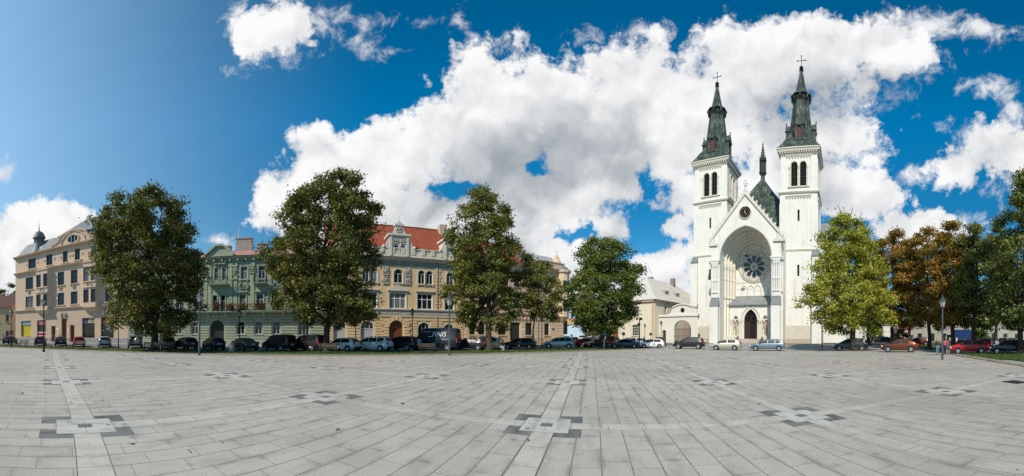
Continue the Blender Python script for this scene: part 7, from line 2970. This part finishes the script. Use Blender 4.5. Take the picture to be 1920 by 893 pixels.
vz = math.degrees(AZV)
bench(42, rd(42, 32.5), vz, 'leftmost bench, before the far left dark blue hatchback')
bench(147, rd(147, 32.2), vz, 'bench before the bright red hatchback')
bench(281, rd(281, 31.9), vz, 'bench just left of the broad left linden trunk')
bench(310, rd(310, 31.9), vz, 'bench just right of the broad left linden trunk')
bench(616, rd(616, 31.9), vz, 'bench at the foot of the tallest linden')
bench(803, rd(803, 32.2), vz, 'bench before the front of the lettered van')
bench(934, rd(934, 32.6), vz, 'bench with a seated person, at the slender linden')

# flowers on the long balcony and window boxes
m_flower = M_leaf('red_geranium', [(0, (.03, .06, .01)), (.70, (.06, .11, .02)), (.76, (.40, .01, .015)), (1, (.5, .03, .03))], .15, 0.0)
m_pot = M_plain('terracotta', (.30, .12, .06), .8)
for i, (px, z, w, h, lab) in enumerate([(407, 5.3, .5, 1.25, 'tall red flowering plant on the long balcony over the archway'), (432, 5.3, .8, 1.0, 'green leafy plant on the long balcony right of the archway'),
                                 (455, 5.35, 1.1, .8, 'red geranium box below the window right of the archway axis'), (487, 5.35, 1.2, .95, 'brightest red geranium bush on the long balcony'), (521, 5.3, 1.1, .8, 'dark red geranium box at the right visible balcony window')]):
    rn = np.random.default_rng(200 + i)
    p = at_row(px, ROW - .75, z)
    t = thing('flower_box', lab, 'plant', (p.x, p.y, p.z), group='flower boxes on the green house balcony')
    MB().ext_y([(-w / 2, 0), (w / 2, 0), (w / 2 + .05, .25), (-w / 2 - .05, .25)], -.13, .13).build('planter', m_pot, t)
    n = 420
    P = rn.normal(0, 1, (n, 3)) * np.array([[w * .36, .2, h * .26]]) + np.array([[0, -.05, .25 + h * .38]])
    a = rn.normal(0, 1, (n, 3)) * .06
    b = rn.normal(0, 1, (n, 3)) * .06
    V = np.stack([P - a, P + b, P + a, P - b], 1)
    link('foliage', np_mesh('foliage', V.reshape(-1, 3), 4, m_flower), t)

# ------------------------------------------------------------------ people
m_skin = M_plain('skin', (.50, .31, .23), .6, var=.05)


def person(label, pos, facing, joints, cols, hair, hair_len=.0, scale=1.0, extra=None):
    """joints: list of (name, parent, (x right, y forward, z), radius); one skinned surface, dressed by region"""
    t = thing('person', label, 'person', pos, 0)
    t.rotation_euler = (0, 0, rz_depth(facing))
    t.scale = (scale,) * 3
    idx = {j[0]: i for i, j in enumerate(joints)}
    me = bpy.data.meshes.new('body')
    me.from_pydata([j[2] for j in joints], [(idx[j[1]], i) for i, j in enumerate(joints) if j[1]], [])
    tmp = bpy.data.objects.new('body_tmp', me)
    COL.objects.link(tmp)
    md = tmp.modifiers.new('s', 'SKIN')
    tmp.modifiers.new('u', 'SUBSURF').levels = 1
    for i, j in enumerate(joints):
        r = j[3]
        me.skin_vertices[0].data[i].radius = (r, r) if not isinstance(r, tuple) else r
        me.skin_vertices[0].data[i].use_root = (i == 0)
    bpy.context.view_layer.update()
    ev = tmp.evaluated_get(bpy.context.evaluated_depsgraph_get())
    bm = bpy.data.meshes.new_from_object(ev)
    bpy.data.objects.remove(tmp)
    bm.name = 'body'
    bm.materials.clear()
    for c in ('skin', 'top', 'legs', 'shoe'):
        bm.materials.append(cols[c])
    J = np.array([j[2] for j in joints])
    reg = [j[4] for j in joints]
    order = {'skin': 0, 'top': 1, 'legs': 2, 'shoe': 3}
    segs = [(J[idx[j[1]]], J[i], order[j[4]]) for i, j in enumerate(joints) if j[1]]
    for p in bm.polygons:
        c = np.array(p.center)
        best, mi = 1e9, 0
        for a, b, m in segs:
            ab = b - a
            f = np.clip(np.dot(c - a, ab) / (np.dot(ab, ab) + 1e-9), 0, 1)
            dd = np.linalg.norm(c - a - ab * f)
            if dd < best:
                best, mi = dd, m
        p.material_index = mi
        p.use_smooth = True
    link('body', bm, t)
    hd = Vector(joints[idx['head']][2])
    h = MB()
    h.ball((0, 0, 0), .118, 12, 0, 1.12)
    h.v = [(X, (Y - .025), Z + .035) for X, Y, Z in h.v if True]
    h.v = [(X, Y if not (Y > .02 and Z < .05) else .02, Z) for X, Y, Z in h.v]
    if hair_len:
        h.lathe([(.10, .02), (.115, -.1), (.12, -.1 - hair_len * .6), (.06, -.12 - hair_len)], 0, -.06, 10, sy=.6)
    h.build('hair', hair, t, True, hd)
    for s in (-1, 1):
        MB().ball((s * .036, .098, .012), .012, 6).build('eye', m_black, t, True, hd)
        MB().ball((s * .108, 0, -.005), .028, 6, 0, 1.3).build('ear', m_skin, t, True, hd)
    MB().ball((0, .115, -.02), .02, 6, 0, 1.4).build('nose', m_skin, t, True, hd)
    f = MB().box(-.025, .025, .102, .11, -.062, -.052)
    f.build('mouth', M_plain('lips', (.3, .1, .08), .6), t, False, hd)
    return t


def standing(stride=.0, arm=.0, w=1.0, sleeve='top', bare_leg=False):
    L = 'legs'
    j = [('pelvis', None, (0, 0, .95), (.15 * w, .11), L), ('waist', 'pelvis', (0, 0, 1.1), (.14 * w, .10), 'top'), ('chest', 'waist', (0, .0, 1.3), (.165 * w, .115), 'top'),
         ('neck0', 'chest', (0, -.01, 1.44), (.085, .075), 'top'), ('neck', 'neck0', (0, 0, 1.50), .05, 'skin'), ('head', 'neck', (0, .015, 1.62), (.085, .098), 'skin'), ('crown', 'head', (0, .0, 1.70), (.07, .075), 'skin')]
    for s, n in ((-1, 'a'), (1, 'b')):
        f = stride * s
        j += [('hip' + n, 'pelvis', (s * .09, 0, .88), .095 * w, L), ('knee' + n, 'hip' + n, (s * .1, f * .5 + .02, .5), .062, L), ('ankle' + n, 'knee' + n, (s * .1, f - (.04 if f < 0 else 0), .1), .042, 'skin' if bare_leg else L),
              ('toe' + n, 'ankle' + n, (s * .115, f + .13, .04), .038, 'shoe')]
        j += [('sh' + n, 'chest', (s * .185 * w, -.01, 1.4), .062, 'top'), ('el' + n, 'sh' + n, (s * .25 * w, -.03 - f * .25, 1.13), .044, sleeve), ('wr' + n, 'el' + n, (s * .245 * w, .06 - f * .5 + arm, .90 + arm * .6), .03, sleeve if sleeve == 'top' else 'skin'),
              ('palm' + n, 'wr' + n, (s * .24 * w, .08 - f * .55 + arm, .83 + arm * .6), .034, 'skin'), ('tip' + n, 'palm' + n, (s * .235 * w, .1 - f * .55 + arm, .76 + arm * .6), .018, 'skin')]
        for q in range(3):
            j += [('fi%d' % q + n, 'palm' + n, (s * (.225 + .012 * q) * w, .06 + .03 * q - f * .55 + arm, .765 + arm * .6), .011, 'skin')]
        j += [('th' + n, 'wr' + n, (s * .2 * w, .12 - f * .55 + arm, .82 + arm * .6), .013, 'skin')]
    return j


C_ = lambda n, c: M_plain('cloth_' + n, c, .85, var=.15)
shoe = C_('shoe', (.02, .02, .02))
jeans = C_('jeans', (.14, .22, .36))
p = at_ground(1758, 666)
person('person with long blond hair, dark purple top and light jeans beside the steel lamp', (p.x, p.y, .006), radians(62), standing(.12, 0, .95), dict(skin=m_skin, top=C_('plum', (.035, .02, .035)), legs=jeans, shoe=shoe), C_('blond', (.42, .26, .10)), .28)
p = at_ground(1771.5, 666)
person('person in red and white striped top and dark trousers just right of the steel lamp', (p.x, p.y, .006), radians(70), standing(-.1, .0, 1.05), dict(skin=m_skin, top=C_('coral', (.55, .10, .12)), legs=C_('navycloth', (.015, .02, .05)), shoe=shoe), C_('brown_hair', (.03, .015, .01)), .1)
p = at_ground(1777.5, 665.5)
person('person in grey jacket and shorts, rightmost of the three walkers at the steel lamp', (p.x, p.y, .006), radians(80), standing(.14, 0, .9, bare_leg=True), dict(skin=m_skin, top=C_('grey', (.10, .12, .12)), legs=C_('greyshort', (.1, .11, .12)), shoe=C_('white_shoe', (.6, .6, .6))), C_('darkhair', (.02, .015, .01)), .12)
p = at_dist(1793, 62)
person('person in white top standing in the shade near the blue lorry', (p.x, p.y, gz(p.x, p.y)), radians(-80), standing(.05, .1), dict(skin=m_skin, top=C_('white', (.65, .65, .62)), legs=C_('pale', (.4, .4, .4)), shoe=shoe), C_('darkhair', (.02, .015, .01)))
p = at_row(103, 46.5)
person('person in pink clothes on the pavement by the ochre block entrance', (p.x, p.y, .335), radians(20), standing(.12), dict(skin=m_skin, top=C_('pink', (.50, .26, .24)), legs=C_('pink2', (.4, .24, .22)), shoe=shoe), C_('darkhair', (.02, .015, .01)), .1)
p = at_row(112.5, 46.8)
person('person in dark clothes on the pavement beside the one in pink', (p.x, p.y, .335), radians(25), standing(.1, .1), dict(skin=m_skin, top=C_('dark', (.03, .03, .035)), legs=C_('dark2', (.02, .02, .03)), shoe=shoe), C_('greyhair', (.2, .2, .2)))
p = at_row(6.5, 44.6)
person('person in blue jacket crossing the street at the far left edge', (p.x, p.y, .2), radians(-30), standing(.16), dict(skin=m_skin, top=C_('bluejacket', (.03, .10, .22)), legs=C_('dark2', (.02, .02, .03)), shoe=shoe), C_('darkhair', (.02, .015, .01)))
p = at_dist(1208, 55)
person('person in dark clothes standing at the doors of the white hatchback by the triple lamp', (p.x, p.y, .02), radians(150), standing(.03), dict(skin=m_skin, top=C_('dark', (.03, .03, .035)), legs=C_('palejeans', (.4, .42, .45)), shoe=shoe), C_('darkhair', (.02, .015, .01)))
# the person sitting on the bench
sit = []
for q in standing(0, .0):
    nme, par, (x, y, z), r, g = q
    if nme.startswith(('hip', 'knee', 'ankle', 'toe')):
        y, z = {'hip': (.02, .5), 'knee': (.44, .52), 'ankle': (.48, .10), 'toe': (.62, .05)}[nme.rstrip('ab')]
    else:
        z -= .42
        if nme[:2] in ('wr', 'pa', 'ti', 'fi', 'th'):
            y, z = y + .30, z + .22
            if nme[:2] != 'wr':
                z = .66 + (z - .66) * .3
                y += .06
        if nme == 'head' or nme == 'crown':
            y += .03
    sit.append((nme, par, (x, y, z), r, g))
bp_ = [o for o in bpy.data.objects if o.get('label', '').startswith('bench with a seated')][0]
person('person in black jacket and pale trousers sitting on the bench at the slender linden', (bp_.location.x + .35, bp_.location.y - .02, bp_.location.z + .0), AZV + pi, sit, dict(skin=m_skin, top=C_('dark', (.03, .03, .035)), legs=C_('palegrey', (.42, .43, .46)), shoe=shoe), C_('brown_hair', (.03, .015, .01)), .05)

# iron drain cover near the right edge of the slabs
p = at_ground(1903, 717)
t = thing('drain_cover', 'dark iron drain cover set into the slabs near the right edge', 'drain cover', (p.x, p.y, .006), .3)
MB().box(-.42, .42, -.3, .3, 0, .012).build('frame', m_iron, t)
g = MB()
for k in range(9):
    g.box(-.36 + k * .085, -.32 + k * .085, -.25, .25, .0125, .02)
g.build('grid', M_plain('worn_iron', (.05, .05, .05), .5, .5), t)
